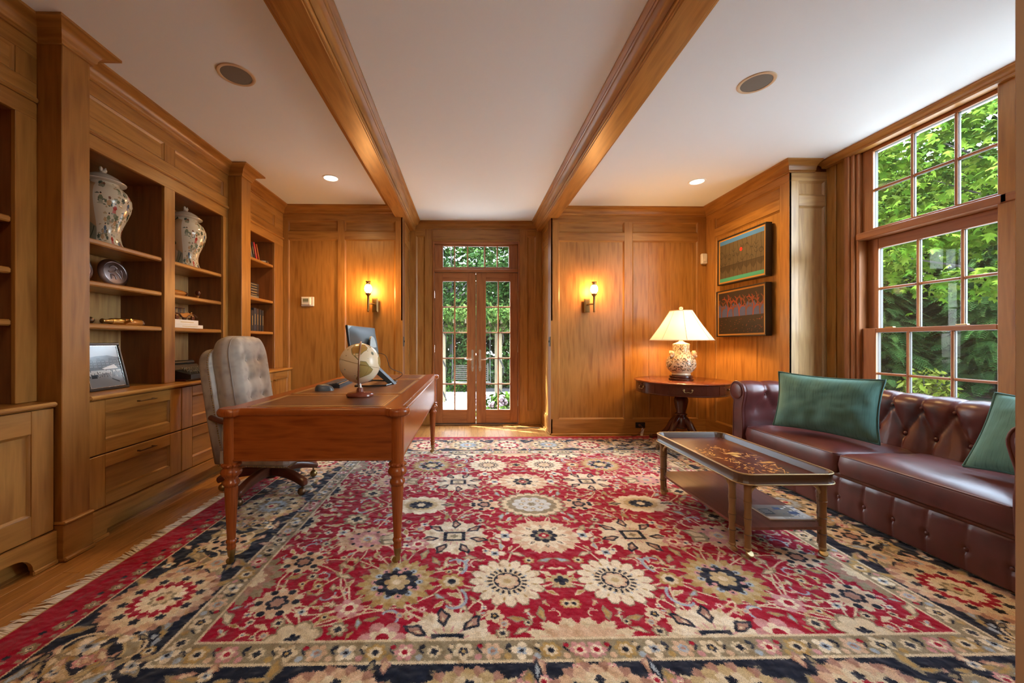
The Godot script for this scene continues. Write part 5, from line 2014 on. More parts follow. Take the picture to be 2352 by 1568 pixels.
func _globe_mat() -> Material:
	var sea := Color8(232, 218, 188)
	var cv := Canvas.new(720, 360, 720.0, sea)
	for k in 12:
		cv.line([Vector2(k / 12.0, 0), Vector2(k / 12.0, 0.5)], 0.0012, Color8(206, 190, 158))
	for k in 5:
		cv.line([Vector2(0, 0.0833 * (k + 1)), Vector2(1, 0.0833 * (k + 1))], 0.0012, Color8(206, 190, 158))
	# land as longitude and latitude in degrees
	var lands := [
		[[-165, 65], [-140, 70], [-100, 70], [-80, 72], [-60, 58], [-65, 46], [-75, 38], [-81, 27], [-84, 30], [-97, 27], [-95, 18], [-85, 12], [-80, 8], [-92, 15], [-106, 22], [-114, 30], [-124, 40], [-125, 49], [-140, 59], [-158, 57]],
		[[-80, 8], [-62, 10], [-50, 0], [-35, -7], [-40, -22], [-55, -34], [-65, -42], [-69, -53], [-75, -48], [-71, -20], [-80, -5]],
		[[-10, 36], [-5, 44], [5, 52], [12, 56], [25, 70], [60, 70], [100, 76], [140, 72], [178, 68], [160, 60], [140, 54], [130, 42], [121, 38], [120, 25], [108, 18], [104, 8], [98, 14], [88, 22], [80, 8], [72, 20], [60, 25], [50, 14], [42, 16], [34, 30], [28, 38], [14, 40], [4, 42]],
		[[-16, 28], [-5, 35], [10, 36], [32, 31], [42, 12], [51, 11], [40, -10], [34, -24], [20, -34], [12, -16], [8, 4], [-8, 5], [-17, 14]],
		[[114, -22], [130, -12], [142, -11], [153, -27], [147, -38], [130, -32], [116, -34]],
		[[-45, 60], [-22, 70], [-25, 82], [-60, 80], [-55, 68]]]
	var cols := [Color8(182, 142, 74), Color8(168, 148, 90), Color8(196, 168, 110), Color8(176, 152, 92), Color8(190, 160, 96), Color8(210, 196, 160)]
	for k in lands.size():
		var pts := []
		for p in lands[k]:
			pts.append(Vector2((p[0] + 180.0) / 360.0, (90.0 - p[1]) / 360.0))
		cv.poly(pts, cols[k])
		pts.append(pts[0])
		cv.line(pts, 0.004, Color8(120, 128, 88))
		for j in 5:
			var a: Vector2 = pts[rng.randi() % pts.size()]
			var b: Vector2 = pts[rng.randi() % pts.size()]
			cv.line([a.lerp(b, 0.1), a.lerp(b, 0.5) + Vector2(0.004, 0.003), a.lerp(b, 0.9)], 0.0016, Color8(128, 100, 60))
	for k in 26:
		cv.disc(Vector2(rng.randf(), rng.randf_range(0.1, 0.42)), rng.randf_range(0.002, 0.006), [Color8(120, 160, 164), Color8(150, 120, 80)][k % 2])
	cv.disc(Vector2(0.385, 0.14), 0.018, Color8(200, 190, 160))
	petals(cv, Vector2(0.385, 0.14), 8, 0.016, 0.5, Color8(110, 120, 110))
	var m := print_mat("globe_map", cv.texture(), 0.25)
	m.uv1_scale = Vector3(-1, 1, 1)
	m.uv1_offset = Vector3(1, 0, 0)
	return m


# ---------------------------------------------------------------- tufting

# depth of a tufted sheet at p: pleats are line pieces, buttons are points
func tuft(p: Vector2, buttons: Array, pleats: Array, groove := 0.014, pit := 0.026, gw := 0.016, pw := 0.026) -> float:
	var d := 1e9
	for s in pleats:
		var q := Geometry2D.get_closest_point_to_segment(p, s[0], s[1])
		d = minf(d, p.distance_squared_to(q))
	var out := -groove * exp(-d / (gw * gw))
	out += groove * 0.9 * minf(1.0, sqrt(d) / 0.07)
	var e := 1e9
	for b in buttons:
		e = minf(e, p.distance_squared_to(b))
	return out - pit * exp(-e / (pw * pw))


func build_chair() -> void:
	var t := thing("desk_chair", "grey tufted suede swivel chair with nailhead trim at the desk", "chair", V(-1.48, 0.0045, 2.90), deg_to_rad(-5.0))
	var lean := Transform3D(Basis(Vector3(0, 0, 1), deg_to_rad(9.0)), Vector3(-0.215, 0.26, 0))
	# shell: slab with round shoulders, local x forward
	var out := [Vector2(-0.235, 0.0), Vector2(0.235, 0.0), Vector2(0.250, 0.30), Vector2(0.250, 0.66)]
	out.append_array(arc(0.140, 0.68, 0.110, 0.125, 0, 90, 6))
	out.append_array(arc(-0.140, 0.68, 0.110, 0.125, 90, 180, 6))
	out.append_array([Vector2(-0.250, 0.66), Vector2(-0.250, 0.30)])
	var mb := MB.new()
	mb.xf = lean
	var rows := []
	for lv in [[-0.055, 0.06], [-0.052, 0.020], [-0.042, 0.004], [-0.025, 0.0], [0.030, 0.0], [0.036, 0.006], [0.036, 0.05]]:
		var ring := PackedVector3Array()
		var k := out.size()
		for i in k:
			var q: Vector2 = out[(i + 1) % k] - out[(i - 1 + k) % k]
			var n := Vector2(-q.y, q.x).normalized()
			var p: Vector2 = out[i] + n * lv[1]
			ring.append(Vector3(lv[0], p.y, p.x))
		rows.append(ring)
	mb.sheet(rows, false, true)
	for e in [0, 6]:
		var mid := Vector3(rows[e][0].x, 0.4, 0)
		for i in out.size():
			mb.tri(mid, rows[e][i], rows[e][(i + 1) % out.size()], Vector3.LEFT if e == 0 else Vector3.RIGHT)
	var shell := obj("back_shell", mb, M.suede, t)
	mb = MB.new()
	mb.xf = lean
	var k := out.size()
	var run := 0.0
	for i in range(1, k):
		var a: Vector2 = out[i]
		var b: Vector2 = out[(i + 1) % k]
		var len := a.distance_to(b)
		while run < len:
			var p := a.lerp(b, run / len)
			var nn := Vector2(b.y - a.y, -(b.x - a.x)).normalized()
			add_ball(mb, Vector3(0.024, p.y, p.x) + Vector3(0, nn.y, nn.x) * 0.001, Vector3(0.0055, 0.0055, 0.0055), 6, 4)
			run += 0.0165
		run -= len
	var nails := obj("nailhead_trim", mb, M.old_brass, shell)
	# tufted back cushion
	var buttons := []
	var pleats := []
	for r in 4:
		for c in [-0.070, 0.070]:
			buttons.append(Vector2(c, 0.285 + r * 0.135))
	for r in 4:
		var y := 0.285 + r * 0.135
		pleats.append([Vector2(-0.070, y), Vector2(0.070, y)])
		if r < 3:
			pleats.append([Vector2(-0.070, y), Vector2(-0.070, y + 0.135)])
			pleats.append([Vector2(0.070, y), Vector2(0.070, y + 0.135)])
	for c in [-0.070, 0.070]:
		pleats.append([Vector2(c, 0.69), Vector2(c * 1.5, 0.80)])
	rows = []
	var nu := 44
	var nv := 64
	for i in nv + 1:
		var ring := PackedVector3Array()
		var v := i / float(nv)
		var y := 0.17 + 0.70 * v
		var half := 0.205
		if v > 0.76:
			half = 0.095 + 0.110 * sqrt(maxf(0.0, 1.0 - ((v - 0.76) / 0.24) ** 2.0))
		for j in nu + 1:
			var u := j / float(nu) * 2.0 - 1.0
			var z := half * u
			var edge: float = minf((1.0 - absf(u)) * half, minf(0.87 - y, y - 0.17 + 0.2))
			var rise: float = 0.115 + 0.045 * sqrt(clampf(edge / 0.05, 0.0, 1.0))
			var f := tuft(Vector2(z, y), buttons, pleats, 0.0028, 0.017, 0.022, 0.028)
			ring.append(Vector3(0.036 + rise + f * clampf(edge / 0.03, 0.0, 1.0), y, z))
		rows.append(ring)
	mb = MB.new()
	mb.xf = lean
	mb.sheet(rows)
	# sides of the cushion
	var rim := []
	for i in nv + 1:
		rim.append(rows[i][0])
	for j in range(1, nu + 1):
		rim.append(rows[nv][j])
	for i in range(nv - 1, -1, -1):
		rim.append(rows[i][nu])
	var walls := []
	for s in 5:
		var ring := PackedVector3Array()
		for p in rim:
			var c := Vector3(0.036, p.y, p.z)
			var w := s / 4.0
			var outw := Vector3(0, maxf(0.0, p.y - 0.70) * 1.2, p.z).normalized() * 0.016 * sin(PI * w)
			ring.append(p.lerp(c, w) + outw)
		walls.append(ring)
	mb.sheet(walls)
	var cush := obj("back_cushion", mb, M.suede, t)
	mb = MB.new()
	mb.xf = lean
	add_tube(mb, rim, 0.0045, 6)
	obj("piping", mb, M.suede_piping, cush)
	for b in buttons:
		mb = MB.new()
		mb.xf = lean
		add_ball(mb, Vector3(0.036 + 0.115 + 0.045 - 0.020, b.y, b.x), Vector3(0.006, 0.008, 0.008), 8, 6)
		obj("button", mb, M.suede, cush)
	# seat
	mb = MB.new()
	add_box(mb, Vector3(-0.24, 0.235, -0.245), Vector3(0.27, 0.375, 0.245), 0.03)
	var seat := obj("seat_box", mb, M.suede, t)
	mb = MB.new()
	for i in 30:
		for s in [-1.0, 1.0]:
			add_ball(mb, Vector3(-0.22 + i * 0.0165, 0.250, s * 0.246), Vector3(0.005, 0.005, 0.005), 6, 4)
	for i in 31:
		add_ball(mb, Vector3(0.271, 0.250, -0.23 + i * 0.0154), Vector3(0.005, 0.005, 0.005), 6, 4)
	obj("nailhead_trim", mb, M.old_brass, seat)
	mb = MB.new()
	add_box(mb, Vector3(-0.20, 0.375, -0.235), Vector3(0.28, 0.475, 0.235), 0.045)
	obj("seat_cushion", mb, M.suede, t)
	for s in [-1.0, 1.0]:
		mb = MB.new()
		add_tube(mb, spline([Vector3(-0.27, 0.585, s * 0.255), Vector3(-0.14, 0.560, s * 0.285), Vector3(0.02, 0.575, s * 0.285), Vector3(0.16, 0.590, s * 0.256), Vector3(0.22, 0.570, s * 0.276), Vector3(0.235, 0.50, s * 0.268), Vector3(0.22, 0.38, s * 0.256), Vector3(0.20, 0.30, s * 0.252)], 5), 0.021, 10, true, 0.85)
		obj("armrest", mb, M.chair_wood, t)
		mb = MB.new()
		rows = []
		for i in 6:
			var ring := PackedVector3Array()
			for j in 5:
				ring.append(Vector3(-0.19 + 0.40 * i / 5.0, 0.38 + 0.175 * j / 4.0, s * (0.247 + 0.012 * sin(PI * j / 4.0))))
			rows.append(ring)
		mb.sheet(rows)
		obj("arm_panel", mb, M.suede, t)
	# column, five-armed base, casters
	mb = MB.new()
	add_lathe(mb, [Vector2(0.0, 0.245), Vector2(0.09, 0.245), Vector2(0.09, 0.228), Vector2(0.032, 0.222), Vector2(0.032, 0.165), Vector2(0.040, 0.160), Vector2(0.040, 0.095), Vector2(0.0, 0.090)], Vector3.ZERO, 20)
	obj("column", mb, M.black_plastic, t)
	var leg_mb := MB.new()
	rows = []
	for i in 9:
		var s := i / 8.0
		var c := Vector3(0.03 + 0.315 * s, 0.148 - 0.045 * s * s + 0.008 * sin(PI * s), 0)
		var w := 0.027 + 0.004 * s
		var h := 0.040 - 0.014 * s
		var ring := PackedVector3Array()
		for j in 12:
			var th := TAU * j / 12
			ring.append(c + Vector3(0, signf(sin(th)) * absf(sin(th)) ** 0.6 * h, signf(cos(th)) * absf(cos(th)) ** 0.6 * w))
		rows.append(ring)
	var tip := PackedVector3Array()
	for p in rows[8]:
		tip.append(Vector3(0.358, 0.103 + (p.y - 0.103) * 0.55, p.z * 0.55))
	rows.append(tip)
	leg_mb.sheet(rows, false, true)
	for j in 12:
		leg_mb.tri(Vector3(0.360, 0.102, 0), tip[j], tip[(j + 1) % 12], Vector3.RIGHT)
	var leg := leg_mb.mesh()
	var strip_mb := MB.new()
	add_tube(strip_mb, [Vector3(0.06, 0.189, 0), Vector3(0.18, 0.176, 0), Vector3(0.33, 0.131, 0)], 0.003, 6)
	var strip := strip_mb.mesh()
	var ball_mb := MB.new()
	add_ball(ball_mb, Vector3(0.325, 0.040, 0.006), Vector3(0.029, 0.029, 0.027), 16, 12)
	add_tube(ball_mb, [Vector3(0.325, 0.055, 0), Vector3(0.325, 0.098, 0)], 0.007, 8)
	var caster := ball_mb.mesh()
	for i in 5:
		var o := obj("base_leg", leg, M.chair_wood, t)
		o.rotation.y = deg_to_rad([-25.0, 47.0, 119.0, 191.0, 263.0][i] + 5.0)
		obj("edge_strip", strip, M.pewter, o)
		obj("caster", caster, M.old_brass if i % 2 else M.bronze, o)


# ---------------------------------------------------------------- sofa and cushions

func arc_lengths(pts: Array) -> Array:
	var out := [0.0]
	for i in range(1, pts.size()):
		out.append(out[i - 1] + pts[i].distance_to(pts[i - 1]))
	return out


func resample(pts: Array, k: int) -> Array:
	var ls := arc_lengths(pts)
	var out := []
	var j := 0
	for i in k + 1:
		var s: float = ls[ls.size() - 1] * i / k
		while j < pts.size() - 2 and ls[j + 1] < s:
			j += 1
		var f: float = (s - ls[j]) / maxf(1e-6, ls[j + 1] - ls[j])
		out.append(pts[j].lerp(pts[j + 1], clampf(f, 0, 1)))
	return out


func seat_cushion(t: Node3D, d0: float, d1: float) -> void:
	var mb := MB.new()
	mb.xf = Transform3D(Basis.IDENTITY, -t.position)
	var nz := FastNoiseLite.new()
	nz.seed = int(d0 * 100)
	nz.frequency = 5.0
	nz.fractal_octaves = 3
	var x0 := 2.330
	var x1 := 2.880
	var y0 := 0.278
	var y1 := 0.398
	var rows := []
	var edge := []
	for lv in [[0.03, y0 - 0.002], [0.004, y0], [0.0, y0 + 0.010], [-0.006, (y0 + y1) / 2], [0.0, y1 - 0.008], [0.006, y1], [0.022, y1 + 0.008], [0.05, y1 + 0.020], [0.09, y1 + 0.031], [0.14, y1 + 0.038], [0.20, y1 + 0.041], [0.245, y1 + 0.042]]:
		var ring := PackedVector3Array()
		var i: float = lv[0]
		var a := Vector2(x0 + i, d0 + i)
		var b := Vector2(x1 - i, d1 - i)
		var cut := minf(0.02, (b.x - a.x) * 0.3)
		var pts := []
		for s in 12:
			pts.append(Vector2(a.x, lerpf(a.y + cut, b.y - cut, s / 11.0)))
		for s in 9:
			pts.append(Vector2(lerpf(a.x + cut, b.x - cut, s / 8.0), b.y))
		for s in 12:
			pts.append(Vector2(b.x, lerpf(b.y - cut, a.y + cut, s / 11.0)))
		for s in 9:
			pts.append(Vector2(lerpf(b.x - cut, a.x + cut, s / 8.0), a.y))
		for p in pts:
			var h: float = lv[1]
			if i > 0.01 and h > y1:
				h += 0.007 * nz.get_noise_2d(p.x, p.y * 0.6) * minf(1.0, i * 14.0)
			ring.append(V(p.x, h, p.y))
		rows.append(ring)
		if lv[1] == y1:
			for p in ring:
				edge.append(p)
	mb.sheet(rows, false, true)
	var last: PackedVector3Array = rows[rows.size() - 1]
	var pp := PackedVector2Array()
	for v in last:
		pp.append(Vector2(v.x, v.z))
	var tr := Geometry2D.triangulate_polygon(pp)
	for q in range(0, tr.size(), 3):
		mb.tri(last[tr[q]], last[tr[q + 1]], last[tr[q + 2]], Vector3.UP)
	var c := obj("seat_cushion", mb, M.oxblood, t)
	mb = MB.new()
	mb.xf = Transform3D(Basis.IDENTITY, -t.position)
	edge.append(edge[0])
	add_tube(mb, edge, 0.0045, 6, false)
	obj("piping", mb, M.oxblood, c)


func build_sofa() -> void:
	var t := thing("leather_sofa", "oxblood leather button-tufted sofa under the bay window", "sofa", V(2.72, 0.0115, 2.385))
	var here := Transform3D(Basis.IDENTITY, -Vector3(t.position.x, 0, t.position.z))
	var mb := MB.new()
	mb.xf = here
	# base front with a row of buttons
	var buttons := []
	var pleats := []
	for i in 12:
		var d := 1.47 + i * 0.1565
		buttons.append(Vector2(d, 0.110))
		pleats.append([Vector2(d, 0.01), Vector2(d + 0.004, 0.11)])
		pleats.append([Vector2(d + 0.004, 0.11), Vector2(d - 0.012, 0.24)])
	var rows := []
	for i in 25:
		var y := 0.016 + 0.234 * i / 24.0
		var ring := PackedVector3Array()
		for j in 241:
			var d := 1.452 + 1.866 * j / 240.0
			var f := tuft(Vector2(d, y), buttons, pleats, 0.004, 0.014, 0.006, 0.016)
			var round_off := 0.012 * (maxf(0.0, y - 0.21) / 0.04) ** 2.0
			ring.append(V(2.362 - f + round_off, y, d))
		rows.append(ring)
	mb.sheet(rows)
	add_box(mb, V(2.375, 0.015, 3.318), V(3.10, 0.25, 1.452), 0.005)
	var base := obj("base_front", mb, M.oxblood, t)
	for b in buttons:
		mb = MB.new()
		mb.xf = here
		add_ball(mb, V(2.372, b.y, b.x), Vector3(0.008, 0.011, 0.011), 10, 7)
		obj("button", mb, M.oxblood, base)
	mb = MB.new()
	mb.xf = here
	rows = []
	for i in 13:
		var a := PI * (0.5 + i / 12.0)
		var ring := PackedVector3Array()
		for j in 30:
			ring.append(V(2.372 + cos(a) * 0.022, 0.262 + sin(a) * -0.024, 1.55 + 1.67 * j / 29.0))
		rows.append(ring)
	mb.sheet(rows)
	obj("seat_rail", mb, M.oxblood, t)
	mb = MB.new()
	mb.xf = here
	add_box(mb, V(2.372, 0.24, 3.22), V(3.08, 0.285, 1.55), 0.004)
	obj("deck", mb, M.oxblood, t)
	seat_cushion(t, 2.389, 3.186)
	seat_cushion(t, 1.584, 2.381)
	# rolled, tufted back
	var pr := resample(spline([Vector2(2.842, 0.34), Vector2(2.862, 0.42), Vector2(2.888, 0.52), Vector2(2.898, 0.60), Vector2(2.892, 0.665), Vector2(2.905, 0.715), Vector2(2.945, 0.745), Vector2(3.005, 0.748), Vector2(3.060, 0.722), Vector2(3.088, 0.672), Vector2(3.078, 0.622), Vector2(3.055, 0.585), Vector2(3.085, 0.45), Vector2(3.105, 0.05)], 6), 70)
	var ls := arc_lengths(pr)
	var s_of := func(y: float) -> float:
		for i in pr.size():
			if pr[i].y >= y:
				return ls[i]
		return 0.0
	var s1: float = s_of.call(0.492)
	var s2: float = s_of.call(0.640)
	var s3: float = s2 + 0.30
	buttons = []
	pleats = []
	var gap := 0.1675
	for i in 11:
		var d := 1.566 + i * gap
		buttons.append(Vector2(d, s2))
		pleats.append([Vector2(d, s2), Vector2(d, s3)])
		if i < 10:
			buttons.append(Vector2(d + gap / 2, s1))
			pleats.append([Vector2(d, s2), Vector2(d + gap / 2, s1)])
			pleats.append([Vector2(d + gap / 2, s1), Vector2(d + gap, s2)])
			pleats.append([Vector2(d + gap / 2, s1), Vector2(d + gap / 2, 0.0)])
	rows = []
	var nj := 220
	for i in pr.size():
		var a: Vector2 = pr[maxi(i - 1, 0)]
		var b: Vector2 = pr[mini(i + 1, pr.size() - 1)]
		var n := Vector2(-(b - a).y, (b - a).x).normalized()
		var ring := PackedVector3Array()
		for j in nj + 1:
			var d := 1.485 + 1.80 * j / nj
			var f := 0.0
			if ls[i] < s3 + 0.05:
				f = tuft(Vector2(d, ls[i]), buttons, pleats, 0.009, 0.022, 0.011, 0.020) * clampf((s3 + 0.05 - ls[i]) / 0.1, 0.0, 1.0)
			var p: Vector2 = pr[i] + n * f
			ring.append(V(p.x, p.y, d))
		rows.append(ring)
	mb = MB.new()
	mb.xf = here
	mb.sheet(rows)
	var back := obj("back", mb, M.oxblood, t)
	var btn_mb := MB.new()
	add_ball(btn_mb, Vector3.ZERO, Vector3(0.009, 0.012, 0.012), 10, 7)
	var btn := btn_mb.mesh()
	for b in buttons:
		var i := 0
		while ls[i] < b.y:
			i += 1
		obj("button", btn, M.oxblood, back, here * V(pr[i].x + 0.014, pr[i].y, b.x))
	# scrolled arms
	for side in [0, 1]:
		var f := func(d: float) -> float: return d if side == 0 else 4.77 - d
		var ap := resample(spline([Vector2(3.195, 0.28), Vector2(3.190, 0.42), Vector2(3.196, 0.54), Vector2(3.178, 0.62), Vector2(3.168, 0.68), Vector2(3.188, 0.732), Vector2(3.238, 0.760), Vector2(3.292, 0.752), Vector2(3.328, 0.715), Vector2(3.336, 0.668), Vector2(3.322, 0.622), Vector2(3.290, 0.598), Vector2(3.298, 0.50), Vector2(3.306, 0.03)], 5), 56)
		var al := arc_lengths(ap)
		var sb := 0.0
		for i in ap.size():
			if ap[i].y >= 0.655 and sb == 0.0:
				sb = al[i]
		buttons = []
		pleats = []
		for x in [2.505, 2.672, 2.840]:
			buttons.append(Vector2(x, sb))
			pleats.append([Vector2(x, sb), Vector2(x + 0.01, sb + 0.26)])
			pleats.append([Vector2(x, sb), Vector2(x - 0.085, sb - 0.13)])
			pleats.append([Vector2(x, sb), Vector2(x + 0.085, sb - 0.13)])
		rows = []
		for i in ap.size():
			var a: Vector2 = ap[maxi(i - 1, 0)]
			var b: Vector2 = ap[mini(i + 1, ap.size() - 1)]
			var n := Vector2(-(b - a).y, (b - a).x).normalized()
			var ring := PackedVector3Array()
			for j in 53:
				var x := 2.318 + 0.70 * j / 52.0
				var g := 0.0
				if al[i] < sb + 0.28:
					g = tuft(Vector2(x, al[i]), buttons, pleats, 0.008, 0.020, 0.011, 0.020) * clampf((sb + 0.28 - al[i]) / 0.06, 0.0, 1.0) * clampf((x - 2.33) / 0.06, 0.0, 1.0)
				var tuck := -0.008 if j == 0 else 0.0
				var p: Vector2 = ap[i] + n * (g + tuck)
				ring.append(V(x, p.y, f.call(p.x)))
			rows.append(ring)
		mb = MB.new()
		mb.xf = here
		mb.sheet(rows)
		var arm := obj("arm", mb, M.oxblood, t)
		# front panel with a scroll
		mb = MB.new()
		mb.xf = here
		var poly := []
		var rim := []
		for i in range(0, ap.size()):
			poly.append(Vector2(f.call(ap[i].x), ap[i].y))
			rim.append(V(2.314, ap[i].y, f.call(ap[i].x)))
		poly.append(Vector2(f.call(3.306), 0.02))
		poly.append(Vector2(f.call(3.195), 0.02))
		add_slab(mb, poly, V(2.312, 0, 0), V(0, 0, 1), Vector3.UP, Vector3.RIGHT, 0.05)
		obj("front_panel", mb, M.oxblood, arm)
		mb = MB.new()
		mb.xf = here
		add_tube(mb, rim, 0.007, 7)
		obj("piping", mb, M.oxblood, arm)
		mb = MB.new()
		mb.xf = here * Transform3D(Basis(Vector3(0, 0, 1), PI / 2), V(2.312, 0.676, f.call(3.256)))
		add_lathe(mb, [Vector2(0.066, 0.0), Vector2(0.064, 0.007), Vector2(0.050, 0.011), Vector2(0.020, 0.012), Vector2(0.0, 0.013)], Vector3.ZERO, 24)
		obj("scroll", mb, M.oxblood, arm)
		for x in [2.505, 2.672, 2.840]:
			obj("button", btn, M.oxblood, arm, here * V(x, 0.657, f.call(3.198)))
	for c in [[2.42, 1.50], [2.42, 3.27], [3.05, 1.50], [3.05, 3.27]]:
		mb = MB.new()
		add_lathe(mb, [Vector2(0, 0), Vector2(0.018, 0), Vector2(0.024, 0.012), Vector2(0.022, 0.018)], Vector3.ZERO, 12)
		obj("foot", mb, M.dark_mahogany, t, here * V(c[0], 0.0, c[1]))
	# cushions
	pillow("teal-green velvet pillow propped in the far corner of the sofa", V(2.55, 0.662, 2.70), V(-0.235, 0.012, 0.49), V(0.045, 0.378, 0.03), 0.60, 0.42, 0.17)
	pillow("teal-green velvet pillow slumped against the near arm of the sofa", V(2.695, 0.655, 1.745), V(-0.05, 0.0, 0.40), V(0.205, 0.37, 0.03), 0.42, 0.43, 0.13)


func pillow(label: String, at: Vector3, across: Vector3, up: Vector3, w: float, h: float, thick: float) -> void:
	var x := -across.normalized()
	var y := (up - x * up.dot(x)).normalized()
	var z := x.cross(y)
	var t := thing("velvet_pillow", label, "pillow", at, 0.0, "green velvet pillows")
	t.basis = Basis(x, y, z)
	var k := 26
	var nz := FastNoiseLite.new()
	nz.seed = int(w * 1000)
	nz.frequency = 2.5
	var mb := MB.new()
	var edge := []
	for side in [1.0, -1.0]:
		var rows := []
		for i in k + 1:
			var v := i / float(k) * 2 - 1
			var ring := PackedVector3Array()
			for j in k + 1:
				var u := j / float(k) * 2 - 1
				var px := w / 2 * u * (1.0 - 0.07 * (1.0 - v * v))
				var py := h / 2 * v * (1.0 - 0.09 * (1.0 - u * u))
				var rise: float = (1.0 - absf(u) ** 2.6) ** 0.62 * (1.0 - absf(v) ** 2.6) ** 0.62
				ring.append(Vector3(px, py, side * (thick / 2 * rise * (1.0 + 0.22 * nz.get_noise_2d(px * 3.0, py * 3.0 + side)))))
			rows.append(ring)
		mb.sheet(rows, false, false, 1.0, 1.0)
		if side > 0:
			for j in k:
				edge.append(rows[0][j])
			for i in k:
				edge.append(rows[i][k])
			for j in k:
				edge.append(rows[k][k - j])
			for i in k + 1:
				edge.append(rows[k - i][0])
	obj("cover", mb, M.velvet, t)
	mb = MB.new()
	add_tube(mb, edge, 0.006, 6, false)
	obj("piping", mb, M.velvet_dark, t)


# ---------------------------------------------------------------- coffee table

func octagon(x0: float, x1: float, d0: float, d1: float, cut: float, k := 3) -> Array:
	var out := []
	for c in [[x1 - cut, d0 + cut, -90], [x1 - cut, d1 - cut, 0], [x0 + cut, d1 - cut, 90], [x0 + cut, d0 + cut, 180]]:
		out.append_array(arc(c[0], c[1], cut, cut, c[2], c[2] + 90, k))
	return out


func build_coffee_table() -> void:
	var t := thing("coffee_table", "low tray-top coffee table with bamboo-turned legs and lower shelf", "table", V(1.62, 0.0115, 2.345))
	var here := Transform3D(Basis.IDENTITY, -Vector3(t.position.x, 0, t.position.z))
	var x0 := 1.374
	var x1 := 1.866
	var d0 := 1.897
	var d1 := 2.793
	var oct := octagon(x0, x1, d0, d1, 0.058, 4)
	var loop := oct.duplicate()
	loop.append(oct[0])
	var mb := MB.new()
	mb.xf = here
	add_slab(mb, oct, V(0, 0.380, 0), Vector3.RIGHT, V(0, 0, 1), Vector3.UP, 0.022)
	var top := obj("tray", mb, M.tray_dark, t)
	mb = MB.new()
	mb.xf = here
	add_sweep(mb, loop, [Vector2(-0.022, 0.4021), Vector2(-0.016, 0.414), Vector2(-0.010, 0.430), Vector2(-0.004, 0.436), Vector2(0.004, 0.436), Vector2(0.007, 0.432), Vector2(0.006, 0.424), Vector2(0.003, 0.420), Vector2(0.003, 0.396), Vector2(0.008, 0.390), Vector2(0.011, 0.384), Vector2(0.008, 0.378), Vector2(0.0, 0.376)], -1.0, false, true)
	obj("tray_rim", mb, M.tray_rim, top)
	for g in [[0.0055, 0.4335, 0.0034], [0.0105, 0.3835, 0.0036]]:
		mb = MB.new()
		mb.xf = here
		var pts := []
		var k := oct.size()
		for i in k + 1:
			var q: Vector2 = oct[(i + 1) % k] - oct[(i - 1 + k) % k]
			var n := Vector2(q.y, -q.x).normalized()
			var p: Vector2 = oct[i % k] + n * g[0]
			pts.append(V(p.x, g[1], p.y))
		add_tube(mb, pts, g[2], 6, false)
		obj("gilt_bead", mb, M.table_gilt, top)
	# painted scene in gold on the tray
	var cv := Canvas.new(340, 640, 770.0, Color8(70, 30, 26))
	var ink := [Color8(176, 132, 66), Color8(150, 104, 54), Color8(196, 154, 88), Color8(124, 82, 46)]
	for q in [[0.24, 0.30], [0.30, 0.44], [0.16, 0.50], [0.31, 0.62], [0.14, 0.66], [0.24, 0.70], [0.10, 0.36]]:
		var c := Vector2(q[0], q[1])
		for k in 20:
			var p := c + Vector2(rng.randfn(0, 0.030), rng.randfn(0, 0.040))
			leaf(cv, p, rng.randf() * TAU, rng.randf_range(0.015, 0.040), rng.randf_range(0.004, 0.009), ink[rng.randi() % 4], ink[rng.randi() % 4])
		for k in 4:
			var a := c + Vector2(rng.randf_range(-0.05, 0.05), rng.randf_range(-0.06, 0.06))
			cv.line([a, a + Vector2(rng.randf_range(-0.03, 0.03), 0.03), a + Vector2(rng.randf_range(-0.05, 0.05), 0.07)], 0.003, ink[k])
	cv.poly([Vector2(0.19, 0.40), Vector2(0.27, 0.37), Vector2(0.31, 0.40), Vector2(0.26, 0.415)], ink[2])
	cv.poly([Vector2(0.22, 0.42), Vector2(0.26, 0.42), Vector2(0.255, 0.47), Vector2(0.225, 0.47)], ink[2])
	cv.poly([Vector2(0.27, 0.57), Vector2(0.36, 0.555), Vector2(0.38, 0.575), Vector2(0.33, 0.59)], ink[0])
	for k in 6:
		cv.line([Vector2(0.13 + k * 0.008, 0.56), Vector2(0.14 + k * 0.008, 0.585)], 0.003, ink[2])
	mb = MB.new()
	mb.xf = here
	mb.quad(V(1.400, 0.4026, 1.925), V(1.840, 0.4026, 1.925), V(1.840, 0.4026, 2.765), V(1.400, 0.4026, 2.765), Vector3.UP, Vector2(0, 1), Vector2(1, 1), Vector2(1, 0), Vector2(0, 0))
	obj("painted_panel", mb, print_mat("tray_painting", cv.texture(), 0.22), top)
	mb = MB.new()
	mb.xf = here
	add_slab(mb, octagon(1.388, 1.852, 1.922, 2.768, 0.05, 3), V(0, 0.142, 0), Vector3.RIGHT, V(0, 0, 1), Vector3.UP, 0.014)
	for i in mb.v.size():
		mb.t[i] = Vector2(mb.v[i].x, mb.v[i].z)
	obj("lower_shelf", mb, M.tray_shelf, t)
	# legs turned like bamboo
	var prof := []
	var y := 0.048
	for s in 4:
		var r := 0.0150 + s * 0.0008
		var top_y: float = y + [0.072, 0.082, 0.086, 0.092][s]
		prof.append_array([Vector2(r + 0.0012, y), Vector2(r - 0.0002, y + 0.012), Vector2(r - 0.0010, (y + top_y) / 2), Vector2(r + 0.0010, top_y - 0.010), Vector2(r + 0.0028, top_y - 0.004), Vector2(r + 0.0022, top_y - 0.001), Vector2(r + 0.0006, top_y)])
		y = top_y
	var leg_mb := MB.new()
	add_lathe(leg_mb, prof, Vector3.ZERO, 18)
	var leg := leg_mb.mesh()
	var node_mb := MB.new()
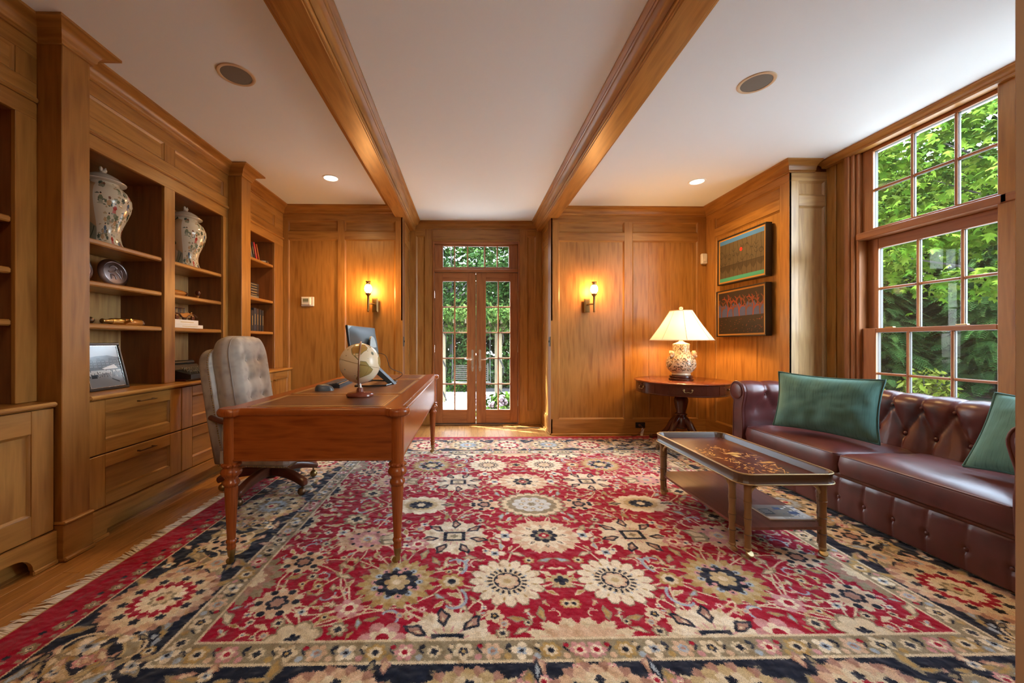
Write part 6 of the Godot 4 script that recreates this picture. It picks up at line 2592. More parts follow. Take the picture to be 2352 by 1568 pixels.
	add_lathe(node_mb, [Vector2(0.0168, -0.003), Vector2(0.0195, 0), Vector2(0.0168, 0.003)], Vector3.ZERO, 18)
	var node := node_mb.mesh()
	var foot_mb := MB.new()
	add_lathe(foot_mb, [Vector2(0.0155, 0.052), Vector2(0.0175, 0.046), Vector2(0.015, 0.038), Vector2(0.008, 0.034)], Vector3.ZERO, 16)
	foot_mb.xf = Transform3D(Basis(Vector3.RIGHT, 0.7), Vector3(0, 0.020, 0.006))
	add_lathe(foot_mb, [Vector2(0, -0.012), Vector2(0.012, -0.011), Vector2(0.019, 0.0), Vector2(0.020, 0.008), Vector2(0.017, 0.012), Vector2(0, 0.013)], Vector3.ZERO, 18)
	var foot := foot_mb.mesh()
	var bracket_mb := MB.new()
	var bp := arc(0.078, -0.085, 0.072, 0.078, 180, 90, 8)
	var bpts := [Vector3(0.010, -0.092, 0), Vector3(0.010, -0.080, 0)]
	for p in bp:
		bpts.append(Vector3(p.x, p.y, 0))
	bpts.append(Vector3(0.088, -0.008, 0))
	add_tube(bracket_mb, bpts, 0.007, 6, true, 1.0)
	var bracket := bracket_mb.mesh()
	for c in [[1.385, 1.985, 1], [1.427, 1.930, 0], [1.815, 1.930, 2], [1.856, 1.985, 1], [1.385, 2.705, 3], [1.427, 2.760, 0], [1.815, 2.760, 2], [1.856, 2.705, 3]]:
		var o := obj("leg", leg, M.bamboo, t, here * V(c[0], 0.0, c[1]))
		for yy in [0.118, 0.200, 0.286]:
			obj("node_ring", node, M.bamboo_dark, o, Vector3(0, yy, 0))
		var ca := obj("caster", foot, M.table_gilt, o)
		ca.rotation.y = [0.3, 1.2, -0.4, 2.0][c[2]]
		var br := obj("bracket", bracket, M.table_gilt, o, Vector3(0, 0.382, 0))
		br.rotation.y = [0.0, PI / 2, PI, -PI / 2][c[2]]
	# booklet on the shelf
	cv = Canvas.new(300, 220, 1250.0, Color8(226, 222, 212))
	cv.rect(0.085, 0.0, 0.24, 0.18, Color8(190, 182, 172))
	for k in 60:
		cv.rect(rng.randf_range(0.09, 0.21), rng.randf_range(0.0, 0.15), 0.0, 0.0, Color8(120, 110, 100))
	for k in 26:
		var p := Vector2(rng.randf_range(0.095, 0.225), rng.randf_range(0.01, 0.16))
		cv.rect(p.x, p.y, p.x + rng.randf_range(0.006, 0.02), p.y + rng.randf_range(0.004, 0.014), [Color8(70, 84, 112), Color8(200, 176, 150), Color8(96, 90, 90), Color8(228, 220, 210)][k % 4])
	cv.rect(0.11, 0.03, 0.15, 0.06, Color8(58, 74, 106))
	cv.rect(0.16, 0.08, 0.21, 0.115, Color8(58, 74, 106))
	cv.poly([Vector2(0.014, 0.052), Vector2(0.074, 0.046), Vector2(0.078, 0.058), Vector2(0.074, 0.118), Vector2(0.014, 0.124), Vector2(0.018, 0.088)], Color8(40, 56, 62))
	for k in 3:
		cv.rect(0.024, 0.066 + k * 0.016, 0.066, 0.070 + k * 0.016, Color8(190, 190, 180))
	var b := thing("booklet", "pale booklet with a dark label on the coffee table's lower shelf", "booklet", V(1.718, 0.1685, 2.078), deg_to_rad(-3.0))
	mb = MB.new()
	add_box(mb, Vector3(-0.116, 0, -0.087), Vector3(0.116, 0.007, 0.087), 0.001)
	obj("pages", mb, M.ivory_paper, b)
	mb = MB.new()
	mb.quad(Vector3(-0.117, 0.0075, 0.088), Vector3(0.117, 0.0075, 0.088), Vector3(0.117, 0.0075, -0.088), Vector3(-0.117, 0.0075, -0.088), Vector3.UP, Vector2(0, 1), Vector2(1, 1), Vector2(1, 0), Vector2(0, 0))
	obj("cover", mb, print_mat("booklet_cover", cv.texture(), 0.3), b)


# ---------------------------------------------------------------- drum table and lamp

func bail(parent: Node, at: Vector3, out: Vector3) -> void:
	var side := out.cross(Vector3.UP).normalized()
	var h := sub("handle", parent, at)
	var mb := MB.new()
	for s in [-1.0, 1.0]:
		add_ball(mb, side * s * 0.035 + out * 0.006, Vector3(0.010, 0.010, 0.010), 8, 6)
	obj("boss", mb, M.old_brass, h)
	mb = MB.new()
	add_tube(mb, spline([side * -0.035 + out * 0.012, side * -0.033 + out * 0.016 + Vector3(0, -0.016, 0), side * -0.020 + out * 0.017 + Vector3(0, -0.023, 0), out * 0.017 + Vector3(0, -0.019, 0), side * 0.020 + out * 0.017 + Vector3(0, -0.023, 0), side * 0.033 + out * 0.016 + Vector3(0, -0.016, 0), side * 0.035 + out * 0.012], 4), 0.0032, 6)
	obj("bail", mb, M.old_brass, h)


func build_drum_table() -> void:
	var cx := 2.262
	var cd := 4.03
	var t := thing("drum_table", "round dark mahogany drum table on a pedestal in the corner", "table", V(cx, 0.011, cd))
	var top := 0.700
	var mb := MB.new()
	add_lathe(mb, [Vector2(0, top), Vector2(0.448, top), Vector2(0.460, top - 0.004), Vector2(0.464, top - 0.010), Vector2(0.460, top - 0.016), Vector2(0.446, top - 0.020), Vector2(0.40, top - 0.020)], Vector3.ZERO, 72)
	obj("table_top", mb, M.mahogany_top, t)
	mb = MB.new()
	add_lathe(mb, [Vector2(0.445, top - 0.019), Vector2(0.445, top - 0.118), Vector2(0.449, top - 0.122), Vector2(0.449, top - 0.128), Vector2(0.440, top - 0.132), Vector2(0.0, top - 0.132)], Vector3.ZERO, 72)
	obj("drum", mb, M.dark_mahogany, t)
	for k in 6:
		var a := deg_to_rad(k * 60.0 + 52.0)
		var rows := []
		for i in 2:
			var ring := PackedVector3Array()
			for j in 13:
				var b := a + deg_to_rad(-21.0 + j * 3.5)
				ring.append(Vector3(cos(b) * 0.4475, top - 0.030 - 0.080 * i, sin(b) * 0.4475))
			rows.append(ring)
		mb = MB.new()
		mb.sheet(rows)
		for e in [0, 12]:
			add_box(mb, rows[1][e] - Vector3(0.001, 0, 0.001), rows[0][e] + Vector3(0.001, 0, 0.001), 0.0)
		var dr := obj("drawer", mb, M.dark_mahogany, t)
		var o := Vector3(cos(a), 0, sin(a))
		bail(dr, o * 0.449 + Vector3(0, top - 0.062, 0), o)
	mb = MB.new()
	add_lathe(mb, [Vector2(0.11, 0.568), Vector2(0.11, 0.556), Vector2(0.070, 0.545), Vector2(0.055, 0.535), Vector2(0.052, 0.520), Vector2(0.060, 0.512), Vector2(0.068, 0.500), Vector2(0.070, 0.470), Vector2(0.060, 0.420), Vector2(0.048, 0.375), Vector2(0.046, 0.350), Vector2(0.058, 0.342), Vector2(0.060, 0.332), Vector2(0.050, 0.324), Vector2(0.056, 0.312), Vector2(0.066, 0.300), Vector2(0.066, 0.20), Vector2(0.050, 0.185), Vector2(0.0, 0.18)], Vector3.ZERO, 24)
	obj("pedestal", mb, M.dark_mahogany, t)
	var leg_mb := MB.new()
	var lp := spline([Vector3(0.03, 0.295, 0), Vector3(0.10, 0.235, 0), Vector3(0.17, 0.13, 0), Vector3(0.26, 0.055, 0), Vector3(0.345, 0.030, 0)], 5)
	var rows := []
	for i in lp.size():
		var s := i / float(lp.size() - 1)
		var w := 0.028 - 0.010 * s
		var h := 0.036 - 0.018 * s
		var ring := PackedVector3Array()
		for j in 10:
			var th := TAU * j / 10
			ring.append(lp[i] + Vector3(sin(th) * h * 0.6, sin(th) * h * 0.8, signf(cos(th)) * absf(cos(th)) ** 0.5 * w))
		rows.append(ring)
	leg_mb.sheet(rows, false, true)
	for j in 10:
		leg_mb.tri(lp[lp.size() - 1], rows[lp.size() - 1][j], rows[lp.size() - 1][(j + 1) % 10], Vector3.RIGHT)
	var leg := leg_mb.mesh()
	var toe_mb := MB.new()
	add_box(toe_mb, Vector3(0.335, 0.012, -0.021), Vector3(0.385, 0.048, 0.021), 0.010)
	toe_mb.xf = Transform3D(Basis(Vector3.RIGHT, PI / 2), Vector3(0.372, 0.012, 0))
	add_lathe(toe_mb, [Vector2(0, -0.012), Vector2(0.011, -0.011), Vector2(0.012, 0), Vector2(0.011, 0.011), Vector2(0, 0.012)], Vector3.ZERO, 12)
	var toe := toe_mb.mesh()
	for k in 4:
		var o := obj("saber_leg", leg, M.dark_mahogany, t)
		o.rotation.y = deg_to_rad(206.0 + k * 90.0)
		obj("toe_cap", toe, M.bronze, o)
	# lamp
	var y := top + 0.0115
	t = thing("table_lamp", "ceramic table lamp with a lit pleat-ribbed cream shade on the drum table", "lamp", V(cx + 0.005, y, cd + 0.01))
	mb = MB.new()
	add_lathe(mb, [Vector2(0, 0), Vector2(0.118, 0), Vector2(0.120, 0.010), Vector2(0.110, 0.020), Vector2(0.116, 0.030), Vector2(0.112, 0.042), Vector2(0.10, 0.048), Vector2(0, 0.048)], Vector3.ZERO, 36)
	obj("base", mb, M.dark_mahogany, t)
	mb = MB.new()
	add_lathe(mb, [Vector2(0.084, 0.048), Vector2(0.092, 0.052), Vector2(0.092, 0.062), Vector2(0.086, 0.070), Vector2(0.100, 0.080), Vector2(0.126, 0.105), Vector2(0.142, 0.140), Vector2(0.145, 0.170), Vector2(0.138, 0.205), Vector2(0.120, 0.240), Vector2(0.098, 0.268), Vector2(0.084, 0.292), Vector2(0.080, 0.315), Vector2(0.081, 0.350), Vector2(0.083, 0.372), Vector2(0.080, 0.378), Vector2(0.05, 0.388), Vector2(0.02, 0.405), Vector2(0.015, 0.43)], Vector3.ZERO, 40)
	obj("body", mb, _lamp_mat(), t)
	for s in [-1.0, 1.0]:
		mb = MB.new()
		add_ball(mb, Vector3(s * 0.112, 0.268, 0.03), Vector3(0.024, 0.036, 0.030), 12, 9)
		add_ball(mb, Vector3(s * 0.130, 0.250, 0.045), Vector3(0.015, 0.018, 0.016), 10, 7)
		add_tube(mb, [Vector3(s * 0.108, 0.298, 0.02), Vector3(s * 0.132, 0.300, 0.025), Vector3(s * 0.140, 0.275, 0.035)], 0.008, 7)
		obj("lug_handle", mb, M.lamp_ceramic_plain, t)
	mb = MB.new()
	add_tube(mb, [Vector3(0, 0.42, 0), Vector3(0, 0.735, 0)], 0.005, 8)
	obj("rod", mb, M.old_brass, t)
	mb = MB.new()
	add_ball(mb, Vector3(0, 0.53, 0), Vector3(0.030, 0.040, 0.030), 14, 10)
	obj("bulb", mb, M.lamp_glow, t)
	mb = MB.new()
	add_lathe(mb, [Vector2(0.306, 0.418), Vector2(0.255, 0.492), Vector2(0.205, 0.565), Vector2(0.155, 0.645), Vector2(0.108, 0.728)], Vector3.ZERO, 48)
	var shade := obj("lamp_shade", mb, M.linen, t)
	for k in 8:
		mb = MB.new()
		var a := TAU * (k + 0.42) / 8
		var o := Vector3(cos(a), 0, sin(a))
		add_tube(mb, [o * 0.307 + Vector3(0, 0.418, 0), o * 0.206 + Vector3(0, 0.565, 0), o * 0.109 + Vector3(0, 0.728, 0)], 0.0024, 5)
		obj("rib", mb, M.linen_trim, shade)
	for e in [[0.307, 0.418], [0.109, 0.728]]:
		mb = MB.new()
		var pts := []
		for p in _ring(e[0], 0, TAU, Vector3.RIGHT, Vector3(0, 0, 1), 48):
			pts.append(p + Vector3(0, e[1], 0))
		add_tube(mb, pts, 0.0042, 6, false)
		obj("edge_trim", mb, M.linen_trim, shade)
	mb = MB.new()
	for k in 3:
		var a := TAU * k / 3
		add_tube(mb, [Vector3(0, 0.715, 0), Vector3(cos(a) * 0.107, 0.727, sin(a) * 0.107)], 0.002, 5)
	obj("spider", mb, M.old_brass, shade)
	mb = MB.new()
	add_ball(mb, Vector3(0, 0.755, 0), Vector3(0.021, 0.019, 0.021), 12, 8)
	obj("finial", mb, M.crystal, t)
	omni(t, Vector3(0, 0.53, 0), Color(1.0, 0.77, 0.50), LAMP_ENERGY, 0.06)


func _lamp_mat() -> Material:
	var cv := Canvas.new(512, 300, 512.0, Color8(222, 204, 172))
	for k in 760:
		var p := Vector2(rng.randf(), rng.randfn(0.21, 0.10))
		p.y = 0.586 - clampf(p.y, 0.08, 0.40)
		var c: Color = [Color8(92, 74, 54), Color8(126, 100, 66), Color8(70, 66, 62), Color8(176, 128, 78), Color8(160, 146, 120)][rng.randi() % 5]
		leaf(cv, p, rng.randf() * TAU, rng.randf_range(0.012, 0.034), rng.randf_range(0.004, 0.009), c, c.darkened(0.25))
	for k in 16:
		cv.disc(Vector2((k + 0.5) / 16.0, 0.145), 0.010, Color8(120, 86, 46))
		cv.disc(Vector2((k + 0.5) / 16.0, 0.10), 0.008, Color8(150, 110, 58))
	cv.line([Vector2(0, 0.165), Vector2(1, 0.165)], 0.006, Color8(110, 84, 54))
	var m := print_mat("lamp_ceramic", cv.texture(), 0.25)
	m.uv1_scale = Vector3(1, -1.7, 1)
	m.uv1_offset = Vector3(0, 1.0, 0)
	return m


# ---------------------------------------------------------------- things on the shelves

func jar_mat() -> Material:
	var cv := Canvas.new(768, 384, 768.0, Color8(196, 188, 166))
	var g1 := Color8(70, 84, 74)
	var g2 := Color8(128, 132, 112)
	var ochre := Color8(176, 146, 108)
	# v runs up the jar: y = 0.5 is the foot
	for rep in 2:
		var ox := rep * 0.5
		cv.poly([Vector2(ox, 0.12), Vector2(ox + 0.07, 0.10), Vector2(ox + 0.10, 0.18), Vector2(ox + 0.06, 0.26), Vector2(ox + 0.08, 0.32), Vector2(ox, 0.36)], ochre)
		cv.line([Vector2(ox + 0.075, 0.10), Vector2(ox + 0.11, 0.15), Vector2(ox + 0.095, 0.22), Vector2(ox + 0.07, 0.28)], 0.026, g1)
		cv.poly([Vector2(ox, 0.34), Vector2(ox + 0.05, 0.32), Vector2(ox + 0.09, 0.38), Vector2(ox + 0.12, 0.47), Vector2(ox, 0.50)], g2)
		cv.line([Vector2(ox + 0.02, 0.34), Vector2(ox + 0.06, 0.40), Vector2(ox + 0.09, 0.48)], 0.007, g1)
		cv.poly([Vector2(ox + 0.20, 0.50), Vector2(ox + 0.24, 0.455), Vector2(ox + 0.31, 0.45), Vector2(ox + 0.38, 0.47), Vector2(ox + 0.44, 0.50)], g2)
		for k in 90:
			var p := Vector2(ox + rng.randf_range(0.11, 0.49), rng.randf_range(0.10, 0.46))
			leaf(cv, p, rng.randf_range(-0.3, 0.3), rng.randf_range(0.012, 0.040), rng.randf_range(0.003, 0.008), [ochre, g2, g1, Color8(150, 140, 120)][k % 4], [g2, ochre][k % 2])
		for q in [[0.15, 0.20, 0.05], [0.30, 0.15, 0.06], [0.40, 0.21, 0.05], [0.27, 0.26, 0.05], [0.36, 0.30, 0.06], [0.45, 0.37, 0.05], [0.22, 0.43, 0.06], [0.46, 0.12, 0.05]]:
			var c := Vector2(ox + q[0], q[1])
			for k in 9:
				petals(cv, c + Vector2(rng.randfn(0, q[2] * 0.5), rng.randfn(0, q[2] * 0.22)), 5, rng.randf_range(0.008, 0.017), 0.35, [g1, g2, ochre, Color8(120, 84, 66), Color8(96, 106, 84)][rng.randi() % 5], rng.randf() * 6.0)
		for q in [[0.17, 0.24, 0], [0.23, 0.33, 1], [0.29, 0.20, 2], [0.33, 0.31, 0], [0.38, 0.23, 1], [0.43, 0.33, 2], [0.19, 0.39, 1], [0.46, 0.19, 0], [0.26, 0.14, 1], [0.35, 0.13, 0], [0.41, 0.28, 0], [0.31, 0.40, 2], [0.37, 0.38, 1], [0.15, 0.15, 2]]:
			var p := Vector2(ox + q[0], q[1])
			var robe: Color = [Color8(112, 118, 92), Color8(160, 58, 48), Color8(70, 88, 104)][q[2]]
			cv.poly([p + Vector2(-0.005, 0.0), p + Vector2(0.005, 0.0), p + Vector2(0.013, 0.012), p + Vector2(0.009, 0.016), p + Vector2(0.012, 0.036), p + Vector2(-0.011, 0.036), p + Vector2(-0.008, 0.018), p + Vector2(-0.014, 0.015)], robe)
			cv.poly([p + Vector2(-0.008, 0.022), p + Vector2(0.009, 0.020), p + Vector2(0.011, 0.036), p + Vector2(-0.010, 0.036)], robe.lightened(0.25))
			cv.disc(p + Vector2(0, -0.006), 0.0055, Color8(214, 178, 148))
			cv.disc(p + Vector2(0, -0.010), 0.0042, Color8(40, 36, 34))
			cv.line([p + Vector2(-0.016, 0.039), p + Vector2(0.018, 0.039)], 0.003, g2)
		cv.poly([Vector2(ox + 0.13, 0.27), Vector2(ox + 0.21, 0.285), Vector2(ox + 0.20, 0.295), Vector2(ox + 0.12, 0.28)], Color8(160, 152, 132))
	cv.rect(0, 0.045, 1.0, 0.085, Color8(178, 156, 124))
	for k in 40:
		cv.disc(Vector2(k / 40.0, 0.065), 0.006, Color8(140, 110, 80))
	var m := print_mat("jar_porcelain", cv.texture(), 0.16)
	m.uv1_scale = Vector3(1, -1.55, 1)
	m.uv1_offset = Vector3(0.0, 1.0, 0)
	return m


func book(called: String, label: String, at: Vector3, size: Vector3, m: Material, turn := 0.0, tilt := 0.0, group := "", lying := false) -> Node3D:
	# spine towards +X; size is (depth, height, thickness); lying books swap height and thickness
	var t := thing(called, label, "book", at, turn, group)
	t.rotation.x = tilt
	var h := size.z if lying else size.y
	var w := size.y if lying else size.z
	var mb := MB.new()
	if lying:
		add_box(mb, Vector3(-size.x, 0, -w / 2), Vector3(0, 0.003, w / 2), 0.0008)
		add_box(mb, Vector3(-size.x, h - 0.003, -w / 2), Vector3(0, h, w / 2), 0.0008)
		add_box(mb, Vector3(-0.004, 0, -w / 2), Vector3(0.002, h, w / 2), 0.0015)
	else:
		add_box(mb, Vector3(-size.x, 0, -w / 2), Vector3(0, h, -w / 2 + 0.003), 0.0008)
		add_box(mb, Vector3(-size.x, 0, w / 2 - 0.003), Vector3(0, h, w / 2), 0.0008)
		add_box(mb, Vector3(-0.004, 0, -w / 2), Vector3(0.002, h, w / 2), 0.0015)
	obj("cover", mb, m, t)
	mb = MB.new()
	if lying:
		add_box(mb, Vector3(-size.x + 0.004, 0.003, -w / 2 + 0.004), Vector3(-0.004, h - 0.003, w / 2 - 0.004), 0.0)
	else:
		add_box(mb, Vector3(-size.x + 0.004, 0.003, -w / 2 + 0.003), Vector3(-0.004, h - 0.004, w / 2 - 0.003), 0.0)
	obj("pages", mb, M.ivory_paper, t)
	mb = MB.new()
	if lying:
		add_box(mb, Vector3(0.0018, h * 0.42, -w * 0.30), Vector3(0.0026, h * 0.58, w * 0.22), 0.0)
	else:
		add_box(mb, Vector3(0.0018, h * 0.28, -w * 0.08), Vector3(0.0026, h * 0.74, w * 0.08), 0.0)
	obj("spine_lettering", mb, M.gold_print, t)
	return t


func photo_frame(label: String, at: Vector3, w: float, h: float, turn: float, m: Material, lean := 14.0) -> void:
	var t := thing("photo_frame", label, "photo frame", at, turn, "framed photographs on the worktop")
	t.rotation.z = deg_to_rad(lean)
	for s in [[-w / 2, w / 2, 0.0, 0.016], [-w / 2, w / 2, h - 0.016, h], [-w / 2, -w / 2 + 0.016, 0.016, h - 0.016], [w / 2 - 0.016, w / 2, 0.016, h - 0.016]]:
		var mb := MB.new()
		add_box(mb, Vector3(-0.006, s[2], s[0]), Vector3(0.010, s[3], s[1]), 0.004)
		obj("frame_side", mb, M.black_plastic, t)
	var mb := MB.new()
	add_box(mb, Vector3(-0.006, 0.01, -w / 2 + 0.01), Vector3(-0.001, h - 0.01, w / 2 - 0.01), 0.0)
	obj("backing", mb, M.black_metal, t)
	mb = MB.new()
	var a := w / 2 - 0.018
	mb.quad(Vector3(0.0, 0.018, a), Vector3(0.0, 0.018, -a), Vector3(0.0, h - 0.018, -a), Vector3(0.0, h - 0.018, a), Vector3.RIGHT, Vector2(0, 1), Vector2(1, 1), Vector2(1, 0), Vector2(0, 0))
	obj("photograph", mb, m, t)
	mb = MB.new()
	for s in [[-a, a, 0.0175, 0.0205], [-a, a, h - 0.0205, h - 0.0175], [-a, -a + 0.003, 0.0175, h - 0.0175], [a - 0.003, a, 0.0175, h - 0.0175]]:
		add_box(mb, Vector3(0.0, s[2], s[0]), Vector3(0.0035, s[3], s[1]), 0.0)
	obj("silver_slip", mb, M.chrome, t)


func build_shelf_things() -> void:
	var jm := jar_mat()
	for s in [[2.472, "large painted porcelain jar with lid above the embossed plates", 1.0], [3.185, "large painted porcelain jar with lid above the toy car shelf", 1.0]]:
		var t := thing("lidded_jar", s[1], "jar", V(-2.318, 1.7125, s[0]), deg_to_rad(115.0), "painted lidded jars")
		var mb := MB.new()
		add_lathe(mb, [Vector2(0, 0.002), Vector2(0.096, 0.0), Vector2(0.100, 0.010), Vector2(0.092, 0.030), Vector2(0.086, 0.060), Vector2(0.086, 0.090), Vector2(0.096, 0.135), Vector2(0.116, 0.185), Vector2(0.134, 0.235), Vector2(0.142, 0.275), Vector2(0.139, 0.310), Vector2(0.126, 0.345), Vector2(0.104, 0.368), Vector2(0.088, 0.380), Vector2(0.082, 0.392), Vector2(0.083, 0.402)], Vector3.ZERO, 48)
		obj("body", mb, jm, t)
		mb = MB.new()
		add_lathe(mb, [Vector2(0.084, 0.398), Vector2(0.104, 0.400), Vector2(0.114, 0.404), Vector2(0.116, 0.409), Vector2(0.106, 0.413), Vector2(0.095, 0.424), Vector2(0.078, 0.440), Vector2(0.052, 0.455), Vector2(0.030, 0.462), Vector2(0.0, 0.464)], Vector3.ZERO, 40)
		var lid := obj("lid", mb, M.jar_lid, t)
		mb = MB.new()
		add_ball(mb, Vector3(0, 0.474, 0), Vector3(0.022, 0.016, 0.016), 12, 8)
		add_ball(mb, Vector3(0.020, 0.490, 0.002), Vector3(0.014, 0.015, 0.014), 12, 8)
		add_ball(mb, Vector3(0.029, 0.487, 0.004), Vector3(0.008, 0.008, 0.008), 8, 6)
		add_ball(mb, Vector3(-0.022, 0.488, -0.002), Vector3(0.010, 0.015, 0.009), 10, 7)
		for e in [-1, 1]:
			add_ball(mb, Vector3(0.017, 0.503, e * 0.009), Vector3(0.004, 0.006, 0.004), 6, 5)
		obj("lion_finial", mb, M.jar_lid, lid)
	# embossed plates leaning on the back
	for s in [[2.575, "round embossed pewter plate with a lion, leaning beneath the jar", 0.095], [2.335, "plain round pewter plate half hidden by the post", 0.090]]:
		var t := thing("pewter_plate", s[1], "plate", V(-2.350, 1.4675 + s[2], s[0]), deg_to_rad(-8.0), "pewter plates on the shelf")
		t.rotation.z = deg_to_rad(10.0)
		var lie := Transform3D(Basis(Vector3(0, 0, 1), -PI / 2), Vector3.ZERO)
		var mb := MB.new()
		mb.xf = lie
		var r: float = s[2]
		add_lathe(mb, [Vector2(0, -0.006), Vector2(r * 0.8, -0.006), Vector2(r, 0.002), Vector2(r * 0.99, 0.006), Vector2(r * 0.92, 0.014), Vector2(r * 0.78, 0.022), Vector2(r * 0.74, 0.020), Vector2(r * 0.70, 0.022), Vector2(0, 0.023)], Vector3.ZERO, 40)
		obj("dish", mb, M.pewter, t)
		mb = MB.new()
		for q in [[[-0.035, 0.03], [-0.01, 0.045], [0.012, 0.03], [0.0, 0.01], [0.02, -0.01], [0.03, -0.04]], [[-0.03, -0.045], [-0.03, -0.015], [-0.008, -0.02], [0.0, -0.045]], [[0.035, 0.02], [0.04, 0.0], [0.035, -0.03]], [[-0.045, 0.005], [-0.03, 0.0], [-0.005, 0.005], [0.018, -0.012]]]:
			var pts := []
			for p in q:
				pts.append(Vector3(0.022, p[1], -p[0]))
			add_tube(mb, spline(pts, 4), 0.006, 7)
		obj("relief", mb, M.pewter, t)
	# telescope
	var t := thing("brass_telescope", "wood-bodied brass telescope lying on the shelf above the photograph", "telescope", V(-2.275, 1.2185 + 0.023, 2.57))
	var lie := Transform3D(Basis(Vector3.RIGHT, -PI / 2), Vector3.ZERO)
	for s in [[[Vector2(0, 0.0), Vector2(0.021, 0.0), Vector2(0.022, 0.005), Vector2(0.022, 0.125), Vector2(0.020, 0.130)], M.telescope_wood, "barrel"], [[Vector2(0.020, 0.130), Vector2(0.023, 0.132), Vector2(0.023, 0.142), Vector2(0.018, 0.146), Vector2(0, 0.146)], M.chrome, "end_ring"], [[Vector2(0.016, -0.090), Vector2(0.019, -0.088), Vector2(0.019, -0.060), Vector2(0.0225, -0.055), Vector2(0.0225, -0.002), Vector2(0.021, 0.0)], M.brass, "draw_tube"], [[Vector2(0, -0.150), Vector2(0.014, -0.150), Vector2(0.016, -0.146), Vector2(0.012, -0.135), Vector2(0.012, -0.110), Vector2(0.016, -0.100), Vector2(0.016, -0.090)], M.old_brass, "eyepiece"]]:
		var mb := MB.new()
		mb.xf = lie
		add_lathe(mb, s[0], Vector3.ZERO, 24)
		obj(s[2], mb, s[1], t)
	var mb := MB.new()
	mb.xf = Transform3D(Basis(Vector3(0, 0, 1), -PI / 2 + 0.3), Vector3(0.010, -0.006, 0.005))
	add_lathe(mb, [Vector2(0.009, 0.0), Vector2(0.009, 0.040), Vector2(0.012, 0.042), Vector2(0.012, 0.052), Vector2(0.006, 0.054), Vector2(0.0, 0.050)], Vector3.ZERO, 16)
	obj("focus_knob", mb, M.brass, t)
	t = thing("ball_ornament", "small dark ball ornament half hidden beside the telescope", "ornament", V(-2.31, 1.2185, 2.385))
	mb = MB.new()
	add_lathe(mb, [Vector2(0, 0), Vector2(0.014, 0), Vector2(0.010, 0.006), Vector2(0.012, 0.010)], Vector3.ZERO, 14)
	obj("stand", mb, M.bronze, t)
	mb = MB.new()
	add_ball(mb, Vector3(0, 0.026, 0), Vector3(0.019, 0.019, 0.019), 14, 10)
	obj("ball", mb, M.bronze, t)
	# framed photographs
	var cv := Canvas.new(300, 340, 1000.0, Color8(176, 186, 192))
	cv.poly([Vector2(0, 0.10), Vector2(0.1, 0.085), Vector2(0.2, 0.08), Vector2(0.3, 0.10), Vector2(0.3, 0.2), Vector2(0, 0.2)], Color8(70, 76, 82))
	for k in 9:
		var x := k * 0.034
		cv.rect(x, 0.10 + 0.012 * (k % 3), x + 0.030, 0.19, Color8(38 + 10 * (k % 3), 42 + 10 * (k % 3), 48 + 10 * (k % 3)))
		for j in 3:
			cv.rect(x + 0.006, 0.125 + j * 0.02, x + 0.012, 0.133 + j * 0.02, Color8(120, 126, 130))
			cv.rect(x + 0.018, 0.125 + j * 0.02, x + 0.024, 0.133 + j * 0.02, Color8(120, 126, 130))
	cv.poly([Vector2(0.13, 0.185), Vector2(0.24, 0.155), Vector2(0.27, 0.19), Vector2(0.15, 0.195)], Color8(206, 212, 216))
	cv.poly([Vector2(0, 0.24), Vector2(0.3, 0.21), Vector2(0.3, 0.34), Vector2(0, 0.34)], Color8(118, 124, 130))
	for k in 70:
		var p := Vector2(rng.randf_range(0, 0.3), rng.randf_range(0.195, 0.25))
		cv.rect(p.x, p.y, p.x + 0.004, p.y + rng.randf_range(0.008, 0.018), Color8(24, 26, 30) if k % 3 else Color8(170, 174, 178))
	cv.rect(0.03, 0.235, 0.075, 0.262, Color8(20, 22, 26))
	cv.poly([Vector2(0.20, 0.27), Vector2(0.26, 0.30), Vector2(0.25, 0.305), Vector2(0.19, 0.275)], Color8(40, 44, 48))
	var pm := print_mat("street_photograph", cv.texture(), 0.15)
	photo_frame("black-framed black and white street photograph below the telescope", V(-2.235, 0.8115, 2.43), 0.27, 0.30, deg_to_rad(0.0), pm)
	photo_frame("black-framed photograph standing behind the typewriter", V(-2.428, 0.8120, 3.075), 0.24, 0.30, deg_to_rad(0.0), pm, 7.0)
	# carved wooden things
	t = thing("wooden_bowl", "low carved wooden bird dish on the shelf beside the spinning top", "carving", V(-2.30, 1.4675, 3.04))
	mb = MB.new()
	var rows := []
	for i in 9:
		var s := i / 8.0
		var ring := PackedVector3Array()
		for j in 16:
			var th := TAU * j / 16
			var w := 0.045 * sin(PI * (0.08 + 0.84 * s)) ** 0.7
			ring.append(Vector3(cos(th) * w, 0.026 + sin(th) * (0.026 * sin(PI * (0.1 + 0.8 * s)) ** 0.5) + 0.006 * s, 0.11 - 0.22 * s))
		rows.append(ring)
	mb.sheet(rows, false, true)
	obj("body", mb, M.telescope_wood, t)
	mb = MB.new()
	add_ball(mb, Vector3(0.01, 0.030, -0.10), Vector3(0.018, 0.017, 0.024), 12, 8)
	obj("head", mb, M.dark_mahogany, t)
	t = thing("spinning_top", "small dark wooden spinning top with a brass point on the shelf", "toy", V(-2.225, 1.4675, 3.195))
	mb = MB.new()
	add_lathe(mb, [Vector2(0.010, 0.022), Vector2(0.019, 0.034), Vector2(0.021, 0.046), Vector2(0.017, 0.058), Vector2(0.006, 0.064), Vector2(0, 0.066)], Vector3.ZERO, 20)
	obj("body", mb, M.dark_mahogany, t)
	mb = MB.new()
	add_lathe(mb, [Vector2(0, 0), Vector2(0.004, 0.0), Vector2(0.005, 0.010), Vector2(0.009, 0.018), Vector2(0.010, 0.023)], Vector3.ZERO, 14)
	obj("point", mb, M.brass, t)
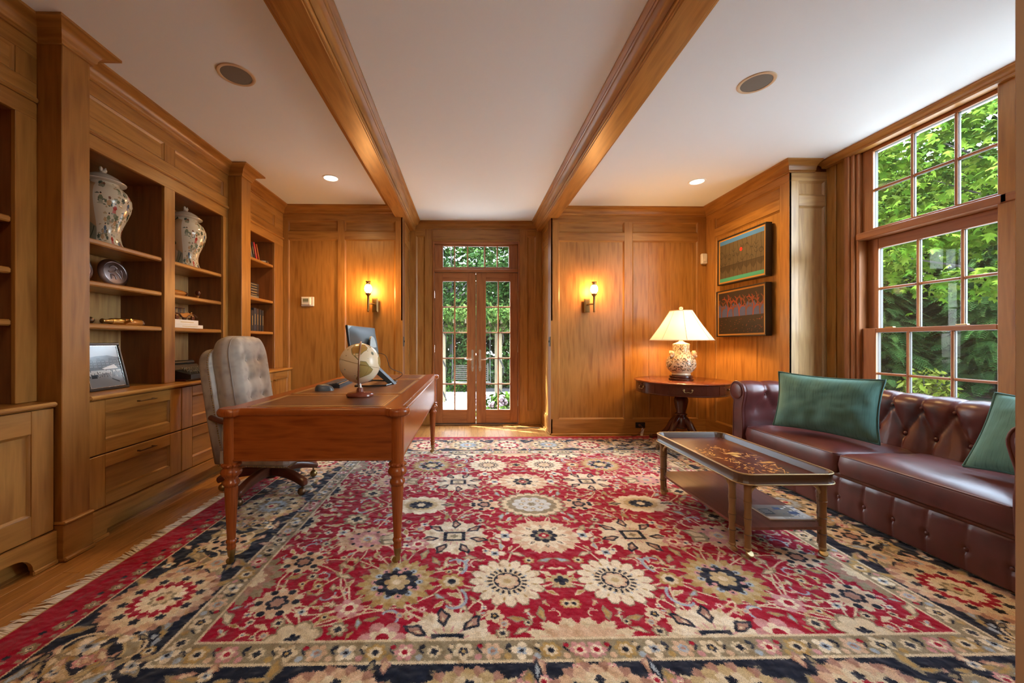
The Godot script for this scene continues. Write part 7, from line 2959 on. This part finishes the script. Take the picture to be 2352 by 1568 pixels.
	# white books with a toy car
	book("book", "white hardback lying beneath another book under the toy car", V(-2.205, 1.2185, 3.065), Vector3(0.24, 0.32, 0.028), M.book_white, 0.0, 0.0, "white books on the shelf", true)
	book("book", "shorter white hardback directly under the toy car", V(-2.212, 1.2470, 3.045), Vector3(0.22, 0.27, 0.036), M.book_white, 0.0, 0.0, "white books on the shelf", true)
	t = thing("toy_car", "polished wooden vintage toy car on two white books", "toy car", V(-2.262, 1.2835, 3.055))
	mb = MB.new()
	var side := [Vector2(-0.115, 0.018), Vector2(0.095, 0.018), Vector2(0.108, 0.026), Vector2(0.104, 0.052), Vector2(0.030, 0.058), Vector2(-0.01, 0.050), Vector2(-0.075, 0.050), Vector2(-0.115, 0.040)]
	add_slab(mb, side, Vector3(-0.026, 0, 0), Vector3(0, 0, -1), Vector3.UP, Vector3.RIGHT, 0.052)
	obj("body", mb, M.telescope_wood, t)
	mb = MB.new()
	for z in [0.09, 0.03, -0.005]:
		for x in [-0.022, 0.022]:
			add_tube(mb, [Vector3(x, 0.048, z), Vector3(x, 0.090, z - 0.004)], 0.003, 6)
	add_box(mb, Vector3(-0.027, 0.088, -0.014), Vector3(0.027, 0.094, 0.096), 0.003)
	obj("canopy", mb, M.dark_mahogany, t)
	for x in [-0.034, 0.034]:
		mb = MB.new()
		add_tube(mb, spline([Vector3(x, 0.022, 0.13), Vector3(x, 0.045, 0.10), Vector3(x, 0.044, 0.06), Vector3(x, 0.020, 0.03), Vector3(x, 0.018, -0.02), Vector3(x, 0.044, -0.065), Vector3(x, 0.046, -0.10), Vector3(x, 0.028, -0.135)], 4), 0.007, 7, true, 0.6)
		obj("fender", mb, M.dark_mahogany, t)
		for z in [0.085, -0.085]:
			mb = MB.new()
			mb.xf = Transform3D(Basis(Vector3(0, 0, 1), PI / 2), Vector3(x, 0.0185, z))
			add_lathe(mb, [Vector2(0, -0.005), Vector2(0.012, -0.006), Vector2(0.018, -0.005), Vector2(0.018, 0.005), Vector2(0.012, 0.006), Vector2(0, 0.005)], Vector3.ZERO, 20)
			obj("wheel", mb, M.dark_mahogany, t)
	for x in [-0.014, 0.014]:
		mb = MB.new()
		add_ball(mb, Vector3(x, 0.062, -0.098), Vector3(0.006, 0.006, 0.006), 8, 6)
		obj("headlamp", mb, M.brass, t)
	# typewriter on its tray
	t = thing("typewriter", "black antique portable typewriter on a low tray on the worktop", "typewriter", V(-2.228, 0.8115, 3.09))
	mb = MB.new()
	add_box(mb, Vector3(-0.15, 0, -0.165), Vector3(0.10, 0.016, 0.165), 0.004)
	obj("tray", mb, M.dark_mahogany, t)
	mb = MB.new()
	add_slab(mb, [Vector2(-0.13, 0.016), Vector2(0.125, 0.016), Vector2(0.125, 0.050), Vector2(0.105, 0.054), Vector2(-0.01, 0.085), Vector2(-0.03, 0.118), Vector2(-0.13, 0.122)], Vector3(0, 0, 0.145), Vector3.RIGHT, Vector3.UP, Vector3(0, 0, -1), 0.29)
	obj("body", mb, M.black_plastic, t)
	mb = MB.new()
	add_tube(mb, [Vector3(-0.085, 0.132, 0.165), Vector3(-0.085, 0.132, -0.165)], 0.018, 14)
	obj("platen", mb, M.black_plastic, t)
	mb = MB.new()
	add_box(mb, Vector3(0.124, 0.022, -0.035), Vector3(0.127, 0.044, 0.035), 0.001)
	obj("name_plate", mb, M.chrome, t)
	var key_mb := MB.new()
	add_lathe(key_mb, [Vector2(0.003, -0.012), Vector2(0.003, 0.0), Vector2(0.0085, 0.001), Vector2(0.009, 0.004), Vector2(0.007, 0.005), Vector2(0.0, 0.0042)], Vector3.ZERO, 10)
	var key := key_mb.mesh()
	for i in 4:
		for j in 10:
			obj("key", key, M.typewriter_key, t, Vector3(0.098 - i * 0.026, 0.070 + i * 0.0085, 0.112 - j * 0.0240 - i * 0.004))
	# books in the narrow case
	var dark := [M.book_black, M.book_navy, M.book_brown, M.book_black, M.book_black, M.book_navy]
	for i in 5:
		var d := 3.955 + i * 0.050
		book("book", ["dark hardback standing first in the upright row, next to the post", "dark hardback standing second in the upright row", "dark hardback with gilt lettering in the middle of the upright row", "dark hardback standing fourth in the upright row", "slim dark hardback at the open end of the upright row"][i], V(-2.205, 1.2225, d), Vector3(0.17, [0.212, 0.240, 0.236, 0.232, 0.226][i], [0.046, 0.046, 0.040, 0.038, 0.034][i]), dark[i], 0.0, 0.0, "upright row of dark books")
	var y := 1.5675
	for i in 6:
		var th: float = [0.020, 0.022, 0.028, 0.026, 0.024, 0.026][i]
		book("book", ["grey book at the bottom of the lying stack", "dark book lying second from the bottom of the stack", "dark book lying third from the bottom of the stack", "dark book lying third from the top of the stack", "dark book lying second from the top of the stack", "navy book on top of the lying stack"][i], V(-2.205, y, 3.975), Vector3(0.16, 0.20, th), [M.book_grey, M.book_black, M.book_brown, M.book_navy, M.book_black, M.book_navy][i], 0.0, 0.0, "lying stack of books", true)
		y += th + 0.0006
	for i in 4:
		var d: float = 3.955 + [0.0, 0.045, 0.090, 0.140][i]
		book("book", ["tall grey book leaning at the post end of the top shelf", "black book leaning on the top shelf", "red book leaning on the top shelf", "thin orange-edged book leaning outermost on the top shelf"][i], V(-2.215, 1.9705 + [0.0042, 0.0048, 0.004, 0.0028][i], d + 0.012), Vector3(0.15, [0.22, 0.165, 0.175, 0.17][i], [0.026, 0.030, 0.022, 0.014][i]), [M.book_grey, M.book_black, M.book_red, M.book_orange][i], 0.0, deg_to_rad([17.0, 17.0, 19.0, 20.0][i]), "leaning books on the top shelf")
	book("book", "small brown book lying flat at the end of the top shelf", V(-2.20, 1.9705, 4.245), Vector3(0.15, 0.10, 0.024), M.book_brown, deg_to_rad(14.0), 0.0, "", true)
	# letter box
	t = thing("letter_box", "red-brown wooden letter box with a shaped back on the short worktop", "box", V(-2.30, 0.8115, 4.04))
	mb = MB.new()
	add_box(mb, Vector3(-0.08, 0, -0.14), Vector3(0.09, 0.016, 0.14), 0.004)
	obj("plinth", mb, M.letter_wood, t)
	mb = MB.new()
	add_slab(mb, [Vector2(-0.125, 0.016), Vector2(0.125, 0.016), Vector2(0.125, 0.115), Vector2(0.075, 0.135), Vector2(0.055, 0.185), Vector2(-0.055, 0.185), Vector2(-0.075, 0.135), Vector2(-0.125, 0.115)], Vector3(-0.07, 0, 0), Vector3(0, 0, 1), Vector3.UP, Vector3.RIGHT, 0.012)
	obj("shaped_back", mb, M.letter_wood, t)
	mb = MB.new()
	add_slab(mb, [Vector2(-0.07, 0.016), Vector2(0.075, 0.016), Vector2(0.075, 0.075), Vector2(-0.06, 0.125), Vector2(-0.07, 0.125)], Vector3(0, 0, 0.125), Vector3.RIGHT, Vector3.UP, Vector3(0, 0, -1), 0.25)
	obj("case", mb, M.letter_wood, t)
	# the nearest bookcase shows only slivers of what it holds
	t = thing("lantern", "dark metal lantern with pale bands on the nearest bookcase shelf", "lantern", V(-2.30, 1.4675, 1.775))
	mb = MB.new()
	add_lathe(mb, [Vector2(0, 0), Vector2(0.060, 0), Vector2(0.062, 0.012), Vector2(0.056, 0.016), Vector2(0.056, 0.150), Vector2(0.062, 0.154), Vector2(0.060, 0.168), Vector2(0.030, 0.190), Vector2(0.012, 0.200), Vector2(0, 0.202)], Vector3.ZERO, 20)
	obj("body", mb, M.black_metal, t)
	for yy in [0.030, 0.140]:
		mb = MB.new()
		add_lathe(mb, [Vector2(0.0565, yy), Vector2(0.059, yy + 0.003), Vector2(0.0565, yy + 0.008)], Vector3.ZERO, 20)
		obj("band", mb, M.gilt, t)
	t = thing("stoneware_jug", "tall banded stoneware jug on the top shelf of the nearest bookcase", "jug", V(-2.31, 1.7125, 1.765))
	mb = MB.new()
	add_lathe(mb, [Vector2(0, 0), Vector2(0.055, 0), Vector2(0.068, 0.05), Vector2(0.070, 0.12), Vector2(0.060, 0.19), Vector2(0.045, 0.235), Vector2(0.048, 0.262), Vector2(0.040, 0.262), Vector2(0.0, 0.23)], Vector3.ZERO, 24)
	obj("body", mb, M.stoneware, t)
	mb = MB.new()
	add_lathe(mb, [Vector2(0.0605, 0.185), Vector2(0.0650, 0.165), Vector2(0.0712, 0.12), Vector2(0.0705, 0.08)], Vector3.ZERO, 24)
	obj("dark_band", mb, M.black_metal, t)


# ---------------------------------------------------------------- the garden outside

const LEAF := 0.14


func leaf_shape(lobes: int, size: float) -> ArrayMesh:
	var mb := MB.new()
	var pts := []
	if lobes == 5:
		for p in [[0, 0], [-0.30, 0.05], [-0.46, 0.26], [-0.24, 0.34], [-0.42, 0.68], [-0.16, 0.60], [0, 1.0], [0.16, 0.60], [0.42, 0.68], [0.24, 0.34], [0.46, 0.26], [0.30, 0.05]]:
			pts.append(Vector2(p[0], p[1]) * size)
	else:
		for p in [[0, 0], [-0.20, 0.3], [-0.22, 0.55], [0, 1.0], [0.22, 0.55], [0.20, 0.3]]:
			pts.append(Vector2(p[0], p[1]) * size)
	var mid := Vector3(0, 0, -0.42 * size)
	for i in pts.size():
		var a: Vector2 = pts[i]
		var b: Vector2 = pts[(i + 1) % pts.size()]
		var fold := func(p: Vector2) -> Vector3: return Vector3(p.x, -absf(p.x) * 0.35 - p.y * p.y * 0.6 / size * 0.4, -p.y)
		var pa: Vector3 = fold.call(a)
		var pb: Vector3 = fold.call(b)
		var n := (pa - mid).cross(pb - mid).normalized()
		if n.y < 0:
			n = -n
		mb.tri(mid, pa, pb, n)
	return mb.mesh()


func spray_shape(size: float) -> ArrayMesh:
	var mb := MB.new()
	for i in 9:
		var s := i / 9.0
		for e in [-1.0, 1.0]:
			var o := Vector3(0, -0.25 * s * s * size, -s * size)
			var l := size * (0.42 - 0.32 * s)
			var tip := o + Vector3(e * l, -0.10 * l, -l * 0.75)
			var w := size * 0.055
			mb.tri(o + Vector3(0, 0, w), o - Vector3(0, 0, w), tip, Vector3(0.1 * e, 1, 0).normalized())
			mb.tri(o.lerp(tip, 0.35) + Vector3(0, 0, w * 0.7), o.lerp(tip, 0.6), o.lerp(tip, 0.45) + Vector3(e * w * 0.6, -0.01 * size, -w * 3.0), Vector3(0.1 * e, 1, 0).normalized())
	return mb.mesh()


func foliage(parent: Node, called: String, shape: ArrayMesh, m: Material, places: Array, tones: Array) -> void:
	var mm := MultiMesh.new()
	mm.transform_format = MultiMesh.TRANSFORM_3D
	mm.use_colors = true
	mm.mesh = shape
	mm.instance_count = places.size()
	for i in places.size():
		mm.set_instance_transform(i, places[i])
		var a: Color = tones[rng.randi() % tones.size()]
		mm.set_instance_color(i, a * LEAF * rng.randf_range(0.7, 1.25))
	var o := MultiMeshInstance3D.new()
	o.name = called
	o.multimesh = mm
	o.material_override = m
	o.set_meta("kind", "stuff")
	parent.add_child(o, true)


func leaf_at(p: Vector3, droop: float, spread: float, s: float) -> Transform3D:
	var b := Basis(Vector3.UP, rng.randf() * TAU) * Basis(Vector3.RIGHT, -droop + rng.randfn(0, spread)) * Basis(Vector3(0, 0, 1), rng.randfn(0, spread))
	return Transform3D(b.scaled(Vector3.ONE * s), p)


func trunk(parent: Node, h: float, r: float, limbs: Array) -> void:
	var mb := MB.new()
	add_tube(mb, [Vector3(0, -0.1, 0), Vector3(0.02, h * 0.3, 0.03), Vector3(-0.05, h * 0.6, 0.0), Vector3(0.03, h, 0.04)], [r * 1.3, r, r * 0.75, r * 0.25], 9)
	obj("trunk", mb, M.bark, parent)
	for l in limbs:
		mb = MB.new()
		var a: Vector3 = Vector3(0, l.y * 0.72, 0)
		add_tube(mb, [a, a.lerp(l, 0.5) + Vector3(0, 0.12, 0), l], [r * 0.42, r * 0.26, r * 0.08], 6)
		obj("branch", mb, M.bark, parent)


func maple(label: String, at: Vector3, crown_y: float, cr: Vector3, clusters: int, per: int, leaf_size: float, tones: Array, group: String) -> void:
	var t := thing("maple_tree", label, "tree", at, 0.0, group)
	var shape := leaf_shape(5, leaf_size)
	var places := []
	var limbs := []
	for i in clusters:
		var d := Vector3(rng.randfn(0, 1), rng.randfn(0, 1), rng.randfn(0, 1)).normalized()
		var p := Vector3(0, crown_y, 0) + d * cr * (rng.randf() ** 0.38)
		if i % 9 == 0:
			limbs.append(p)
		var rr := rng.randf_range(0.28, 0.55)
		for k in per:
			var q := p + Vector3(rng.randfn(0, rr), rng.randfn(0, rr * 0.22), rng.randfn(0, rr))
			places.append(leaf_at(q, 0.45, 0.4, rng.randf_range(0.7, 1.25)))
	trunk(t, crown_y + cr.y * 0.5, 0.085, limbs)
	foliage(t, "foliage", shape, M.maple_leaf, places, tones)


func hemlock(label: String, at: Vector3, h: float, r: float, count: int, size: float, group: String) -> void:
	var t := thing("hemlock_tree", label, "tree", at, 0.0, group)
	var places := []
	var limbs := []
	for i in count:
		var f := rng.randf() ** 0.8
		var y := 0.15 + f * h
		var reach := r * (1.0 - f * 0.85) * (rng.randf() ** 0.45)
		var a := rng.randf() * TAU
		var p := Vector3(cos(a) * reach, y - reach * 0.22, sin(a) * reach)
		var b := Basis(Vector3.UP, -a - PI / 2) * Basis(Vector3.RIGHT, -0.35 + rng.randfn(0, 0.2)) * Basis(Vector3(0, 0, 1), rng.randfn(0, 0.3))
		places.append(Transform3D(b.scaled(Vector3.ONE * rng.randf_range(0.7, 1.3)), p))
		if i % 160 == 0:
			limbs.append(p + Vector3(0, 0.1, 0))
	trunk(t, h, 0.075, limbs)
	foliage(t, "foliage", spray_shape(size), M.needles, places, [Color(0.09, 0.22, 0.06), Color(0.14, 0.32, 0.08), Color(0.20, 0.42, 0.11)])


func shrub(called: String, label: String, at: Vector3, r: Vector3, count: int, leaf_size: float, tones: Array, group := "") -> Node3D:
	var t := thing(called, label, "shrub", at, 0.0, group)
	var places := []
	for i in count:
		var d := Vector3(rng.randfn(0, 1), absf(rng.randfn(0, 1)), rng.randfn(0, 1)).normalized() * (rng.randf() ** 0.3)
		places.append(leaf_at(d * r, 0.5, 0.5, rng.randf_range(0.7, 1.3)))
	foliage(t, "foliage", leaf_shape(1, leaf_size), M.maple_leaf, places, tones)
	var mb := MB.new()
	for k in 5:
		add_tube(mb, [Vector3(0, 0, 0), Vector3(cos(k * 1.3), 1.2, sin(k * 1.3)) * r * 0.6], [0.02, 0.006], 5)
	obj("stem", mb, M.bark, t)
	return t


func build_garden() -> void:
	var g := GROUND
	# ground
	var o := structure("patio")
	board(o, "bed", -6.0, 3.6, g - 0.2, g - 0.03, 5.30, 13.2, M.mulch, 0.0)
	for i in 8:
		for j in 11:
			var off := 0.42 if j % 2 else 0.0
			var x := -2.9 + i * 0.84 - off
			var d := 5.32 + j * 0.66
			board(o, "paving_slab", x, x + 0.832, g - 0.03, g + rng.randf_range(-0.002, 0.002), d, d + 0.652, M.paving, 0.006)
	board(o, "door_step", -0.9, 1.1, g, -0.16, 5.28, 5.62, M.paving, 0.015)
	board(o, "terrace", 3.6, 12.4, g - 0.2, g, -8.0, 16.0, M.paving, 0.0)
	o = structure("lawn")
	board(o, "turf", 12.4, 14.2, g - 0.2, g + 0.02, -8.0, 24.0, M.lawn, 0.0)
	board(o, "turf", -30.0, 12.4, g - 0.2, g - 0.04, 13.2, 40.0, M.lawn, 0.0)
	board(o, "turf", -30.0, -2.62, g - 0.2, g - 0.05, -12.0, 13.2, M.lawn, 0.0)
	o = structure("mulch_bed")
	board(o, "soil", 14.2, 45.0, g - 0.2, g + 0.05, -20.0, 40.0, M.mulch, 0.0)
	board(o, "soil", -3.2, 4.0, g - 0.2, g + 0.01, 12.0, 15.5, M.mulch, 0.0)
	var lime := [Color(0.20, 0.40, 0.03), Color(0.27, 0.47, 0.045), Color(0.14, 0.32, 0.03), Color(0.33, 0.50, 0.06)]
	var mid := [Color(0.09, 0.23, 0.03), Color(0.14, 0.32, 0.04), Color(0.06, 0.17, 0.025)]
	var deep := [Color(0.05, 0.14, 0.03), Color(0.08, 0.19, 0.04), Color(0.11, 0.24, 0.05), Color(0.16, 0.28, 0.08)]
	var far := "woodland beyond the bay window"
	maple("bright lime-leaved maple nearest the bay window glass", V(9.7, g, 6.2), 4.5, Vector3(2.7, 2.2, 2.7), 170, 42, 0.15, lime, far)
	maple("lime-leaved maple behind the first, over the lawn strip", V(9.8, g, 10.9), 4.7, Vector3(2.8, 2.4, 2.6), 170, 42, 0.16, lime, far)
	maple("mid-green maple at the near end of the woodland", V(14.6, g, 4.6), 4.4, Vector3(2.6, 2.6, 2.6), 150, 42, 0.17, mid, far)
	maple("mid-green maple towards the back of the woodland", V(11.6, g, 15.6), 4.6, Vector3(3.0, 3.0, 2.8), 170, 42, 0.17, mid, far)
	maple("broad tall maple far behind the hemlocks", V(18.0, g, 13.0), 6.2, Vector3(4.2, 4.4, 4.2), 190, 42, 0.28, mid, far)
	maple("broad tall maple far behind, beyond the mulch bed", V(15.5, g, 17.5), 6.2, Vector3(4.4, 4.4, 4.2), 190, 42, 0.28, deep, far)
	maple("broad tall maple at the far end of the terrace", V(21.0, g, 8.0), 6.2, Vector3(4.4, 4.6, 4.6), 190, 42, 0.30, deep, far)
	for q in [[14.8, 10.6, 5.2, 1.7, "feathery hemlock standing at the lawn edge"], [16.0, 9.0, 5.6, 1.8, "feathery hemlock behind the lawn edge, under the tall maple"], [13.2, 12.4, 5.4, 1.8, "feathery hemlock at the back corner of the lawn"], [17.4, 11.6, 6.5, 2.0, "tall feathery hemlock deep in the mulch bed"], [15.4, 7.2, 5.0, 1.7, "feathery hemlock at the near end of the mulch bed"], [15.6, 13.8, 6.5, 2.0, "tall feathery hemlock at the back of the mulch bed"]]:
		hemlock(q[4], V(q[0], g, q[1]), q[2], q[3], 2600, 0.46, far)
	for q in [[12.5, 19.5, "low dense tree closing the woodland behind the terrace corner"], [21.5, 16.5, "low dense tree closing the woodland behind the tall hemlock"], [25.5, 14.5, "low dense tree closing the woodland behind the broad maples"], [20.5, 22.0, "low dense tree deepest in the woodland"], [27.0, 20.5, "low dense tree at the deep end of the mulch bed"], [21.0, 12.2, "low dense tree between the hemlocks and the broad maple"]]:
		maple(q[2], V(q[0], g, q[1]), 2.3, Vector3(3.2, 2.7, 2.8), 150, 42, 0.30, mid, far)
	shrub("lime_shrub", "yellow-green leafy shrub in front of the hemlocks outside the window", V(11.3, g, 9.25), Vector3(0.55, 0.95, 0.55), 420, 0.17, [Color(0.42, 0.50, 0.05), Color(0.50, 0.58, 0.10), Color(0.33, 0.45, 0.05)], "lime shrubs outside the window")
	shrub("lime_shrub", "yellow-green leafy shrub close to the bay window's far jamb", V(8.3, g, 7.75), Vector3(0.4, 0.75, 0.4), 260, 0.16, [Color(0.42, 0.50, 0.05), Color(0.50, 0.58, 0.10), Color(0.33, 0.45, 0.05)], "lime shrubs outside the window")
	# pergola with a swing bench, behind the garden door
	var t := thing("pergola", "pale cedar pergola seen through the garden door", "pergola", V(0.1, g, 10.7))
	for p in [[-0.64, 10.0], [0.83, 10.0], [-0.72, 11.5], [0.86, 11.5]]:
		board(t, "post", p[0] - 0.055, p[0] + 0.055, g, 1.50, p[1] - 0.055, p[1] + 0.055, M.cedar, 0.006)
	for d in [9.93, 10.07, 11.44, 11.56]:
		board(t, "beam", -1.15, 1.30, 1.42, 1.58, d - 0.02, d + 0.02, M.cedar, 0.005)
	for i in 8:
		board(t, "rafter", -0.98 + i * 0.30, -0.94 + i * 0.30, 1.58, 1.68, 9.5, 12.0, M.cedar, 0.005)
	t = thing("climbing_vine", "leafy vine sprawling over the pergola roof", "vine", V(0.1, 1.685, 10.6))
	var places := []
	for i in 5200:
		var p := Vector3(rng.randf_range(-1.35, 1.35), absf(rng.randfn(0, 0.17)), rng.randf_range(-1.2, 1.3))
		if rng.randf() < 0.14:
			p = Vector3(rng.randf_range(-1.3, 1.3), -rng.randf() * 0.28, rng.randf_range(0.55, 0.95))
		places.append(leaf_at(p, 0.5, 0.5, rng.randf_range(0.7, 1.2)))
	foliage(t, "foliage", leaf_shape(1, 0.13), M.maple_leaf, places, [Color(0.20, 0.36, 0.06), Color(0.30, 0.46, 0.10), Color(0.12, 0.26, 0.05)])
	var mb := MB.new()
	for s in [-0.74, 0.76]:
		var pts := []
		for i in 16:
			pts.append(Vector3(s + 0.075 * cos(i * 1.1), -2.10 + i * 0.14, 0.60 + 0.075 * sin(i * 1.1)))
		add_tube(mb, pts, 0.018, 6)
	obj("stem", mb, M.bark, t)
	t = thing("swing_bench", "grey slatted swing bench hanging under the pergola", "bench", V(0.16, 0.0, 11.0))
	for i in 8:
		board(t, "back_slat", -0.42, 0.60, 0.0 + i * 0.056, 0.034 + i * 0.056, 11.20 + i * 0.012, 11.22 + i * 0.012, M.teak_grey, 0.003)
	for i in 6:
		board(t, "seat_slat", -0.45, 0.63, -0.06, -0.035, 10.72 + i * 0.078, 10.78 + i * 0.078, M.teak_grey, 0.003)
	for x in [-0.40, 0.09, 0.58]:
		board(t, "bracket", x - 0.02, x + 0.02, -0.10, -0.06, 10.72, 11.22, M.teak_grey, 0.003)
		board(t, "back_post", x - 0.02, x + 0.02, -0.06, 0.48, 11.225, 11.26, M.teak_grey, 0.003)
	for x in [-0.45, 0.63]:
		mb = MB.new()
		add_tube(mb, [V(x, -0.05, 10.75), V(x, 0.70, 11.0), V(x, 1.60, 11.0)], 0.008, 5)
		add_tube(mb, [V(x, 0.30, 11.25), V(x, 0.70, 11.0)], 0.008, 5)
		obj("chain", mb, M.black_metal, t, -t.position)
	var hy := shrub("hydrangea_bush", "leafy hydrangea with pale pink heads beside the garden step", V(0.72, g, 7.35), Vector3(0.62, 0.62, 0.55), 900, 0.14, [Color(0.18, 0.36, 0.04), Color(0.27, 0.46, 0.07), Color(0.11, 0.26, 0.03)])
	for k in 9:
		mb = MB.new()
		for q in 14:
			var d := Vector3(rng.randfn(0, 1), rng.randfn(0, 1), rng.randfn(0, 1)).normalized()
			add_ball(mb, d * 0.05, Vector3(0.026, 0.026, 0.026), 6, 5)
		obj("flower_head", mb, M.flower_pink, hy, Vector3(rng.randf_range(-0.60, -0.05), rng.randf_range(0.25, 0.56), rng.randf_range(0.0, 0.4)))
	shrub("ground_cover", "low dark ground cover beneath the swing bench", V(-0.35, g, 12.3), Vector3(0.9, 0.38, 0.4), 700, 0.11, mid)
	shrub("ground_cover", "low ground cover behind the hydrangea", V(1.5, g, 9.2), Vector3(0.7, 0.5, 0.6), 500, 0.12, mid)
	for q in [[-1.5, "leafy hedge shrub behind the left end of the swing bench"], [0.1, "leafy hedge shrub behind the middle of the swing bench"], [1.7, "leafy hedge shrub behind the right pergola posts"]]:
		shrub("hedge_shrub", q[1], V(q[0], g, 13.1), Vector3(0.95, 1.75, 0.5), 1500, 0.15, deep, "hedge behind the pergola")
	var near := "trees beyond the pergola"
	for q in [[-4.5, "low dense tree far behind the left pergola posts"], [-1.0, "low dense tree far behind the bench"], [2.2, "low dense tree far behind the hydrangea"], [5.5, "low dense tree far behind the right pergola posts"]]:
		maple(q[1], V(q[0], g, 23.0), 2.4, Vector3(2.6, 2.8, 1.6), 120, 42, 0.30, mid, near)
	maple("dark maple right behind the swing bench", V(-0.6, g, 14.2), 3.4, Vector3(2.2, 2.0, 1.4), 130, 42, 0.15, deep, near)
	maple("dark maple behind the right pergola posts", V(2.2, g, 14.8), 3.6, Vector3(2.2, 2.2, 1.6), 130, 42, 0.15, deep, near)
	maple("dark maple behind the left pergola posts", V(-3.2, g, 15.2), 3.8, Vector3(2.2, 2.4, 1.6), 130, 42, 0.15, deep, near)
	maple("tall maple farther back over the pergola", V(0.8, g, 19.0), 5.0, Vector3(3.6, 3.6, 2.0), 170, 42, 0.22, mid, near)
	maple("tall maple farther back to the left of the pergola", V(-4.8, g, 20.0), 5.0, Vector3(3.6, 3.8, 2.0), 150, 42, 0.24, mid, near)
	hemlock("feathery hemlock beyond the pergola and the bench", V(-1.6, g, 16.6), 6.5, 1.8, 1500, 0.40, near)
	hemlock("feathery hemlock beyond the hydrangea and the posts", V(3.4, g, 17.2), 6.5, 1.8, 1500, 0.40, near)
